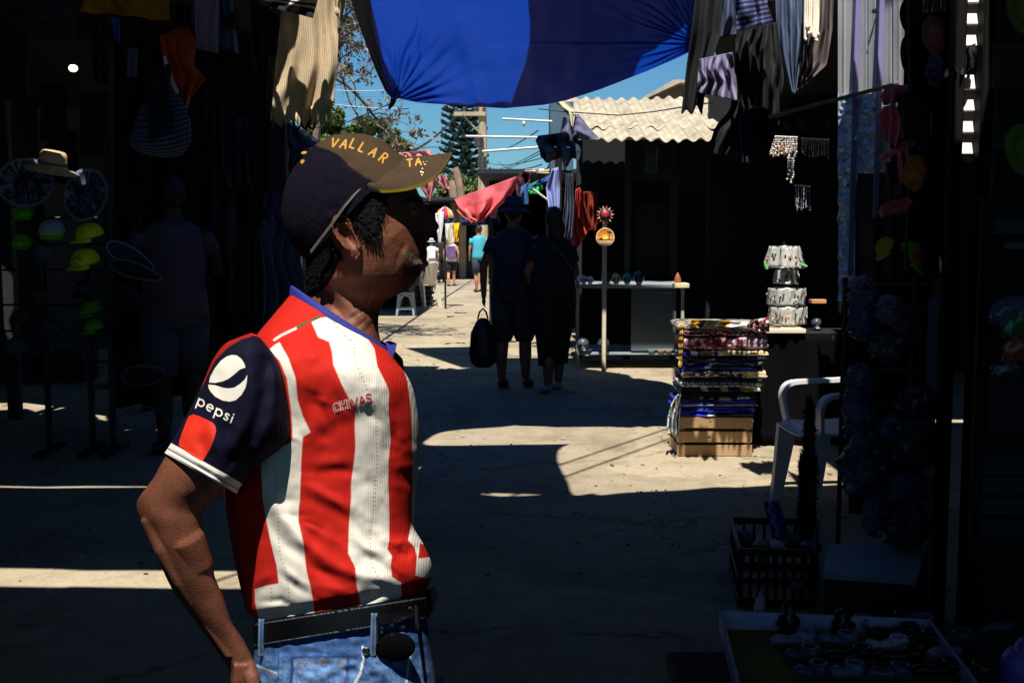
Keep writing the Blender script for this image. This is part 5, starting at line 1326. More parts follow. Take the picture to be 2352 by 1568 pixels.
# white post with ornaments
def ornaments():
    D = 12.1; x = X(1389, D); t = thing('display_post', 'white wooden post standing at the counter', 'post', (x, D, 0))
    mb = MB(); mb.box((x, D, Z(505, D)/2), (.045, .045, Z(505, D))); mb.build('post', mat('white_post', rgb(214, 200, 174), rough=.7, var=.2), t)
    c = A(1390, 493, D-.05); t2 = thing('sun_ornament', 'red and blue clay sun face with rays hung on the white post', 'ornament', c)
    mb = MB(); mb.ell(c, (.062, .03, .062), 20, 12, C=rgb(40, 44, 84)[:3]); mb.ell(c+[0, -.022, .002], (.04, .02, .04), 16, 10, C=rgb(190, 60, 40)[:3])
    for s in (-1, 1): mb.ell(c+[s*.016, -.040, .012], (.006, .004, .006), 8, 6, C=(0.01, .01, .01))
    mb.build('face', mat('clay_paint', attr='Col', rough=.4, var=.3, scale=60), t2)
    for k in range(14):
        a = 2*PI*k/14; d = np.array([math.cos(a), 0, math.sin(a)]); n = np.array([-d[2], 0, d[0]])
        mb = MB(); mb.slab([c+d*.052+n*.014, c+d*.052-n*.014, c+d*.098+n*.004], (0, .012, 0), rgb(200, 90, 60)[:3] if k % 2 else rgb(220, 190, 150)[:3]); mb.build('ray', MATS['clay_paint'], t2)
    c = A(1390, 545, D-.05); t3 = thing('plate', 'round orange plate painted with a palm beach sunset', 'plate', c)
    n, m_ = 64, 30; rr = np.linspace(0, .098, m_); aa = np.arange(n)*2*PI/n
    R_, Q_ = np.meshgrid(rr, aa, indexing='ij'); xx = R_*np.cos(Q_); zz = R_*np.sin(Q_)
    f = np.clip((zz+.1)/.2, 0, 1)[..., None]; C = np.array(rgb(236, 190, 110)[:3])*(1-f)+np.array(rgb(232, 120, 20)[:3])*f
    C[zz < -.025] = rgb(226, 196, 140)[:3]; C[np.hypot(xx+.0, zz-.0) < .028] = rgb(250, 220, 90)[:3]
    C[(np.abs(zz+.028) < .006)] = rgb(110, 30, 16)[:3]
    C[(np.abs(xx-.04-.15*(zz+.02)) < .004) & (zz > -.03) & (zz < .045)] = rgb(30, 30, 20)[:3]
    for q in range(6):
        an = math.radians(20+q*28); ln = np.array([[.048, .045], [.048+.03*math.cos(an), .045+.018*math.sin(an)]]); d_, _ = dpoly(xx, zz, ln); C[d_ < .004] = rgb(24, 40, 16)[:3]
    C[(np.hypot((xx+.045)/1.6, zz+.02) < .012)] = rgb(40, 30, 30)[:3]
    C[(zz < -.045) & (np.sin(zz*900) > .3)] = rgb(120, 60, 40)[:3]; C[R_ > .088] = rgb(236, 206, 150)[:3]
    P = np.stack([c[0]+xx, c[1]-.004*0+.012*(R_/.098)**2*-1, c[2]+zz], -1); mb = MB(); mb.grid(P, C, wrap=True); mb.build('disc', MATS['clay_paint'], t3, solid=.008)
ornaments()
# ================================================================ people in the street
def figure(name_label, px_, D, H, yaw, skin_c, shirt_c, pants_c, hair_c=rgb(30, 22, 18), arms=None, shorts=.55, hat=None, wide=1.0, fn=None, stride=.08, vox=.011, hair_long=False, shoes=rgb(30, 28, 28), sleeve=.55, z0=0, head_dx=0, bag=None, tank=False, capri=None):
    """yaw 0 = back to the camera (facing +Y)"""
    bx = X(px_, D); t = thing('person', name_label, 'person', (bx, D, z0)); s = H/1.75
    cy_, sy_ = math.cos(yaw), math.sin(yaw)
    def W_(x, y, z): return np.array([bx+(x*cy_-y*sy_)*s, D+(x*sy_+y*cy_)*s, z0+z*s])
    b = MB(); wd = wide
    hip_z, sh_z = .92, 1.44
    def ringz(mb, zs, rx, ry, dy=None, C=None, caps=True):
        R_ = []
        for i, z in enumerate(zs):
            a = np.arange(22)*2*PI/22; R_.append(np.array([W_(rx[i]*math.cos(q), ry[i]*math.sin(q)+(dy[i] if dy else 0), z) for q in a]))
        mb.rings(R_, C, caps)
    ringz(b, [.84, .95, 1.08, 1.22, 1.36, 1.43, 1.48, 1.54], [.15*wd, .165*wd, .14*wd, .155*wd, .175, .15, .07, .055], [.11*wd, .12*wd, .105*wd, .11*wd, .11, .085, .06, .055])
    b.ell(W_(head_dx, .015, 1.63), (.075*s, .092*s, .115*s), 18, 12); b.tube([W_(head_dx*.5, 0, 1.48), W_(head_dx, .005, 1.58)], .052*s, 12)
    b.ell(W_(head_dx, .105, 1.615), (.014*s, .02*s, .02*s), 8, 6)
    for e in (-1, 1): b.ell(W_(head_dx+e*.078, .0, 1.62), (.012*s, .018*s, .03*s), 8, 6)
    for e in (-1, 1):
        fy = stride*e
        b.tube([W_(e*.085*wd, 0, .90), W_(e*.09*wd, fy*.4+.01, .50), W_(e*.09*wd, fy-.01, .30), W_(e*.09*wd, fy, .08)], [.088*wd*s, .058*wd**.5*s, .056*wd**.5*s, .036*s], 14)
        b.ell(W_(e*.095*wd, fy+.06, .035), (.045*s, .12*s, .035*s), 14, 8)
    arms = arms or (((-.19, 0, 1.40), (-.25, -.02, 1.14), (-.24, .05, .90)), ((.19, 0, 1.40), (.25, -.02, 1.14), (.24, .05, .90)))
    for a in arms:
        P = [W_(*q) for q in a]; b.tube(P, [.050*s, .040*s, .026*s], 12)
        h = P[2]; d = P[2]-P[1]; d = d/np.linalg.norm(d); b.ell(h+d*.04*s, (.022*s, .03*s, .042*s), 10, 8)
        sd_ = np.cross(d, [0, 1, 0]); sd_ = sd_/(np.linalg.norm(sd_)+1e-6)
        for f in range(4): b.tube([h+d*.06*s+np.array([0, (f-1.5)*.016*s, 0]), h+d*(.10+.01*(1.5-abs(f-1.5)))*s+np.array([0, (f-1.5)*.017*s, 0])+sd_*.012*s], [.0085*s, .007*s], 6)
        b.tube([h+d*.03*s+np.array([0, .03*s, 0]), h+d*.075*s+np.array([0, .045*s, 0])], [.010*s, .008*s], 6)
    remesh(b, vox*s).build('body', mat('skin_%d' % int(skin_c[0]*1000), skin_c, rough=.6, var=.15, scale=20), t, smooth='all')
    # shirt
    m = MB()
    ringz(m, [.86, .95, 1.08, 1.22, 1.36, 1.43, 1.475], [.185*wd, .185*wd, .165*wd, .175*wd, .195, .165, .085], [.135*wd, .14*wd, .13*wd, .13*wd, .125, .10, .07], caps=False)
    V = m.v[0]; V += rng.normal(0, .002, V.shape)
    if sleeve:
        for a in arms:
            P = [W_(*q) for q in a]; m.tube([P[0]+[0, 0, -.005*s], P[0]*(1-sleeve)+P[1]*sleeve if sleeve <= 1 else P[1]] + ([P[1]*(2-sleeve)+P[2]*(sleeve-1)] if sleeve > 1 else []), ([.058*s, .060*s]+([.045*s] if sleeve > 1 else [])), 14, caps=False)
    V = np.concatenate(m.v); rel = (V-np.array([bx, D, z0]))/s
    m.c = [fn(rel) if fn is not None else np.tile(np.array(shirt_c[:3]), (len(V), 1))]; m.v = [V]
    m.build('shirt', VC(), t, solid=.006, smooth='all')
    # trousers / shorts
    m = MB(); zb = 1.0-shorts
    ringz(m, [.80, .86, .98], [.175*wd, .18*wd, .165*wd], [.13*wd, .135*wd, .125*wd], caps=False)
    for e in (-1, 1):
        fy = stride*e; R_ = []
        for z, r_ in ((.86, .105*wd), (.70, .10*wd), (max(zb, .5), .088*wd if shorts < .6 else .075*wd)) + (((zb, .066*wd),) if zb < .45 else ()):
            f = np.clip((.9-z)/.85, 0, 1); a = np.arange(16)*2*PI/16
            R_.append(np.array([W_(e*.085*wd+r_*math.cos(q), fy*f+r_*1.05*math.sin(q), z) for q in a]))
        m.rings(R_, caps=False)
    m.c = [np.tile(np.array(pants_c[:3]), (len(c_), 1)) for c_ in m.c]
    m.build('shorts' if zb > .3 else 'trousers', VC(), t, solid=.006, smooth='all')
    for e in (-1, 1):
        m = MB(); m.ell(W_(e*.095*wd, stride*e+.055, .04), (.055*s, .135*s, .045*s), 14, 8); m.build('shoe', mat('shoe_%d' % int(shoes[0]*1000), shoes, rough=.6, var=.3), t)
    m = MB(); m.ell(W_(head_dx, -.006, 1.65), (.085*s, .098*s, .108*s), 16, 10)
    if hair_long: m.ell(W_(head_dx, -.06, 1.54), (.08*s, .05*s, .12*s), 12, 8)
    m.build('hair', mat('hair_%d' % int(hair_c[0]*1000), hair_c, rough=.6, var=.4, bump=.6, bscale=120), t)
    if hat:
        m = MB(); k = hat[1]; m.lathe([(.09*s, 0), (.088*s, .06*s), (.07*s, .105*s), (.01, .115*s)], W_(head_dx, 0, 1.665), 20); m.lathe([(.088*s, .0), (k*s, -.035*s), (k*s, -.041*s), (.086*s, -.008*s)], W_(head_dx, 0, 1.672), 24)
        m.build('hat', mat('hat_'+hat[2], hat[0], rough=.9, var=.2, bump=.4, bscale=90), t, smooth='all')
    return t, W_, s
def plaid(rel):
    x, y, z = rel[:, 0], rel[:, 1], rel[:, 2]; u = np.arctan2(y, x)*.16
    C = np.tile(np.array(rgb(32, 36, 62)[:3]), (len(x), 1))
    for q, f in ((u, 11.), (z, 11.)):
        C *= np.where((np.mod(q*f*2.2, 1) < .35)[:, None], .45, 1)
    return C
arm_bag = (((-.19, 0, 1.40), (-.30, 0, 1.13), (-.31, .03, .84)), ((.19, 0, 1.40), (.24, .10, 1.14), (.14, .26, 1.02)))
t, W_, s = figure('tall man in a dark plaid shirt, shorts and bucket hat, seen from behind', 1180, 10.85, 1.80, -.35, rgb(120, 80, 62), None, rgb(44, 46, 54), fn=plaid, arms=arm_bag, shorts=.56, wide=1.12, hat=(rgb(40, 56, 86), .15, 'navy'), stride=.05)
bagp = W_(-.31, .03, .80)
def bag(c, w_, h_, d_, label, m, cat='bag'):
    t = thing('carrier_bag', label, cat, (c[0], c[1], c[2]-h_-.1))
    mb = MB(); R_ = []
    for z, f in ((0, .5), (.04, .85), (h_*.3, 1.0), (h_*.7, .82), (h_*.95, .45), (h_, .2)):
        a = np.arange(28)*2*PI/28; rr = 1+.06*np.sin(a*5+z*20)+.04*np.sin(a*9)
        R_.append(np.stack([c[0]+w_/2*f*np.cos(a)*rr, c[1]+d_/2*f*np.sin(a)*rr, np.full(28, c[2]-h_-.06+z)], 1))
    mb.rings(R_); mb.build('bag_body', m, t, smooth='all')
    mb = MB()
    for e in (-1, 1): mb.tube([c+[-.05, e*.02, -.07], c+[-.03, e*.025, 0], c+[0, e*.02, .03], c+[.03, e*.025, 0], c+[.05, e*.02, -.07]], .008, 6)
    mb.build('handle', m, t)
bag(A(1109, 716, 10.8), .27, .47, .2, 'stuffed black bag hanging from the hand of the man in plaid', mat('black_bag', rgb(10, 10, 12), rough=.5, var=.3, bump=.5, bscale=20, bdist=.02))
arm_w = (((-.17, 0, 1.38), (-.25, .06, 1.13), (-.16, .22, 1.03)), ((.17, 0, 1.38), (.26, .04, 1.12), (.22, .18, .95)))
t, W_, s = figure('woman in black with a pale shoulder strap, beside the man in plaid', 1272, 10.6, 1.72, .45, rgb(120, 84, 66), rgb(22, 20, 26), rgb(14, 14, 18), shorts=.74, wide=1.22, hair_long=True, arms=arm_w, stride=.10, shoes=rgb(150, 150, 160))
mb = MB(); mb.tube([W_(-.10, -.13, 1.42), W_(.02, -.175, 1.28), W_(.14, -.17, 1.12), W_(.21, -.10, .98)], [.014, .014, .014, .012], 8, flat=.3); mb.build('shoulder_strap', mat('strap', rgb(96, 110, 130), rough=.7), t)
figure('man in a turquoise tee shirt and dark shorts standing in the far street', 1100, 28, 1.64, .3, rgb(170, 110, 84), rgb(70, 170, 190), rgb(40, 50, 70), shorts=.52, wide=1.02, vox=.016)
t, W_, s = figure('woman with a purple backpack and dark shorts walking away at the far end', 1036, 31.0, 1.36, 0, rgb(200, 140, 110), rgb(200, 190, 180), rgb(24, 28, 36), shorts=.46, vox=.02, sleeve=0, hair_c=rgb(40, 26, 20), stride=.14)
mb = MB(); mb.box(W_(0, -.20, 1.2), (.30*s, .16*s, .40*s)); mb.build('backpack', mat('purple_pack', rgb(104, 74, 130), rough=.8, var=.3), t)
t, W_, s = figure('person with a white backpack and sun hat at the far end of the street', 991, 31.6, 1.28, .1, rgb(190, 140, 110), rgb(210, 210, 215), rgb(20, 20, 26), shorts=.6, vox=.02, hat=(rgb(190, 196, 210), .17, 'white'))
mb = MB(); mb.box(W_(0, -.20, 1.2), (.28*s, .16*s, .36*s)); mb.build('backpack', mat('white_pack', rgb(220, 220, 222), rough=.8, var=.2), t)
figure('dark figure standing between the two backpack wearers', 1013, 33.0, 1.4, .1, rgb(60, 40, 30), rgb(24, 22, 26), rgb(18, 18, 22), shorts=.9, vox=.02)
figure('shadowed person in a faded mauve tee shirt and pale shorts standing behind the cap rack', 396, 7.7, 1.86, .5, rgb(60, 40, 34), rgb(84, 70, 86), rgb(62, 68, 86), shorts=.52, wide=1.15, hair_c=rgb(12, 10, 10), arms=(((-.19, 0, 1.40), (-.27, .05, 1.16), (-.2, .2, 1.0)), ((.19, 0, 1.40), (.29, .03, 1.18), (.2, .22, 1.05))))
# ================================================================ plastic chairs and stool
whp = mat('white_plastic', rgb(212, 210, 214), rough=.45, var=.06)
def chair(label, loc, yaw, s=1.0, m=whp, back=None):
    """monobloc armchair, local: faces +x; seat 0.44 high"""
    t = thing('plastic_chair', label, 'chair', loc); cy_, sy_ = math.cos(yaw), math.sin(yaw)
    W = lambda x, y, z: np.array([loc[0]+(x*cy_-y*sy_)*s, loc[1]+(x*sy_+y*cy_)*s, loc[2]+z*s])
    def gs(fnp, nu, nv, nm, th=.012):
        U, V = np.meshgrid(np.linspace(0, 1, nu), np.linspace(0, 1, nv)); P = np.array([[W(*fnp(u, v)) for u, v in zip(a, b)] for a, b in zip(U, V)])
        mb = MB(); mb.grid(P); return mb.build(nm, m, t, solid=th*s, smooth='all')
    gs(lambda u, v: (-.20+.46*u, (-.21-.03*math.sin(u*3))*(1-2*v), .44+.012*(2*v-1)**2-.025*max(0, (u-.8)/.2)**2+.008*math.cos(u*6)), 20, 14, 'seat')
    gs(lambda u, v: (-.20-.10*v-.03*(1-(2*u-1)**2), (-.22+.03*v)*(1-2*u), .45+.42*v+.03*v*(1-(2*u-1)**2)), 18, 14, 'backrest')
    for e in (-1, 1):
        mb = MB(); R_ = []
        path = [(.20, e*.235, .44), (.21, e*.262, .52), (.215, e*.275, .60), (.17, e*.275, .655), (.02, e*.272, .665), (-.16, e*.262, .675), (-.24, e*.24, .70)]
        Q = smooth_interp(path, np.linspace(0, 1, 26))
        for i, q in enumerate(Q):
            wv = .036; tng = Q[min(i+1, 25)]-Q[max(i-1, 0)]; tng /= np.linalg.norm(tng); nr = np.array([tng[2], 0, -tng[0]])
            R_.append(np.array([W(*(q+nr*.010+np.array([0, wv, 0]))), W(*(q+nr*.010-np.array([0, wv, 0]))), W(*(q-nr*.010-np.array([0, wv, 0]))), W(*(q-nr*.010+np.array([0, wv, 0])))]))
        mb.rings(R_); mb.build('armrest', m, t)
        for fx, tx2 in ((.20, .25), (-.20, -.29)):
            mb = MB(); R_ = []
            for f in np.linspace(0, 1, 8):
                x = fx+(tx2-fx)*f; y = e*(.225+.03*f); z = .44*(1-f); w1 = .055*(1-f)+.026*f; w2 = .022
                R_.append(np.array([W(x+w1, y+w2, z), W(x-w1, y+w2, z), W(x-w1, y-w2, z), W(x+w1, y-w2, z)]))
            mb.rings(R_); mb.build('leg', m, t)
    return t
g0 = G(1845, 1190)
chair('white plastic armchair between the crate of blankets and the wrapped toys', (g0[0]+.23, 6.05, 0), PI+.12)
chair('white plastic chair standing sunlit in the far street behind the man\'s mouth', (X(966, 22.6), 22.6, 0), PI-.6, m=mat('sun_plastic', rgb(226, 218, 200), rough=.45, var=.05))
def stool(label, loc, h, w_):
    t = thing('stool', label, 'stool', loc); m = mat('grey_plastic', rgb(140, 156, 168), rough=.5, var=.08)
    mb = MB(); mb.box((loc[0], loc[1], h-.015), (w_, w_, .03)); mb.build('seat', m, t)
    for a in (-1, 1):
        for b in (-1, 1):
            mb = MB(); mb.tube([(loc[0]+a*w_*.40, loc[1]+b*w_*.40, h-.03), (loc[0]+a*w_*.56, loc[1]+b*w_*.56, 0)], [.03, .022], 6); mb.build('leg', m, t)
    for a in (-1, 1):
        mb = MB(); mb.box((loc[0], loc[1]+a*w_*.52, .13), (w_*.95, .02, .035)); mb.build('stretcher', m, t)
        mb = MB(); mb.tube([(loc[0]-w_*.42, loc[1]+a*w_*.44, h*.62), (loc[0]-w_*.25, loc[1]+a*w_*.42, h*.84), (loc[0], loc[1]+a*w_*.41, h*.9), (loc[0]+w_*.25, loc[1]+a*w_*.42, h*.84), (loc[0]+w_*.42, loc[1]+a*w_*.44, h*.62)], .018, 6); mb.build('arch', m, t)
gs_ = G(931, 726)
stool('small grey plastic stool on the sunlit street behind the chin', (gs_[0], gs_[1]+.15, 0), .46*.9, .27)
mb = MB()
for i in range(7): mb.box((X(972, 22.8)+rng.normal(0, .01), 22.8, .05+i*.055), (.34, .34, .045), rng.normal(0, .08), C=[rgb(20, 22, 26), rgb(60, 66, 76)][i % 2][:3])
mb.build('folded_goods', VC(), label='pile of dark folded goods under the far white chair', cat='goods')
# ================================================================ wooden crate with folded blankets
def crate():
    D = 7.5; xa, xb = X(1563, D), X(1738, D); h = Z(958, D); t = thing('wooden_crate', 'slatted pine crate carrying the stack of blankets', 'crate', ((xa+xb)/2, D+.18, 0))
    wood = mat('pine_wood', rgb(176, 142, 104), rough=.75, var=.22, scale=3, bump=.3, bscale=25, bdist=.002)
    nt = wood.node_tree; nd = nt.nodes; wv = nd.new('ShaderNodeTexWave'); wv.inputs['Scale'].default_value = 6; wv.inputs['Distortion'].default_value = 5; wv.inputs['Detail'].default_value = 3
    wv.bands_direction = 'Z'; tc = nd.new('ShaderNodeTexCoord'); mp = nd.new('ShaderNodeMapping'); mp.inputs['Scale'].default_value = (.6, .6, 5); nt.links.new(tc.outputs['Object'], mp.inputs[0]); nt.links.new(mp.outputs[0], wv.inputs['Vector'])
    mr = nd.new('ShaderNodeMapRange'); mr.inputs[3].default_value = .72; mr.inputs[4].default_value = 1.05; nt.links.new(wv.outputs['Fac'], mr.inputs[0])
    mx = nd.new('ShaderNodeMix'); mx.data_type = 'RGBA'; mx.blend_type = 'MULTIPLY'; mx.inputs[0].default_value = 1; cb = nd.new('ShaderNodeCombineColor')
    for i in range(3): nt.links.new(mr.outputs[0], cb.inputs[i])
    b = nd['Principled BSDF']; old = b.inputs['Base Color'].links[0].from_socket; nt.links.new(old, mx.inputs[6]); nt.links.new(cb.outputs[0], mx.inputs[7]); nt.links.new(mx.outputs[2], b.inputs['Base Color'])
    dp_ = .36; sh = h*.275; ys_ = [sh/2+.004, h/2, h-sh/2]
    for k, z in enumerate(ys_):
        for yy in (D, D+dp_):
            mb = MB(); mb.box(((xa+xb)/2+rng.normal(0, .003), yy, z), (xb-xa, .012, sh), ry=rng.normal(0, .008)); mb.build('slat', wood, t)
        for xx in (xa+.008, xb-.008):
            mb = MB(); mb.box((xx, D+dp_/2, z), (.012, dp_-.02, sh)); mb.build('slat', wood, t)
        for xx in (xa+.03, xb-.03):
            for dz in (-.3, .3):
                mb = MB(); mb.lathe([(.0035, 0), (.003, .001), (.0005, .0015)], (xx+rng.normal(0, .004), D-.0065, z+dz*sh), 8, axis=(0, -1, 0)); mb.build('nail', wirem, t)
    mb = MB(); mb.ell(((xa+xb)/2-.04, D-.006, h/2), (.012, .002, .010), 12, 8); mb.ell(((xa+xb)/2-.035, D-.006, h-sh/2+.01), (.008, .002, .006), 12, 8); mb.build('knot', mat('wood_knot', rgb(84, 48, 26), rough=.8), t)
    for xx in (xa+.03, xb-.03):
        for yy in (D+.03, D+dp_-.03):
            mb = MB(); mb.box((xx, yy, h/2), (.035, .035, h-.01)); mb.build('corner_post', wood, t)
    return xa, xb, D, h
cxa, cxb, cD_, ch_ = crate()
def zig(bg_, fg, n=9, acc=None, amp=.35, seed=1):
    bg_ = np.array(bg_[:3]); fg = np.array(fg[:3])
    def fn(U, V):
        w_ = np.abs(np.mod(U*n+.25*vnoise(U*6, V*4, seed), 1)-.5)*2; m_ = np.abs(np.mod(V*3+amp*w_+.3*vnoise(U*9, V*9, seed+3), 1)-.5) < .16
        C = np.where(m_[..., None], fg, bg_)
        if acc is not None: C = np.where((vnoise(U*8, V*3, seed+7) > .9)[..., None], np.array(acc[:3]), C)
        return C
    return fn
def half(fnA, colB, cut=.55, seed=2):
    cb = np.array(colB[:3])
    return lambda U, V: np.where((U > cut+.03*vnoise(U*0, V*6, seed))[..., None], cb, fnA(U, V))
def solid_(c): return lambda U, V: np.tile(np.array(c[:3]), U.shape+(1,))
def stripesU(cols, ws): return stripe_fn(cols, 'u', .002, ws)
def blanket(label, y0, y1, xl, xr, fn, seed, D=7.5, layers=2, droop=.01):
    """folded blanket: rounded slab whose front fold shows; y0 top px, y1 bottom px"""
    z1, z0 = Z(y0, D-.01), Z(y1, D-.01); x0, x1 = X(xl, D-.01), X(xr, D-.01); h = z1-z0; dep = .36
    nu, nv = 90, 30
    u = np.linspace(0, 1, nu); t_ = np.linspace(0, 2*PI, nv, endpoint=False); g = seed
    U, T = np.meshgrid(u, t_)
    cy_, cz_ = np.sign(np.cos(T))*np.abs(np.cos(T))**.35, np.sign(np.sin(T))*np.abs(np.sin(T))**.55
    e = np.clip(np.minimum(U, 1-U)/.03, 0, 1)**.5
    Xp = x0+(x1-x0)*U+.006*vnoise(T*1.2, U*0, g); Yp = D+dep/2-.0-cy_*(dep/2+.012*vnoise(U*5, T, g+1))
    top = .0022*vnoise(U*7, Yp*14, g+2)+.0012*vnoise(U*22, Yp*30, g+5)
    Zp = (z0+z1)/2+cz_*h/2*(.72+.28*e)*(1.0)+top+np.where(layers > 1, -.12*h*np.exp(-((cz_-.05)/.12)**2)*0, 0)
    # fold grooves on the front
    front = np.exp(-((Yp-(D))/.05)**2)
    gro = np.zeros_like(Zp)
    for k in range(1, layers): gro += np.exp(-(((Zp-z0)/h-k/layers+.04*vnoise(U*6, U*0, g+9))/.05)**2)
    Yp = Yp+gro*front*.022
    P = np.stack([Xp, Yp, Zp], -1); C = fn(U, (cz_+1)/2)
    mb = MB(); mb.grid(P[:, :, :].transpose(1, 0, 2), np.asarray(C).transpose(1, 0, 2), wrap=True)
    n = len(t_)
    mb.f.append(tuple(range(n))[::-1]); mb.f.append(tuple(range((nu-1)*n, nu*n)))
    return mb.build('folded_blanket', VC(), label=label, cat='blanket', group='folded blankets stacked on the crate', smooth='all')
NV = rgb(28, 44, 98); BK = rgb(20, 22, 32); CRM = rgb(226, 204, 158); WT = rgb(234, 232, 228); MAR = rgb(120, 24, 42); BLU = rgb(22, 48, 180)
blanket('dark blue blanket with thin white edge, lowest on the crate', 948, 957, 1567, 1738, stripesU([BLU, WT, NV], [3, 1, 4]), 1, layers=1)
blanket('bright blue folded blanket, second from the bottom', 934, 949, 1560, 1743, solid_(BLU), 2)
blanket('lilac grey blanket between the two bright blue ones', 928, 935, 1565, 1746, solid_(rgb(150, 140, 170)), 3, layers=1)
blanket('bright blue blanket above the lilac grey one', 917, 929, 1562, 1747, solid_(rgb(24, 48, 160)), 4)
blanket('black blanket with cream dashes above the bright blue one', 911, 918, 1585, 1748, stripesU([BK, CRM, BK, WT, NV], [5, 2, 1, 2, 1]), 5, layers=1)
blanket('black green blanket in the lower half of the stack', 899, 912, 1568, 1740, solid_(rgb(12, 26, 22)), 6)
blanket('navy blanket with yellow and white dashes', 889, 900, 1570, 1755, stripesU([NV, WT, NV, CRM, NV, rgb(200, 160, 60), WT], [3, 1, 2, 1, 2, 2, 1]), 7)
blanket('black and white striped blanket with a ribbed middle', 876, 890, 1573, 1760, two(WT, BK, 26, .55), 8)
blanket('thin black blanket under the big navy and cream one', 869, 877, 1580, 1758, solid_(BK), 9, layers=1)
blanket('navy blanket with cream scrolls and a cream end', 850, 870, 1572, 1770, half(zig(NV, CRM, 7, WT, .5, 3), CRM, .74), 10)
blanket('royal blue thin blanket above the navy scroll one', 841, 851, 1578, 1762, stripesU([BLU, NV, BLU, NV], [2, 3, 3, 1]), 11)
blanket('black blanket with fine white marks in mid stack', 830, 842, 1585, 1760, zig(BK, rgb(120, 130, 150), 14, None, .3, 5), 12)
blanket('slate blue blanket in the middle of the stack', 818, 831, 1590, 1764, solid_(rgb(34, 42, 62)), 13)
blanket('cream and grey blanket with a blue corner', 804, 819, 1575, 1770, stripesU([BLU, WT, NV, rgb(110, 96, 84), NV, CRM, CRM, rgb(150, 130, 110), CRM], [1, 1, .3, 2, .6, 2.4, 1, .8, 3]), 14)
blanket('maroon blanket with pale lilac zigzags and a plain end', 772, 804, 1570, 1772, half(zig(MAR, rgb(206, 190, 204), 6, None, .6, 8), rgb(176, 150, 170), .72), 15, layers=2)
blanket('maroon and white figured blanket near the top', 757, 773, 1575, 1768, zig(MAR, WT, 10, rgb(170, 40, 50), .5, 9), 16)
blanket('grey and white blanket with yellow stripes, topmost', 741, 758, 1563, 1752, zig(rgb(150, 144, 132), rgb(70, 60, 50), 12, WT, .3, 12), 17, layers=3)
cloth('blanket_corner', 'yellow and red striped blanket end folded over the top of the stack', 'blanket', [(1590,734),(1585,742),(1580,750)], [(1745,740),(1742,748),(1738,752)], 7.48, CRM, amp=.03, nf=4, fn=stripesU([rgb(206, 160, 30), BK, CRM, rgb(206, 160, 30), WT, rgb(120, 30, 30)], [2, 1, 3, 2, 4, 2]), nu=60, nv=12)
cloth('blanket_corner', 'maroon tufted blanket end poking out at the top right of the stack', 'blanket', [(1716,738),(1722,752),(1728,760)], [(1764,728),(1768,748),(1766,762)], 7.47, MAR, amp=.05, nf=3, fn=zig(MAR, WT, 5, None, .5, 22), nu=40, nv=16)
cloth('blanket_corner', 'yellow and black tasselled edge hanging at the left of the stack', 'blanket', [(1562,745),(1558,790),(1560,832)], [(1572,742),(1568,790),(1566,834)], 7.46, CRM, amp=.02, nf=2, fn=stripe_fn(rep([rgb(220, 180, 40), BK], 6), 'v', .01), nu=12, nv=50, fringe=(4, .03, rgb(220, 180, 40)[:3]))
cloth('hanging_cloth', 'white and teal cloth hanging in a bulge at the lower left of the stack', 'cloth', [(1556,905),(1540,930),(1533,960),(1531,990)], [(1566,905),(1562,940),(1560,970),(1558,1000)], 7.5, WT, amp=.05, nf=3, fn=zig(rgb(206, 214, 214), rgb(40, 90, 100), 4, rgb(160, 40, 50), .8, 31), nu=40, nv=40, ragged=6)
# ================================================================ jewellery table right of the crate
def table2():
    D = 7.85; zt = Z(760, D); xa, xb = X(1748, D), X(1856, D); t = thing('display_table', 'black skirted table with a white top holding the earring racks', 'table', ((xa+xb)/2, D+.3, 0))
    mb = MB(); mb.box(((xa+xb)/2, D+.26, zt), (xb-xa, .56, .03)); mb.build('table_top', mat('table_white', rgb(224, 208, 176), rough=.6, var=.12), t)
    mb = MB(); n = 60; rows = []
    for z in np.linspace(.01, zt-.02, 12):
        u = np.linspace(0, 1, n); rows.append(np.stack([X(1742, D)+(X(2020, D)-X(1742, D))*u, D+.03+.014*np.sin(u*60)+.01*vnoise(u*9, u*0+z*3, 3), np.full(n, z)], 1))
    mb.grid(np.array(rows)); mb.build('table_skirt', mat('black_cloth', rgb(7, 7, 10), rough=.95, var=.3, spec=.1), t, solid=.006)
    mb = MB(); mb.box(((X(1858, D)+X(2020, D))/2, D+.35, zt-.05), (X(2020, D)-X(1858, D), .6, .03)); mb.build('side_shelf', mat('dark_shelf', rgb(20, 24, 28), rough=.8), t)
    for x in (xa+.02, xb-.02):
        mb = MB(); mb.box((x, D+.5, zt/2-.01), (.03, .03, zt-.03)); mb.build('leg', MATS['dark_shelf'], t)
    return D, zt
tD, tz = table2()
plc = mat('display_card', rgb(186, 186, 178), rough=.35, var=.25, scale=30, alpha=.92, bump=.5, bscale=60)
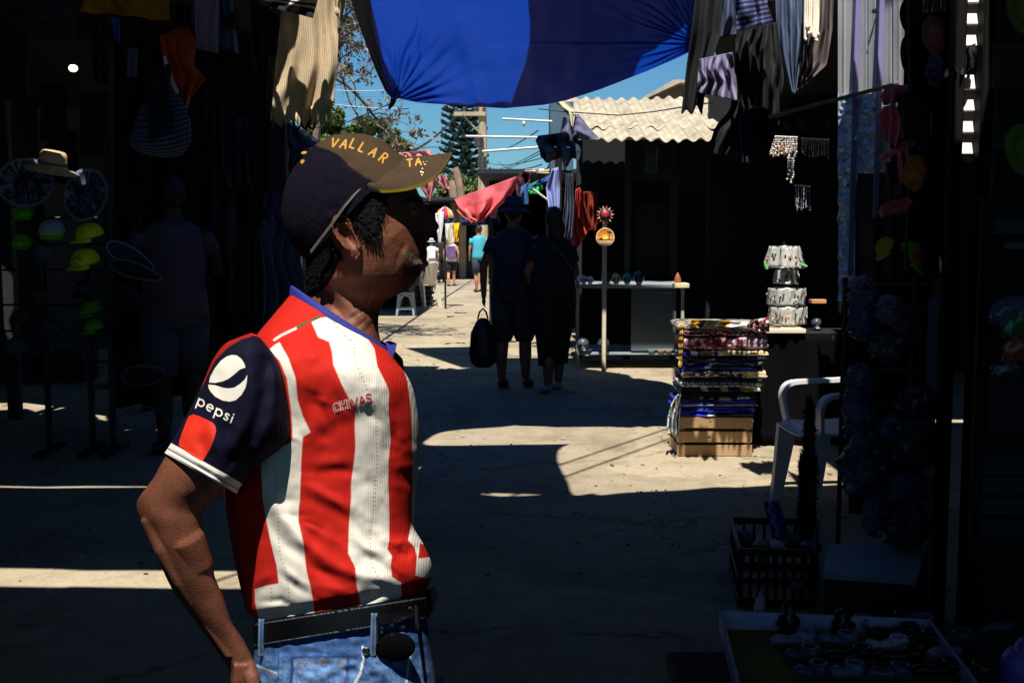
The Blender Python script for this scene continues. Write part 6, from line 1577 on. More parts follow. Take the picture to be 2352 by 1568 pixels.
def rack(label, px_, D, y0, y1, r0, r1, n, seed):
    """a spinner tier with pouches: y0 top, y1 bottom"""
    c = A(px_, y1, D); zt, zb = Z(y0, D), Z(y1, D); g = np.random.default_rng(seed); t = thing('earring_rack', label, 'earring rack', (c[0], D, zb), 'tiers of earring pouches on the white table')
    k = D/F
    mb = MB(); mb.tube([(c[0], D, zb-.03), (c[0], D, zt+.03)], .008, 8); mb.build('pole', mat('chrome_wire', rgb(190, 190, 190), rough=.25, metal=1), t)
    mb = MB()
    for zz, rr in ((zt, r0*k), (zb+.01, r1*k)):
        a = np.linspace(0, 2*PI, 25); mb.tube([np.array([c[0]+rr*math.cos(q), D+rr*math.sin(q), zz]) for q in a], .0035, 5)
    mb.build('ring', MATS['chrome_wire'], t)
    for j in range(n):
        a = 2*PI*(j+.3)/n+g.normal(0, .05); d = np.array([math.cos(a), math.sin(a), 0]); s_ = np.array([-d[1], d[0], 0]); w_ = PI*(r0+r1)/2*k/n*1.02
        p0 = np.array([c[0], D, zt])+d*r0*k; p1 = np.array([c[0], D, zb])+d*r1*k+g.normal(0, .004, 3)
        mb = MB(); P = np.array([[p0*(1-v)+p1*v+s_*w_*(2*u-1)+d*.006*math.sin(u*7+v*5+j) for u in np.linspace(0, 1, 8)] for v in np.linspace(0, 1, 8)])
        mb.grid(P); mb.build('pouch', plc, t, solid=.002)
        mb = MB()
        for q in range(4):
            pp = p0+(p1-p0)*(.35+.5*g.random())+s_*w_*(g.random()*1.4-.7)+d*.008; mb.ell(pp, (.007, .005, .010), 8, 6, C=[rgb(150, 30, 50), rgb(40, 40, 50), rgb(210, 190, 150), rgb(40, 70, 120)][g.integers(4)][:3])
        mb.build('earrings', MATS['clay_paint'], t)
rack('lowest tier of earring pouches, standing on the white table', 1808, tD+.25, 704, 744, 41, 40, 9, 1)
rack('second tier of pouches from the table', 1806, tD+.25, 661, 698, 40, 41, 9, 2)
rack('third narrow tier of dark pouches', 1806, tD+.25, 620, 652, 24, 26, 7, 3)
rack('topmost flaring tier of pale earring cards with green tips', 1800, tD+.25, 565, 616, 32, 44, 10, 4)
for a, b in (((1756,600),(1762,618)), ((1836,606),(1854,612))):
    MB().tube([A(*a, tD+.1), A(*b, tD+.08)], .008, 8).build('tassel', mat('green_tassel', rgb(90, 190, 110), rough=.7), label='pale green tassel sticking out on the %s of the top tier' % ('left' if a[0] < 1800 else 'right'), cat='tassel')
skull(1880, 8.3, tz-.03, .045, rgb(70, 80, 84), 'dusky small skull on the dark shelf right of the racks')
MB().box(A(1878, 692, 8.25), (.11, .08, .03)).build('wooden_box', mat('box_wood', rgb(190, 140, 90), rough=.7), label='little wooden box below the dusky skull', cat='box')
# hanging bead curtains
def beads(label, x0, x1, y0, y1, D, n, cols, seed, r=.006):
    g = np.random.default_rng(seed); t = thing('bead_curtain', label, 'bead curtain', A((x0+x1)/2, y1, D))
    mb = MB(); mb.tube([A(x0, y0, D), A(x1, y0+3, D)], .006, 6); mb.build('rod', rodm, t)
    mb = MB()
    for i in range(n):
        x = x0+(x1-x0)*(i+.5)/n; yb = y1-8+g.random()*14; dd = D+g.normal(0, .03); mb.tube([A(x, y0, dd), A(x+g.normal(0, 2), yb, dd)], .0022, 4, C=rgb(220, 214, 205)[:3])
        m_ = int((yb-y0)/5)
        for k in range(m_):
            yy = y0+(yb-y0)*(k+.5)/m_; f = (yy-y0)/(y1-y0); c = cols[0] if f < .45 or g.random() < .35 else cols[g.integers(len(cols))]
            if g.random() < .75: mb.ell(A(x+g.normal(0, 1.2), yy, dd-.004), (r*(.6+.7*f),)*3, 6, 5, C=c[:3])
    mb.build('strands', MATS['clay_paint'], t)
WB = rgb(226, 220, 210)
bc = [WB, rgb(200, 40, 60), rgb(230, 170, 40), WB, rgb(150, 60, 110), rgb(60, 60, 70), WB]
beads('bright shell and bead curtain hanging in the sun under the slanting pole', 1768, 1832, 313, 358, 7.3, 18, bc, 1)
beads('single long bead strand below the bright curtain', 1808, 1824, 362, 418, 7.35, 4, [WB, rgb(90, 90, 80), rgb(200, 196, 180)], 2)
beads('darker bead curtain right of the bright one', 1840, 1905, 318, 360, 7.9, 16, [rgb(60, 64, 70), rgb(110, 110, 100), rgb(90, 50, 40)], 3)
beads('blue tinted bead strands hanging above the racks', 1825, 1862, 425, 480, 8.0, 6, [rgb(50, 60, 110), rgb(40, 44, 70)], 4)
# ================================================================ left stall: hats, caps, hanging cloth
def cap_item(label, px_, py_, w_, D, yaw, col, front=None, mark=None, brim=None, tilt=.25, group='sun caps on the wire rack'):
    c = A(px_, py_, D); r = w_*.36*D/F; t = thing('cap', label, 'cap', c-[0, 0, r*.5], group)
    M = Matrix.Translation(Vector(c)) @ Matrix.Rotation(yaw, 4, 'Z') @ Matrix.Rotation(tilt, 4, 'X'); M = np.array(M)
    tr = lambda P: np.asarray(P)@M[:3, :3].T+M[:3, 3]
    n, m_ = 36, 14; a = np.linspace(0, 2*PI, n, endpoint=False); e = np.linspace(0, PI/2, m_)
    E, A2 = np.meshgrid(e, a, indexing='ij'); rr = np.cos(E)**.85
    P = np.stack([r*rr*np.cos(A2), r*1.08*rr*np.sin(A2), r*1.0*np.sin(E)-.35*r], -1); C = np.tile(np.array(col[:3]), P.shape[:2]+(1,))
    fr = (np.sin(A2) < -.15)
    if front is not None: C[fr & (E > .15)] = front[:3]
    if mark is not None:
        u = (A2-1.5*PI); C[fr & (np.abs(E-.62-.12*np.sin(u*9)) < .10) & (np.abs(u) < .6)] = mark[:3]
    mb = MB(); mb.grid(tr(P.reshape(-1, 3)).reshape(P.shape), C, wrap=True); mb.build('crown', VC(), t, solid=.003, smooth='all')
    u = np.linspace(-1, 1, 20); s_ = np.linspace(0, 1, 8); S, U = np.meshgrid(s_, u, indexing='ij')
    x = r*.86*U*(1-.12*S**3*0); y0 = -r*1.05*np.sqrt(np.clip(1-(.82*U)**2, 0, 1)); y = y0-S*r*.75*np.sqrt(np.clip(1-U**2, 0, 1)); z = -.33*r-.10*r*S+.0-.22*r*U**2*(.3+S*.7)
    bc_ = brim or col; mb = MB(); mb.grid(tr(np.stack([x, y, z], -1).reshape(-1, 3)).reshape(8, 20, 3), np.tile(np.array(bc_[:3]), (8, 20, 1))); mb.build('visor', VC(), t, solid=.004, smooth='all')
NG = rgb(170, 230, 30); NY = rgb(225, 240, 30); ND = 7.5
cap_item('dim green cap at the upper left of the rack below the sombrero', 52, 486, 62, ND, .2, rgb(110, 190, 20), mark=rgb(20, 30, 10))
cap_item('lavender fronted cap with a neon green visor', 119, 524, 80, ND, .3, NG, rgb(180, 170, 225), NG)
cap_item('neon yellow cap with an orange script line', 204, 532, 84, ND, -.6, NY, mark=rgb(220, 100, 20))
cap_item('dim green cap second from the top at the left edge', 50, 553, 62, ND, .2, rgb(110, 190, 20), mark=rgb(20, 30, 10))
cap_item('grey blue cap beneath the lavender one', 102, 576, 72, ND, .1, rgb(80, 90, 110))
cap_item('neon green cap with black script below the yellow one', 194, 592, 88, ND, -.4, rgb(210, 235, 20), mark=rgb(16, 24, 14))
cap_item('dull brown cap in the middle of the rack', 90, 680, 64, ND, .3, rgb(90, 60, 30))
cap_item('black cap with a pale blue mark beside the brown one', 196, 660, 70, ND, -.3, rgb(22, 24, 34), mark=rgb(80, 120, 170))
cap_item('green cap low on the rack', 207, 706, 70, ND, -.5, rgb(60, 140, 24), mark=rgb(150, 90, 40))
cap_item('dark orange cap low at the left', 55, 722, 60, ND, .2, rgb(110, 50, 16))
cap_item('lowest green cap with a black script', 213, 746, 62, ND, -.5, rgb(70, 150, 20), mark=rgb(16, 24, 14))
cap_item('slate cap low in the middle of the rack', 118, 750, 66, ND, .1, rgb(50, 62, 80))
cap_item('grey cap at the bottom left of the rack', 40, 790, 70, ND, .1, rgb(60, 74, 88))
def hat_rack():
    D = 7.62; t = thing('hat_rack', 'black wire rack with thin uprights carrying caps and sombreros', 'rack', (X(170, D), D, 0))
    m = mat('black_steel', rgb(12, 12, 15), rough=.5)
    for x in (95, 196, 245):
        mb = MB(); mb.box((X(x, D), D, 1.0), (.035, .035, 2.0)); mb.build('upright', m, t)
        mb = MB(); mb.box((X(x, D), D, .02), (.06, .45, .03)); mb.build('foot', m, t)
    for y in (500, 560, 620, 700, 760, 830):
        mb = MB(); mb.tube([A(-20, y, D), A(245, y, D)], .008, 6); mb.build('crossbar', m, t)
hat_rack()
def sombrero(label, px_, py_, rw, rh, D, rot):
    c = A(px_, py_, D); k = D/F; r = rw*k; t = thing('sombrero', label, 'sombrero', c-[0, 0, r], 'dark sombreros on the rack')
    ax = Vector((math.sin(rot)*.5, -1, .25)).normalized(); M = np.array(ax.to_track_quat('Z', 'Y').to_matrix())
    n = 56; prof = [(1.0, .16), (.97, .20), (.9, .12), (.75, .03), (.5, 0), (.42, .02), (.36, .25), (.26, .55), (.14, .62), (.01, .63)]
    P = []; a = np.linspace(0, 2*PI, n, endpoint=False)
    for q, z in prof: P.append(np.stack([r*q*np.cos(a), r*(rh/rw)*q*np.sin(a), np.full(n, r*z)], 1)@M.T+c)
    C = np.tile(np.array(rgb(24, 28, 40)[:3]), (len(prof), n, 1)); C[0:2] = rgb(110, 130, 170)[:3]
    g5 = np.random.default_rng(int(px_)); C[3:5][g5.random((2, n)) > .55] = rgb(80, 96, 150)[:3]; C[2:5][g5.random((3, n)) > .85] = rgb(130, 140, 170)[:3]; C[6:8][g5.random((2, n)) > .7] = rgb(90, 110, 160)[:3]
    mb = MB(); mb.grid(np.array(P), C, wrap=True); mb.build('brim_and_crown', VC(), t, solid=.006, smooth='all')
    mb = MB(); Q = smooth_interp(np.vstack([P[0], P[0][:1]]), np.linspace(0, 1, 8*n+1)); mb.tube(list(Q), list(.0065+.0045*np.sin(np.arange(8*n+1)*2*PI/8)), 6, C=rgb(96, 116, 160)[:3])
    mb.build('pompon_trim', VC(), t)
sombrero('dark sombrero with a pompon rim hanging at the far left', 60, 422, 60, 56, 7.35, .5)
sombrero('blue patterned sombrero with a pompon rim beside the far left one', 201, 449, 52, 60, 7.35, -.3)
def straw(label, px_, py_, rw, D):
    c = A(px_, py_, D); k = D/F; t = thing('straw_hat', label, 'hat', c); r = rw*k
    ax = Vector((.22, -.12, 1)).normalized()
    mb = MB(); mb.lathe([(r*.0+.001, r*.62), (r*.40, r*.60), (r*.5, r*.45), (r*.53, r*.05), (r*.56, 0), (r, -.12*r), (r*1.0, -.15*r), (r*.5, -.06*r)], c, 48, axis=ax, C=rgb(218, 190, 150)[:3])
    mb.build('straw', mat('straw', rgb(218, 184, 142), rough=.8, var=.2, scale=30, bump=.8, bscale=140, bdist=.004), t, smooth='all')
    mb = MB(); mb.lathe([(r*.535, r*.12), (r*.55, r*.12), (r*.545, r*.22), (r*.53, r*.22)], c, 40, axis=ax); mb.build('hat_band', mat('brown_band', rgb(120, 84, 56), rough=.8), t)
straw('sunlit straw hat on top of the dark sombreros', 120, 384, 60, 7.3)
# light bulb
lb = thing('light_bulb', 'lit round bulb glowing in the dark roof space at upper left', 'light bulb', A(168, 158, 6.2))
MB().ell(A(168, 157, 6.2), (.024, .024, .02), 14, 10).build('glass', mat('bulb_glow', rgb(255, 240, 205), emit=((1, .86, .62, 1), 2.2)), lb)
MB().tube([A(168, 152, 6.2), A(168, 140, 6.2)], .014, 8).build('socket', wirem, lb); MB().tube([A(168, 140, 6.2), A(168, -40, 6.2)], .004, 5).build('cord', wirem, lb)
# hanging cloths
gl = 'clothes hanging over the left stall'
cloth('hanging_cloth', 'mustard yellow cloth hanging at the top of the left stall', 'cloth', [(192,-60),(190,10),(183,26)], [(398,-60),(388,20),(390,46)], 5.4, rgb(150, 104, 16), amp=.02, nf=3, group=gl, ragged=3)
cloth('hanging_cloth', 'long lavender towel hanging left of the blue one', 'cloth', [(446,-60),(448,60),(452,112)], [(503,-60),(502,60),(500,122)], 5.2, rgb(140, 128, 168), amp=.012, nf=2, group=gl)
cloth('hanging_cloth', 'steel blue cloth hanging right of the lavender towel', 'cloth', [(503,-60),(504,60),(504,105)], [(528,-60),(540,60),(550,124)], 5.25, rgb(50, 90, 140), amp=.02, nf=2, group=gl)
cloth('hanging_cloth', 'black cloth in front of the steel blue one', 'cloth', [(515,40),(512,62)], [(545,20),(540,70)], 5.15, rgb(14, 16, 26), amp=.01, nf=1, group=gl)
cloth('hanging_shirt', 'burnt orange shirt hanging behind the striped bag', 'clothing', [(410,66),(366,84),(372,120),(385,160),(400,205),(418,250)], [(430,66),(452,95),(446,150),(473,182),(440,220),(428,252)], 4.9, rgb(176, 62, 18), amp=.02, nf=3, group=gl, ragged=3)
cloth('hanging_shirt', 'small slate shirt left of the striped bag', 'clothing', [(294,112),(292,176)], [(316,112),(315,178)], 5.3, rgb(84, 90, 120), amp=.01, nf=2, group=gl)
cloth('hanging_cloth', 'narrow blue ribbon cloth under the mustard one', 'cloth', [(257,42),(264,88)], [(272,42),(276,100)], 5.3, rgb(50, 90, 200), amp=.01, nf=1, group=gl)
cloth('hanging_cloth', 'black skirt hanging between the orange shirt and the pale blanket', 'clothing', [(500,120),(470,180),(468,250)], [(560,118),(600,200),(604,260)], 5.6, rgb(14, 14, 20), amp=.03, nf=4, group=gl)
cloth('hanging_cloth', 'dark olive cloth hanging far left below the mustard one', 'cloth', [(215,44),(212,150),(218,190)], [(252,44),(256,150),(250,200)], 5.5, rgb(40, 36, 18), amp=.02, nf=2, group=gl)
cloth('hanging_cloth', 'faint grey blue awning strip at the upper left corner', 'cloth', [(20,0),(60,20),(66,42)], [(150,-10),(170,40),(180,66)], 6.0, rgb(40, 50, 70), amp=.02, nf=2, group=gl)
# striped bag
def striped_bag():
    D = 4.6; t = thing('striped_bag', 'blue striped shoulder bag hanging in the left stall', 'bag', A(367, 365, D), None)
    Lb_ = [(352,186),(345,215),(322,250),(305,300),(297,328),(310,342)]; Rb_ = [(390,186),(412,215),(428,250),(438,285),(438,328),(418,352)]
    T, PH, px, dd = ring_surface(Lb_, Rb_, [.02,.05,.07,.085,.08,.03], D, nphi=90, nrow=120)
    bow = np.sin(np.clip(px[..., 0]-297, 0, 141)/141*PI); px[..., 1] += 14*bow*T
    sl = (px[..., 0]-367)*.06
    q = T*17+sl*.12; ph_ = np.mod(q, 1); base = np.array(rgb(60, 70, 130)[:3])
    C = np.tile(base, T.shape+(1,)); C[ph_ < .32] = rgb(10, 12, 24)[:3]; C[(ph_ > .55) & (ph_ < .72)] = rgb(110, 110, 120)[:3]; C[(ph_ > .86)] = rgb(40, 90, 110)[:3]
    dd = dd+.006*vnoise(px[..., 0]/16, px[..., 1]/30, 91)
    mb = MB(); mb.grid(Av(px[..., 0], px[..., 1], dd), C, wrap=True); mb.build('pouch', VC(), t, smooth='all')
    mb = MB(); mb.tube([A(378, 130, D-.02), A(384, 160, D-.05), A(396, 190, D-.06), A(408, 214, D-.04)], [.006, .009, .010, .008], 8, C=rgb(225, 200, 190)[:3], flat=.4); mb.build('strap', VC(), t)
    for x in (349, 378):
        mb = MB(); mb.tube([A(x+8, 150, D-.09), A(x, 230, D-.12), A(x+2, 300, D-.12), A(x+1, 322 if x < 360 else 300, D-.12)], [.012, .018, .02, .012], 8, C=rgb(10, 11, 16)[:3]); mb.build('tassel', VC(), t)
striped_bag()
# beige blanket and the striped hammock cloth
kn = two(rgb(206, 184, 150), rgb(160, 140, 112), 34, .6)
def knf(U, V):
    C = np.array(kn(U, V)); n = vnoise(U*90, V*140, 95)*.06; return np.clip(C*(1+n[..., None]), 0, 1)
cloth('blanket', 'beige ribbed blanket with a fringe hanging in the sun', 'blanket', [(650,-60),(644,60),(632,160),(627,225),(625,256)], [(764,-60),(772,20),(778,80),(774,150),(766,235),(760,258)], 5.5, rgb(206, 184, 150), amp=.016, nf=3, fn=knf, nu=240, nv=200, fringe=(38, .055, rgb(200, 180, 148)[:3]), ragged=4)
cloth('blanket', 'folded fringe end of beige blanket at the top beside the sky', 'blanket', [(762,-60),(768,-10),(772,20)], [(785,-60),(792,10),(786,40)], 5.45, rgb(206, 184, 150), amp=.02, nf=2, fn=knf, nu=60, nv=50, fringe=(8, .03, rgb(200, 180, 148)[:3]))
hm = stripe_fn([rgb(224, 214, 170), rgb(206, 190, 90), rgb(226, 216, 190), rgb(180, 40, 40), rgb(230, 220, 200), rgb(60, 80, 60), rgb(226, 216, 190), rgb(30, 40, 110), rgb(220, 210, 180), rgb(16, 22, 60), rgb(14, 16, 30)], 'v', .012, [3, 1, 2, 1, 1.5, 1, 2, 1, 1, 1.5, 2])
cloth('hammock', 'multicoloured striped hammock cloth slung at the top beside the beige blanket', 'hammock', [(580,-50),(582,-20),(584,8)], [(735,-60),(732,-10),(718,42)], 5.2, CRM, amp=.05, nf=2, fn=hm, nu=120, nv=90)
cloth('hanging_cloth', 'dark trouser leg hanging left of the beige blanket', 'clothing', [(566,-60),(578,60),(590,150),(596,300)], [(640,44),(636,160),(624,300)], 5.65, rgb(24, 24, 32), amp=.03, nf=3, group=gl)
cloth('hanging_cloth', 'brown grey cloth in the shadow behind the beige blanket', 'clothing', [(618,130),(614,200),(612,262)], [(650,130),(640,200),(634,262)], 5.58, rgb(96, 84, 70), amp=.02, nf=2, group=gl)
cloth('tote_bag', 'black tote with loop trim hanging below the beige blanket', 'bag', [(662,250),(664,268),(670,278)], [(722,252),(720,270),(714,282)], 5.8, rgb(8, 8, 12), amp=.02, nf=2, nu=40, nv=20)
for i, x in enumerate((682, 700, 716)):
    MB().tube([A(x-8, 276, 5.8), A(x-5, 292, 5.78), A(x+3, 297, 5.78), A(x+8, 286, 5.8), A(x+7, 274, 5.8)], .007, 6).build('trim_loop', wirem, label='%s black loop hanging from the tote below the beige blanket' % ('leftmost', 'middle', 'rightmost')[i], cat='strap', group='loops of the black tote')
cloth('awning', 'slate blue awning sloping behind the cap with a beaded white edge', 'awning', [(655,276),(655,320),(655,345)], [(668,280),(708,318),(745,336)], 9.5, rgb(60, 74, 100), amp=.03, nf=2)
cloth('awning', 'pale grey lower awning panel behind the back of the cap', 'awning', [(655,318),(655,350),(655,420)], [(700,335),(715,350),(690,420)], 9.6, rgb(110, 124, 160), amp=.06, nf=3, fn=two(rgb(120, 132, 165), rgb(36, 50, 90), 4, .6))
mb = MB()
for i in range(30): mb.ell(A(660+i*2.7, 276+i*1.85+(i % 2)*3, 9.4), (.009, .009, .012), 6, 5)
mb.build('bead_trim', rodm, label='row of white beads along the edge of the slate blue awning', cat='trim')
for lb_, L, R, D, c in (('dark blue patterned cloth hanging behind the neck', [(606,440),(604,480),(610,510)], [(690,440),(680,480),(690,512)], 6.0, rgb(44, 52, 110)),
                        ('dusty blue dress hanging behind the shoulder', [(604,500),(595,545),(604,600),(606,760)], [(700,500),(690,600),(706,660),(700,760)], 6.05, rgb(64, 84, 120)),
                        ):
    cloth('hanging_dress', lb_, 'clothing', L, R, D, c, amp=.04, nf=4, group=gl, fn=(zig(rgb(40, 50, 110), rgb(90, 90, 140), 6, None, .5, 44) if 'patterned' in lb_ else None), nu=70, nv=60)
cloth('hanging_dress', 'pale lavender scarf edge hanging just behind the nape', 'clothing', [(694,590),(698,640),(700,664)], [(706,600),(711,650),(709,668)], 5.9, rgb(150, 150, 190), amp=.01, nf=1, group=gl)
def left_posts():
    m = mat('dark_post', rgb(24, 22, 22), rough=.8, var=.3)
    for lb_, x, D, w_ in (('dark wooden post at the right edge of the left stall', 648, 7.6, .08), ('dark post behind the hat rack in the left stall', 330, 9.5, .09), ('dark post at far left of the stall', 18, 9.0, .09)):
        MB().box((X(x, D), D, 1.47), (w_, w_, 2.94)).build('stall_post', m, label=lb_, cat='post')
left_posts()
def board(label, px_, py_, L, w_, ang, D, col, rail):
    c = A(px_, py_, D); k = D/F; t = thing('bodyboard', label, 'board', c-[0, 0, L*k*.3], 'bodyboards leaning in the left stall')
    n = 30; u = np.linspace(0, 2*PI, n, endpoint=False); P = np.stack([L/2*np.cos(u)*(1+.0*u), np.zeros(n), w_/2*np.sin(u)*(1-.25*np.cos(u))], 1)*k
    R_ = np.array(Matrix.Rotation(ang, 3, 'Y')); P = P@R_.T
    mb = MB(); mb.slab(c+P, (0, .03, 0), col[:3]); mb.build('deck', VC(), t)
    mb = MB(); mb.tube(list(c+P*1.01+[0, -.004, 0])+[c+P[0]*1.01+[0, -.004, 0]], .006, 6, C=rail[:3]); mb.build('rail', VC(), t)
for a in (('pale edged bodyboard, topmost of the leaning ones', 300, 590, 118, 40, .5, 7.1, rgb(40, 54, 74), rgb(120, 140, 165)), ('dark bodyboard below the topmost one', 312, 622, 120, 34, .3, 7.0, rgb(20, 24, 34), rgb(90, 104, 130)),
          ('black bodyboard in the middle of the leaning ones', 300, 690, 120, 44, .5, 7.0, rgb(14, 18, 24), rgb(44, 60, 72)), ('lowest bodyboard with a faint blue rail', 330, 862, 100, 44, -.1, 7.0, rgb(14, 16, 24), rgb(70, 90, 120))): board(*a)
mb = MB(); a = np.linspace(0, 2*PI, 40); c = A(328, 985, 6.9); mb.tube([c+np.array([.17*math.cos(q), 0, .14*math.sin(q)]) for q in a], .004, 5); mb.build('hoop', mat('faint_wire', rgb(70, 84, 100), rough=.6), label='thin wire hoop standing low in the left stall', cat='hoop')
# low boxes of goods on the ground in the left stall
for lb_, x, y, D, s_, c in (('dark carton on the ground left of the cap rack', 20, 880, 11.3, (.5, .4, .34), rgb(30, 36, 44)), ('dark carton below the caps', 150, 900, 11.4, (.42, .4, .3), rgb(22, 26, 30)), ('dark bin below the bodyboards', 300, 920, 11.0, (.4, .4, .3), rgb(18, 20, 26))):
    MB().box((X(x, D), D, s_[2]/2+.004), s_, rng.normal(0, .2)).build('carton', mat('carton_%d' % x, c, rough=.8, var=.3), label=lb_, cat='box')

cloth('hanging_cloth', 'large black sheet added to keep the back of the left stall dark', 'cloth', [(262,40),(262,500),(262,940)], [(640,40),(640,500),(640,860)], 8.9, rgb(6, 6, 9), amp=.05, nf=7)  # black backdrop put in where the stall is only in deep shade
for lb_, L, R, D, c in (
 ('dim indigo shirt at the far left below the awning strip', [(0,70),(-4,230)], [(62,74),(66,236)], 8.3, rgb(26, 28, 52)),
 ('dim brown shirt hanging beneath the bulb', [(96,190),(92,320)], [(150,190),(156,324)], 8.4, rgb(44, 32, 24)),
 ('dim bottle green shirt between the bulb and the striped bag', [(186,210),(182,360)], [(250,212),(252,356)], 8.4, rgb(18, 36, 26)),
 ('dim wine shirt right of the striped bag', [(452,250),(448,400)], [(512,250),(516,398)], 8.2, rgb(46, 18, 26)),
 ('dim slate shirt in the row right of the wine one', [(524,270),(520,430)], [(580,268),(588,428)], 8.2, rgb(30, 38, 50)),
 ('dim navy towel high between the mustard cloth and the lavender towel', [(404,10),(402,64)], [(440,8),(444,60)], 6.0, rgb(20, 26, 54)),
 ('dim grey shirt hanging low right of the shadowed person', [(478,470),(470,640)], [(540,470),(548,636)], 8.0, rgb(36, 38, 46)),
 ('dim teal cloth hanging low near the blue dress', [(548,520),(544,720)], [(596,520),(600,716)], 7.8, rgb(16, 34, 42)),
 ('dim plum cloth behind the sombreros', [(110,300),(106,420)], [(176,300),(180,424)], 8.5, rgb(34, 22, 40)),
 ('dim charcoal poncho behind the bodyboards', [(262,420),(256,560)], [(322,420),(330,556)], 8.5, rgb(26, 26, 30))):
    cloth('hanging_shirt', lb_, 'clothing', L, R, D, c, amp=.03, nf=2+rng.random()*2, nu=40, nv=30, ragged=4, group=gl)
# ================================================================ right side: hanging clothes at the top
gr = 'clothes hanging over the right stall'
cloth('hanging_trousers', 'black trouser leg hanging at the left edge of the right stall', 'clothing', [(1604,-60),(1592,40),(1577,150),(1565,255)], [(1660,-60),(1655,80),(1625,170),(1612,262)], 6.3, rgb(8, 9, 12), amp=.03, nf=2, group=gr, ragged=14)
cloth('hanging_shirt', 'grey blue shawl piece behind the black trouser leg', 'clothing', [(1640,-60),(1632,40),(1615,90)], [(1700,-60),(1700,60),(1695,80)], 6.4, rgb(70, 80, 110), amp=.04, nf=3, group=gr)
cloth('hanging_poncho', 'mauve grey poncho hanging in front of the corrugated roof', 'clothing', [(1606,136),(1603,180),(1600,212)], [(1682,120),(1692,190),(1694,232)], 6.2, rgb(126, 118, 148), amp=.04, nf=4, group=gr, fringe=None)
cloth('hanging_shirt', 'navy shirt with pale horizontal stripes at the top', 'clothing', [(1690,-60),(1690,20),(1692,74)], [(1766,-60),(1762,10),(1775,52)], 6.1, NV, amp=.03, nf=2, fn=two(rgb(90, 96, 150), rgb(14, 18, 40), 11, .5, 'v'), group=gr)
cloth('hanging_skirt', 'black skirt hanging right of the mauve poncho', 'clothing', [(1688,70),(1690,160),(1700,240)], [(1790,50),(1800,170),(1788,262)], 6.35, rgb(9, 9, 13), amp=.05, nf=5, group=gr, ragged=10)
cloth('hanging_skirt', 'wide black skirt hanging over the end of the corrugated roof', 'clothing', [(1700,205),(1668,250),(1640,300),(1625,352)], [(1770,220),(1790,280),(1770,340),(1760,368)], 6.6, rgb(10, 10, 16), amp=.05, nf=6, group=gr)
cloth('hanging_skirt', 'narrow navy skirt in the black group', 'clothing', [(1690,262),(1694,372)], [(1730,262),(1738,376)], 6.5, rgb(24, 28, 60), amp=.03, nf=4, group=gr)
cloth('hanging_shawl', 'slate blue shawl ending in a point, left layer', 'clothing', [(1780,-60),(1784,60),(1797,130),(1812,190),(1820,214)], [(1855,-60),(1848,80),(1836,150),(1830,200),(1826,218)], 5.7, rgb(78, 92, 120), amp=.03, nf=4, group=gr)
cloth('hanging_shawl', 'brown grey shawl right of the slate blue one', 'clothing', [(1846,-60),(1842,60),(1832,150),(1824,214)], [(1918,-60),(1912,70),(1898,150),(1840,205)], 5.75, rgb(104, 92, 92), amp=.03, nf=4, group=gr)
def tassels():
    t = thing('tassel_bunch', 'bunch of long cream tassels hanging over the shawls', 'tassels', A(1864, 100, 5.55)); g = np.random.default_rng(5)
    m = mat('cream_tassel', rgb(232, 220, 200), rough=.8, var=.2)
    for i in range(9):
        x = 1850+i*3.8; y = 60+g.random()*38; mb = MB(); mb.tube([A(x, -40, 5.6), A(x+g.normal(0, 1), y*.5, 5.56), A(x+g.normal(0, 2.5), y, 5.55)], [.004, .0045, .006], 6); mb.ell(A(x+g.normal(0, 2), y, 5.55), (.007, .007, .010), 7, 6); mb.build('strand', m, t)
tassels()
holes_note = None
MB().tube([A(1767, 269, 5.4), A(1925, 228, 5.2), A(2078, 188, 5.0)], .009, 8).build('wooden_pole', mat('grey_wood', rgb(120, 100, 92), rough=.8, var=.3, scale=20), label='slanting grey wooden pole in front of the metal sheet', cat='pole')
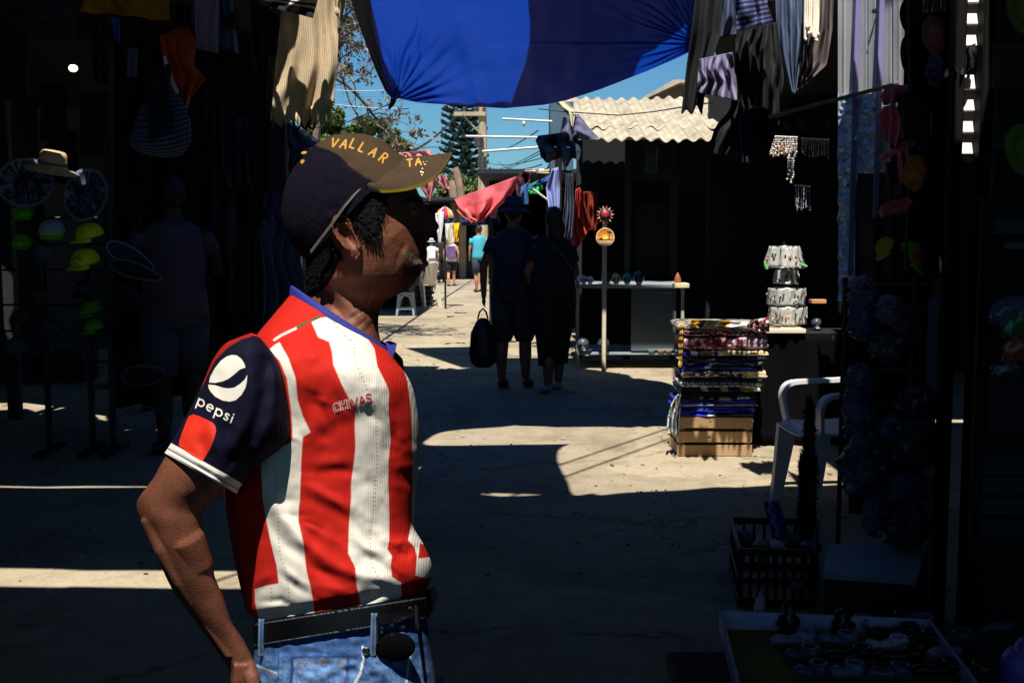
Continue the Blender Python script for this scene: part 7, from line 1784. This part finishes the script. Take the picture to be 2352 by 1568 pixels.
# ---------------------------------------------------------------- corrugated metal sheet and foil
def metal():
    t = thing('metal_sheet', 'pale ribbed metal sheet standing upright with lilac battens', 'metal sheet', (X(2000, 5.3), 5.3, 0))
    m = mat('galvanised', rgb(206, 207, 210), rough=.5, metal=0, var=.05, scale=14, bump=.15, bscale=120)
    nu, nv = 260, 40; xs = np.linspace(1925, 2082, nu); ys_ = np.linspace(-70, 396, nv); XX, YY = np.meshgrid(xs, ys_)
    rib = np.zeros(nu)
    for c in (1938, 1962, 1990, 2010, 2046, 2066): rib += np.exp(-((xs-c)/3.4)**2)*.0035
    D = 5.5-(xs-1925)/157*.55-rib+.012*np.mod(xs, 57)/57
    P = Av(XX, YY, np.tile(D, (nv, 1))+.0008*vnoise(XX/30, YY/60, 96)); mb = MB(); mb.grid(P); mb.build('sheet', m, t, solid=.003, smooth='all')
    lil = mat('lilac_paint', rgb(124, 116, 168), rough=.6, var=.1)
    for x, y1 in ((1973, 632), (2028, 500)):
        D = 5.5-(x-1925)/157*.55-.018; mb = MB(); p, q = A(x, -70, D), A(x, y1, D); mb.box((p[0], D, (p[2]+q[2])/2), (12*D/F, .012, p[2]-q[2])); mb.build('batten', lil, t)
    for x, y in ((2008, 26), (1948, 226), (2010, 248), (1948, 428), (1940, 370)):
        mb = MB(); p = A(x, y, 5.5-(x-1925)/157*.55-.03); mb.lathe([(.012, 0), (.010, .004), (.002, .006)], p, 10, axis=(0, -1, 0)); mb.build('washer', MATS['buckle_metal'], t)
    foil = mat('crumpled_foil', rgb(190, 208, 232), rough=.3, metal=.15, var=.3, scale=20, bump=.4, bscale=14, bdist=.02)
    def fpiece(x0, x1, y0, y1, label, off):
        nu, nv = 70, 120; XX, YY = np.meshgrid(np.linspace(x0, x1, nu), np.linspace(y0, y1, nv)); D = 5.5-(XX-1925)/157*.55-off+.010*vnoise(XX/14, YY/16, 97)+.004*vnoise(XX/6, YY/7, 98)
        XX = XX+1.5*vnoise(YY/14, XX*0, 99)*(XX < x0+3); mb = MB(); mb.grid(Av(XX, YY, D)); return mb.build('plastic_wrap', foil, label=label, cat='plastic wrap', solid=.002)
    fpiece(1925, 2020, 216, 398, 'crumpled silvery plastic wrap covering the lower metal sheet', .035)
    fpiece(1925, 1964, 398, 690, 'narrow strip of silvery plastic wrap hanging below the metal sheet', .035)
metal()
cloth('hanging_cloth', 'black cloth closing the stall behind the silvery plastic wrap', 'cloth', [(1926,380),(1926,560),(1926,720)], [(2180,380),(2180,560),(2180,720)], 7.2, rgb(7, 7, 10), amp=.03, nf=5, D2=6.8)
cloth('hanging_cloth', 'black cloth added beneath the shawls to darken the space behind the bead curtains', 'cloth', [(1800,225),(1800,300)], [(1930,215),(1930,300)], 8.6, rgb(8, 8, 11), amp=.03, nf=4)  # black cloth put in to stand for the shade under the roof
# ---------------------------------------------------------------- strings of hats and soft goods
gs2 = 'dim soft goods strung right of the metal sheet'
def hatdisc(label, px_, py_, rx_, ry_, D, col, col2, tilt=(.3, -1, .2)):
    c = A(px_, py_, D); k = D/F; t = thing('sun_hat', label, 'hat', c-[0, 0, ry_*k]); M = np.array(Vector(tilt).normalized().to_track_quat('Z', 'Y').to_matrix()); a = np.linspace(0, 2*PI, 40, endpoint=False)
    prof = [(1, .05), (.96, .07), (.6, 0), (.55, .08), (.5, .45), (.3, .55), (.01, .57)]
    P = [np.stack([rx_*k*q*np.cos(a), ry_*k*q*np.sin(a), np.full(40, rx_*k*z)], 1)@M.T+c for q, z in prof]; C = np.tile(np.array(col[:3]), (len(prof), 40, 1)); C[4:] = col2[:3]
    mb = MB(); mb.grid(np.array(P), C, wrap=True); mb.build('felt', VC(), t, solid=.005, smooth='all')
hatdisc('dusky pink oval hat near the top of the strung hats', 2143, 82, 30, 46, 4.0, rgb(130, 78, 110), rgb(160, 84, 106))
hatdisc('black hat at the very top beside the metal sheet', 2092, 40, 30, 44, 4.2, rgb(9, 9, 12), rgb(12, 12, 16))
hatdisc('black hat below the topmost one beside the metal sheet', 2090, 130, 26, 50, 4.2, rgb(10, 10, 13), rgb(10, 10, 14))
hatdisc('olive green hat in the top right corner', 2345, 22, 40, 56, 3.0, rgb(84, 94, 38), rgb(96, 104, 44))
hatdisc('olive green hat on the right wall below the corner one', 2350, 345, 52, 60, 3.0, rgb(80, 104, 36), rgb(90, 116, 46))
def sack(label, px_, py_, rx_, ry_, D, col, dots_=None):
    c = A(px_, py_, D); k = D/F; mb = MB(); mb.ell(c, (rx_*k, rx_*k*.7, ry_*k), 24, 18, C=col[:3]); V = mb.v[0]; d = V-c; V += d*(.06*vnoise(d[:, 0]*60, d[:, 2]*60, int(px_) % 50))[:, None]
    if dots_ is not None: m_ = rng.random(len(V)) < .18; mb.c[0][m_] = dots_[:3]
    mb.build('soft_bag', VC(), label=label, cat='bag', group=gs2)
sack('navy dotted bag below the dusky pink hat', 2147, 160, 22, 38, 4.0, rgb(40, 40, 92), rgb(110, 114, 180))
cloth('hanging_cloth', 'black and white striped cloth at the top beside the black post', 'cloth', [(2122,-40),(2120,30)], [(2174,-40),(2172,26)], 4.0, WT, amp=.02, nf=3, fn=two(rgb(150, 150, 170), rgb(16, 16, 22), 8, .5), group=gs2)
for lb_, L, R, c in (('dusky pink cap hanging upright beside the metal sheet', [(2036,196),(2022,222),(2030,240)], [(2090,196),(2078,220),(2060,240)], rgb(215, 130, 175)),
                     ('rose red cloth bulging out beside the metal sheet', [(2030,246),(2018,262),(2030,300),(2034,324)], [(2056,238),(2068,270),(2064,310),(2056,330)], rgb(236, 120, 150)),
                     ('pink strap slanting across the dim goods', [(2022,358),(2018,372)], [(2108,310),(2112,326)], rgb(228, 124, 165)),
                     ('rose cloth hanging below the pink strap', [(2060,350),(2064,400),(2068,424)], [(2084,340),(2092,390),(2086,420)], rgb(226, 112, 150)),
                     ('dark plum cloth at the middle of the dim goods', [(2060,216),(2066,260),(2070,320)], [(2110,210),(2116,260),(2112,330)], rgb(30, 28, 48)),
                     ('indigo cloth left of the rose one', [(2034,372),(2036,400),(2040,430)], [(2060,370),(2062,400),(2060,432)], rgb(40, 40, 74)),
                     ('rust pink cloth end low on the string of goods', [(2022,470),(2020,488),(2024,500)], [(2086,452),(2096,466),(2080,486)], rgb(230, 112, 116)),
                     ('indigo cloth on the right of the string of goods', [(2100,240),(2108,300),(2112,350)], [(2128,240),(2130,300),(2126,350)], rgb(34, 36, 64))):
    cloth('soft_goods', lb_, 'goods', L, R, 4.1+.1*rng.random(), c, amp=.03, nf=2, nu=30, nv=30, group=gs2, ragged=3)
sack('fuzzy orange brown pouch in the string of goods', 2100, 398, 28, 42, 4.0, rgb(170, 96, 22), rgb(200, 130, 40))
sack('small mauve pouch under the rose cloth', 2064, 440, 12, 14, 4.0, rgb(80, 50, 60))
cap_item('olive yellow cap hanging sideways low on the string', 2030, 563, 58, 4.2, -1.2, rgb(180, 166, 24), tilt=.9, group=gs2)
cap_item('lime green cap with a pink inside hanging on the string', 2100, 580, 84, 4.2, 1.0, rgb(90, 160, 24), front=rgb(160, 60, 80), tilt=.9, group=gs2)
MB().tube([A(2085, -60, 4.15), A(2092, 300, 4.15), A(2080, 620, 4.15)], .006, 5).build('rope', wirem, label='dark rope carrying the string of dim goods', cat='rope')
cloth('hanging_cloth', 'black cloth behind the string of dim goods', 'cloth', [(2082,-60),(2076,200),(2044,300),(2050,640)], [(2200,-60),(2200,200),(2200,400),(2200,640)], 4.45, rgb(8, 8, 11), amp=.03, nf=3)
# ---------------------------------------------------------------- black posts, slatted shutter in the sun
blk = mat('black_post', rgb(7, 8, 10), rough=.7, var=.3, spec=.2)
def vpost(label, x, D, w_, z0=0, z1=3.25, m=blk, nm='post'):
    MB().box((X(x, D), D, (z0+z1)/2), (w_*D/F, .06, z1-z0)).build(nm, m, label=label, cat='post')
vpost('black post left of the sunlit louvre', 2184, 4.2, 26)
vpost('broad black post right of the sunlit louvre', 2262, 4.2, 54, 0, 2.5)
vpost('pale blue grey rack post behind the wrapped toys', 2151, 4.35, 14, 0, 1.24, mat('pale_blue_post', rgb(84, 100, 124), rough=.6, var=.15))
def louvre():
    D = 4.25; t = thing('louvre', 'sunlit white louvre slats between the two black posts', 'louvre', (X(2212, D), D, 1.7)); m = mat('louvre_white', rgb(226, 214, 204), rough=.5, var=.06)
    xa, xb = X(2180, D), X(2245, D)
    for y in np.arange(-8, 372, 49.5):
        if 120 < y < 150 or 150 < y < 170: continue
        z = Z(y, D); mb = MB(); mb.box(((xa+xb)/2, D, z), (xb-xa, .012, .062), rx=-.5); mb.box(((xa+xb)/2, D+.03, z-.035), (xb-xa, .012, .03), rx=.5); mb.build('slat', m, t)
    mb = MB(); mb.box(((xa+xb)/2, D+.06, (Z(-10, D)+Z(372, D))/2), (xb-xa, .01, Z(-10, D)-Z(372, D))); mb.build('backing', mat('louvre_back', rgb(90, 86, 110), rough=.7), t)
louvre()
cloth('hanging_cloth', 'crumpled black cloth caught in the middle of the louvre', 'cloth', [(2186,124),(2182,150),(2186,166)], [(2240,100),(2238,130),(2236,168)], 4.19, rgb(9, 10, 14), amp=.03, nf=3, ragged=5, nu=40, nv=30)
def right_wall():
    D = 3.4; t = thing('wooden_shutter', 'grey horizontal plank shutter at the lower right edge', 'shutter', (X(2340, D), D, 0)); m = mat('grey_plank', rgb(44, 52, 62), rough=.85, var=.3, scale=6, bump=.3, bscale=20)
    xa, xb = X(2278, D), X(2460, D)
    for i in range(4):
        y = 1068+i*47; z = Z(y, D); mb = MB(); mb.box(((xa+xb)/2, D, z), (xb-xa, .02, 42*D/F)); mb.build('plank', m, t)
    mb = MB(); mb.box((xa-.01, D+.02, .8), (.03, .03, 1.6)); mb.build('frame', blk, t)
right_wall()
MB().box((X(2420, 3.45), 3.5, 1.15), (.34, .04, 2.3)).build('wall_panel', wallm, label='black wall panel at the right edge carrying the hats', cat='panel')
for lb_, x0, x1, y0, y1, c in (('dim grey picture panel high on the right wall', 2290, 2352, 96, 200, rgb(30, 36, 46)), ('dim grey picture panel at mid height on the right wall', 2288, 2352, 300, 342, rgb(28, 34, 44)), ('slate board on the right wall above the packages', 2286, 2352, 500, 540, rgb(40, 50, 62)), ('small grey label board on the right wall', 2316, 2352, 556, 572, rgb(70, 84, 100)), ('slate panel behind the packages', 2284, 2352, 682, 1000, rgb(24, 30, 38))):
    p, q = A(x0, y0, 3.38), A(x1+40, y1, 3.38); MB().box(((p[0]+q[0])/2, 3.40, (p[2]+q[2])/2), (q[0]-p[0], .02, p[2]-q[2])).build('wall_board', mat('board_%d' % y0, c, rough=.8, var=.3), label=lb_, cat='board')
# ---------------------------------------------------------------- bagged toys
plasm = [mat('bag_plastic_%d' % i, c, rough=.22, var=.5, scale=30, bump=1.0, bscale=45, bdist=.02, spec=.8, alpha=.93, coat=.4) for i, c in enumerate((rgb(84, 80, 140), rgb(56, 72, 112), rgb(44, 56, 84), rgb(130, 106, 150), rgb(28, 34, 50)))]
def toybag(label, px_, py_, rx_, ry_, D, k_, seed, accent=None):
    g = np.random.default_rng(seed); c = A(px_, py_, D); k = D/F; t = thing('wrapped_toy', label, 'toy in bag', c-[0, 0, ry_*k], 'toys in clear bags on the wire rack')
    mb = MB(); n, m_ = 48, 40; th = np.linspace(.02, PI-.02, m_); a = np.linspace(0, 2*PI, n, endpoint=False); T_, A_ = np.meshgrid(th, a, indexing='ij')
    r_ = 1+.16*vnoise(A_/PI*4, T_*3, seed)+.12*vnoise(A_/PI*9+3, T_*7, seed+1)+.06*vnoise(A_/PI*20, T_*16, seed+2); r_ = r_*(1-.0)
    seam = (np.abs(A_-A_[0, n//2]) < 0)
    P = np.stack([c[0]+rx_*k*r_*np.sin(T_)**.7*np.cos(A_), c[1]+.6*rx_*k*r_*np.sin(T_)**.7*np.sin(A_), c[2]+ry_*k*(1+.05*vnoise(A_*2, T_*0, seed+3))*np.cos(T_)], -1)
    mb.grid(P, None, wrap=True); mb.build('bag_film', plasm[k_], t, smooth='all')
    cc = accent or rgb(90, 60, 90)
    for q in range(4):
        mb = MB(); d = g.normal(0, .45, 3); d[1] = -abs(d[1])-.35; mb.ell(c+d*np.array([rx_*k, rx_*k*.62, ry_*k]), (rx_*k*.22, rx_*k*.1, ry_*k*.16), 8, 6, C=[cc, rgb(120, 130, 160), rgb(30, 34, 60)][g.integers(3)][:3], M=np.array(Matrix.Rotation(g.random()*3, 3, 'Y')))
        mb.build('toy', mat('toy_plastic', attr='Col', rough=.3, var=.3), t)
TB = [('lilac bagged toy at the top left of the rack', 1978, 668, 34, 34, 4.6, 3, 1, rgb(150, 120, 150)), ('clear bagged toy under the lilac one', 1982, 738, 34, 46, 4.6, 0, 2, rgb(120, 60, 80)), ('bag with a pink and blue card leaning right', 2040, 712, 30, 34, 4.5, 3, 3, rgb(200, 60, 90)),
      ('dark bagged toy beside the card', 2078, 745, 30, 44, 4.5, 2, 4, rgb(120, 70, 20)), ('slate bagged toy in the middle of the rack', 2036, 800, 34, 34, 4.5, 2, 5, None), ('indigo bagged toy at the left above the chair arm', 1975, 892, 36, 56, 4.45, 1, 6, rgb(150, 60, 70)),
      ('clear bagged toy touching the chair arm', 1978, 970, 40, 48, 4.4, 1, 7, rgb(110, 120, 140)), ('large grey bagged toy, biggest on the rack', 1988, 1068, 56, 76, 4.3, 2, 8, rgb(70, 80, 110)), ('dark bag with a pale blue tube', 2052, 1010, 40, 60, 4.35, 1, 9, rgb(110, 110, 190)),
      ('dark bag at the right of the rack with a pale corner', 2115, 925, 52, 40, 4.35, 4, 10, rgb(120, 120, 160)), ('black bagged toy at the right middle of the rack', 2110, 1020, 44, 60, 4.3, 4, 11, rgb(60, 60, 120)), ('crinkled bag lying over the lower right of the rack', 2085, 1120, 60, 34, 4.25, 1, 12, rgb(70, 74, 120)),
      ('black bagged toy hanging at the bottom right', 2085, 1205, 46, 60, 4.2, 4, 13, rgb(50, 50, 90)), ('small pinkish bagged toy at the bottom left', 2010, 1185, 30, 50, 4.25, 1, 14, rgb(130, 70, 90))]
for a in TB: toybag(*a)
def toy_rack():
    D = 4.5; t = thing('wire_rack', 'black wire rack holding the bagged toys', 'rack', (X(2050, D), D, 0)); m = MATS['black_steel']
    for x in (1962, 2125):
        mb = MB(); mb.tube([(X(x, D), D+.1, 0), (X(x, D), D+.1, Z(640, D))], .01, 8); mb.build('upright', m, t)
    for y in (650, 700, 772, 845, 930, 1010, 1100):
        mb = MB(); mb.tube([A(1955, y, D+.1), A(2140, y+4, D+.1)], .005, 6); mb.build('wire', mat('steel_wire', rgb(70, 90, 110), rough=.4), t)
toy_rack()
cloth('hanging_cloth', 'black sheet behind the rack of bagged toys', 'cloth', [(1960,640),(1940,800),(1950,1180)], [(2135,640),(2135,800),(2135,1180)], 4.75, rgb(7, 8, 11), amp=.02, nf=4)
def white_box():
    t = thing('display_box', 'low box with a grey top under the bagged toys', 'box', (X(2010, 4.2), 4.2, 0)); m = mat('box_top', rgb(150, 162, 180), rough=.6, var=.12)
    z = .30; P = [G(1890, 1316, z), G(2104, 1330, z), G(2132, 1240, z), G(1902, 1249, z)]
    mb = MB(); mb.slab(P, (0, 0, -.02)); mb.build('top_board', m, t)
    Q = [np.array(p)*[1, 1, 0]+[0, 0, .0] for p in P]; mb = MB()
    c = sum(P)/4; ins = [c+(p-c)*.97 for p in P]
    mb.slab([[p[0], p[1], z-.022] for p in ins], (0, 0, -(z-.024))); mb.build('box_side', mat('box_dark', rgb(18, 20, 26), rough=.8), t)
white_box()
def garland():
    D = 5.0; t = thing('tinsel_tree', 'narrow dark green tinsel column in front of the white armchair', 'tinsel decoration', (X(1870, D), D, 0)); g = np.random.default_rng(8)
    k = D/F; zt = Z(918, D); mb = MB(); mb.tube([(X(1870, D), D, 0), (X(1872, D), D, zt)], .008, 8); mb.build('pole', blk, t)
    mb = MB(); n = 5200; f = g.random(n); z = .12+f*(zt-.12); rad = np.interp(z, [.1, .5, zt-.35, zt], [18*k, 18*k, 15*k, 2*k]); a = g.random(n)*2*PI
    r_ = rad*np.sqrt(g.random(n)); c = np.stack([X(1870, D)+r_*np.cos(a), D+r_*np.sin(a), z], 1); d = g.normal(0, 1, (n, 3))*[.012, .012, .018]; e = g.normal(0, 1, (n, 3))*.004
    V = np.stack([c-d, c+e, c+d, c-e], 1).reshape(-1, 3); ci = np.array([q[:3] for q in (rgb(10, 26, 14), rgb(16, 44, 20), rgb(8, 14, 12), rgb(50, 80, 40))])[g.integers(0, 4, n)]
    mb.add(V, [(4*i, 4*i+1, 4*i+2, 4*i+3) for i in range(n)], np.repeat(ci, 4, axis=0)); mb.build('tinsel', mat('tinsel', attr='Col', rough=.3, var=.4), t, smooth=False)
garland()
# ---------------------------------------------------------------- black milk crate
def milk_crate():
    z = .24; P = [G(1700, 1258, z), G(1868, 1262, z), G(1880, 1190, z), G(1680, 1187, z)]; t = thing('plastic_crate', 'black slotted plastic crate on the ground with small goods', 'crate', (float(P[0][0])+.15, float(P[0][1]), 0))
    m = mat('black_crate', rgb(10, 11, 14), rough=.45, var=.2)
    sides = ((0, 1), (1, 2), (2, 3), (3, 0)); names = ('front_side', 'side', 'back_side', 'side')
    for (i, j), nm in zip(sides, names):
        a, b = np.array(P[i]), np.array(P[j]); d = b-a; L = np.linalg.norm(d); mb = MB(); an = math.atan2(d[1], d[0]); c = (a+b)/2
        for zz, h in ((z-.015, .03), (z*.45, .025), (.02, .035)): mb.box((c[0], c[1], zz), (L, .014, h), an)
        for q in np.linspace(0.03, .97, 9): mb.box((a[0]+d[0]*q, a[1]+d[1]*q, z/2), (.012, .009, z-.01), an)
        mb.build(nm, m, t)
    c = sum(np.array(p) for p in P)/4; mb = MB(); mb.slab([[p[0], p[1], .008] for p in P], (0, 0, .008)); mb.build('bottom', m, t)
    mb = MB(); q = np.array(P[0])*.22+np.array(P[1])*.78; mb.box((q[0], q[1]-.012, z*.42), (28*4.6/F, .004, .028)); mb.build('label_plate', mat('pale_label', rgb(120, 134, 150), rough=.5), t)
    g = np.random.default_rng(3)
    for i, (nm, col) in enumerate((('purple', rgb(70, 60, 110)), ('mustard', rgb(120, 110, 30)), ('white', rgb(190, 195, 210)), ('rust', rgb(120, 60, 30)), ('slate', rgb(60, 70, 90)), ('teal', rgb(30, 70, 74)))):
        p = c+np.array([(-.11+.05*i), g.normal(0, .05), 0]); mb = MB(); mb.ell((p[0], p[1], .19), (.04, .045, .03), 14, 10, M=np.array(Matrix.Rotation(g.random()*3, 3, 'Z'))); V = mb.v[0]; V += g.normal(0, .0025, V.shape)
        mb.build('packet', mat('packet_'+nm, col, rough=.4, var=.3), label='%s crumpled packet lying in the black plastic crate' % nm, cat='packet')
    t2 = thing('blue_tube', 'blue plastic pouch with white squiggles standing in the black crate', 'pouch', A(1778, 1236, 4.7))
    mb = MB(); U, V_ = np.meshgrid(np.linspace(0, 1, 16), np.linspace(0, 1, 24)); px_ = (1755+V_*22)*(1-U)+(1786+V_*26)*U; py_ = 1150+V_*86; P2 = Av(px_, py_, 4.72-.02*np.sin(U*PI)); C = np.tile(np.array(rgb(50, 66, 150)[:3]), U.shape+(1,)); C[(np.abs(U-.35-.1*np.sin(V_*20)) < .07)] = rgb(150, 160, 210)[:3]
    mb.grid(P2, C); mb.build('film', mat('toy_plastic', attr='Col', rough=.3, var=.3), t2, solid=.012)
milk_crate()
# ---------------------------------------------------------------- tray of pipes
def tray():
    z = .60; c_ = [G(1655, 1401, z), G(2134, 1421, z), G(2300, 1640, z), G(1715, 1640, z)]; c_ = [np.array(q) for q in c_]
    cen = sum(c_)/4; t = thing('display_tray', 'shallow white rimmed tray lined with mustard cloth', 'tray', (cen[0], cen[1], z-.05))
    rim = mat('tray_rim', rgb(160, 166, 200), rough=.6, var=.15)
    for i in range(4):
        a, b = c_[i], c_[(i+1) % 4]; d = b-a; L = np.linalg.norm(d); mb = MB(); m_ = (a+b)/2; mb.box((m_[0], m_[1], z-.022), (L+.006, .007, .044), math.atan2(d[1], d[0])); mb.build('rim', rim, t)
    mb = MB(); n = 40; U, V_ = np.meshgrid(np.linspace(0.01, .99, n), np.linspace(.01, .99, n)); P = (c_[0]*(1-U[..., None])+c_[1]*U[..., None])*(1-V_[..., None])+(c_[3]*(1-U[..., None])+c_[2]*U[..., None])*V_[..., None]
    P[..., 2] = z-.042+.0015*vnoise(U*9, V_*9, 5); mb.grid(P); mb.build('lining', mat('mustard_lining', rgb(130, 122, 36), rough=.9, var=.2, bump=.3, bscale=300), t, solid=.002, smooth='all')
    t2 = thing('low_table', 'low dark table carrying the tray of pipes', 'table', (cen[0]+.05, cen[1]-.1, 0)); mb = MB(); mb.box((cen[0]+.12, cen[1]-.12, z-.075), (.95, .62, .04)); mb.build('table_top', MATS['box_dark'], t2)
    for sx in (-.42, .42):
        for sy in (-.25, .25): mb = MB(); mb.box((cen[0]+.12+sx, cen[1]-.12+sy, (z-.1)/2), (.04, .04, z-.1)); mb.build('leg', MATS['box_dark'], t2)
    zf = z-.040
    def at(px_, py_, dz=0): return np.array(G(px_, py_, zf+dz))
    stone = {'grey': rgb(110, 118, 140), 'white': rgb(190, 184, 214), 'black': rgb(12, 12, 16), 'mauve': rgb(160, 142, 176), 'slate': rgb(70, 78, 104), 'brown': rgb(60, 44, 36)}
    def pipe(label, x, y, L, ang, c, bowl=True, r=.012):
        p = at(x, y); k = p[1]/F; d = np.array([math.cos(ang), math.sin(ang), 0]); Lm = L*k; t = thing('stone_pipe', label, 'pipe', (p[0], p[1], zf), 'carved pipes lying in the tray'); m = mat('stone_'+c, stone[c], rough=.35, var=.4, scale=60, bump=.4, bscale=60, bdist=.004)
        mb = MB(); q0 = p-d*Lm/2+[0, 0, r]; q1 = p+d*Lm/2+[0, 0, r*1.1]; mb.tube([q0, q0*.75+q1*.25+[0, 0, .004], q0*.5+q1*.5, q0*.25+q1*.75+[0, 0, .003], q1], [r*.7, r*1.1, r*.85, r*1.15, r*.9], 14); mb.build('stem', m, t, smooth='all')
        if bowl:
            mb = MB(); mb.lathe([(.012, 0), (.021, .006), (.023, .022), (.020, .030), (.014, .030), (.011, .014), (.002, .012)], q1+[0, 0, -.008], 20); mb.build('bowl', m, t, smooth='all')
    for a in (('grey lying pipe in the back row of the tray', 1945, 1448, 78, .05, 'grey'), ('black ringed pipe at the right of the back row', 2040, 1465, 100, .05, 'black'), ('black coiled pipe in the back left corner of the tray', 1795-30, 1440, 80, -.2, 'black'),
              ('mauve pipe at the left of the second row', 1810, 1482, 84, .05, 'mauve'), ('grey speckled pipe in the middle of the second row', 1912, 1482, 70, -.1, 'grey'), ('white pipe with a round bowl in the second row', 2020, 1495, 90, .02, 'white'),
              ('slate ringed pipe at the right of the second row', 2180-10, 1480, 80, .0, 'slate'), ('black knobbly pipe between the white and slate ones', 2110, 1485, 66, .2, 'black'), ('slate pipe at the left of the third row', 1830, 1518, 66, .0, 'slate'),
              ('black broad pipe in the middle of the third row', 1935, 1520, 96, .1, 'black'), ('black polished pipe right of the broad one', 2055, 1520, 90, 0, 'black'), ('pale stick pipe in the third row', 2170, 1512, 86, .18, 'mauve'),
              ('slate pipe in the front row near the left rim', 1852, 1556, 60, 0, 'slate'), ('grey round pipe in the front row', 1935, 1556, 60, .1, 'grey'), ('dark pipe in the middle of the front row', 2030, 1560, 80, 0, 'slate'), ('black pipe at the right of the front row', 2140, 1552, 100, .05, 'black'), ('brown pipe near the right rim', 2225, 1560, 70, .2, 'brown')):
        pipe(*a, bowl='stick' not in a[0])
    def figr(label, x, y, h, w_, seed):
        p = at(x, y); k = p[1]/F; g = np.random.default_rng(seed); h *= k; w_ *= k; t = thing('carved_figure', label, 'figurine', (p[0], p[1], zf)); mb = MB()
        mb.lathe([(w_*.5, 0), (w_*.55, h*.12), (w_*.42, h*.3), (w_*.5, h*.45), (w_*.3, h*.6), (w_*.36, h*.78), (w_*.25, h*.95), (.001, h)], (p[0], p[1], zf), 18); V = mb.v[0]; V += g.normal(0, .0012, V.shape); mb.build('carving', mat('stone_black', rough=.4), t, smooth='all')
        mb = MB(); mb.ell((p[0]+w_*.35, p[1]-.005, zf+h*.35), (w_*.2, .01, h*.16), 10, 8); mb.build('arm', MATS['stone_black'], t)
    figr('tallest black carved figure at the back rim of the tray', 1812, 1450, 74, 46, 1); figr('squat black carved figure in the middle of the back rim', 1945-10, 1452, 58, 56, 2); figr('slim black carved figure at the right of the back rim', 2065, 1450, 52, 36, 3)
    p = at(1745, 1420); k = p[1]/F; t3 = thing('dropper_bottle', 'white plastic dropper bottle at the back left of the tray', 'bottle', (p[0], p[1], zf)); wp = mat('bottle_white', rgb(150, 144, 180), rough=.35, var=.05)
    mb = MB(); mb.lathe([(.0135, 0), (.0145, .002), (.0145, .034), (.011, .040)], (p[0], p[1], zf), 20); mb.build('bottle_body', wp, t3, smooth='all'); mb = MB(); mb.lathe([(.011, .040), (.011, .049), (.006, .050), (.0045, .060), (.002, .070)], (p[0], p[1], zf), 18); mb.build('cap', wp, t3, smooth='all')
    p = at(2105, 1442); MB().box((p[0], p[1], zf+.018), (.075, .03, .035), .2).build('folded_cloth', mat('lilac_cloth', rgb(84, 84, 130), rough=.8), label='folded lilac cloth at the back right of the tray', cat='cloth')
tray()
# things at the lower right corner
def corner():
    t = thing('shell', 'pointed lilac shell on the right of the tray', 'shell', A(2290, 1466, 2.6)); mb = MB(); P = Av(*np.meshgrid(np.linspace(0, 1, 2), [0, 1]), np.ones((2, 2))) if False else None
    mb.slab([A(2256, 1466, 2.6), A(2262, 1448, 2.6), A(2284, 1434, 2.62), A(2336, 1430, 2.64), A(2318, 1446, 2.62), A(2290, 1460, 2.6)], (0, .02, .0)); mb.build('shell_body', mat('lilac_shell', rgb(104, 88, 112), rough=.4, var=.3, scale=30), t)
    t = thing('plastic_bag', 'violet crumpled plastic bag in the lower right corner', 'plastic bag', A(2340, 1600, 2.3))  # crumpled purple plastic item
    mb = MB(); mb.ell(A(2345, 1560, 2.3), (.042, .04, .085), 30, 22); V = mb.v[0]; c = V.mean(0); d = V-c; V += d*(.14*vnoise(d[:, 0]*50, d[:, 2]*50, 5))[:, None]; mb.build('film', mat('violet_plastic', rgb(120, 96, 190), rough=.4, var=.3, bump=.5, bscale=40, bdist=.01), t, smooth='all')
    MB().box((X(2400, 2.45), 2.4, .28), (.4, .5, .56)).build('plinth', MATS['box_dark'], label='dark plinth in the lower right corner', cat='plinth')
corner()
def packages():
    g = np.random.default_rng(6)
    for i, (lb_, x, y, c) in enumerate((('orange packaged toy on the right wall', 2335, 800, rgb(150, 70, 20)), ('green packaged toy above the orange one', 2340, 740, rgb(40, 110, 60)), ('lilac wrapped package left of the green one', 2318, 712, rgb(90, 84, 130)), ('dark clear package low on the right wall', 2322, 850, rgb(40, 44, 60)))):
        mb = MB(); mb.ell(A(x, y, 3.2), (.034, .02, .06), 16, 12, M=np.array(Matrix.Rotation(.5+.3*i, 3, 'Y'))); V = mb.v[0]; V += g.normal(0, .003, V.shape); mb.build('package', mat('package_%d' % i, c, rough=.3, var=.4, spec=.6), label=lb_, cat='package')
packages()
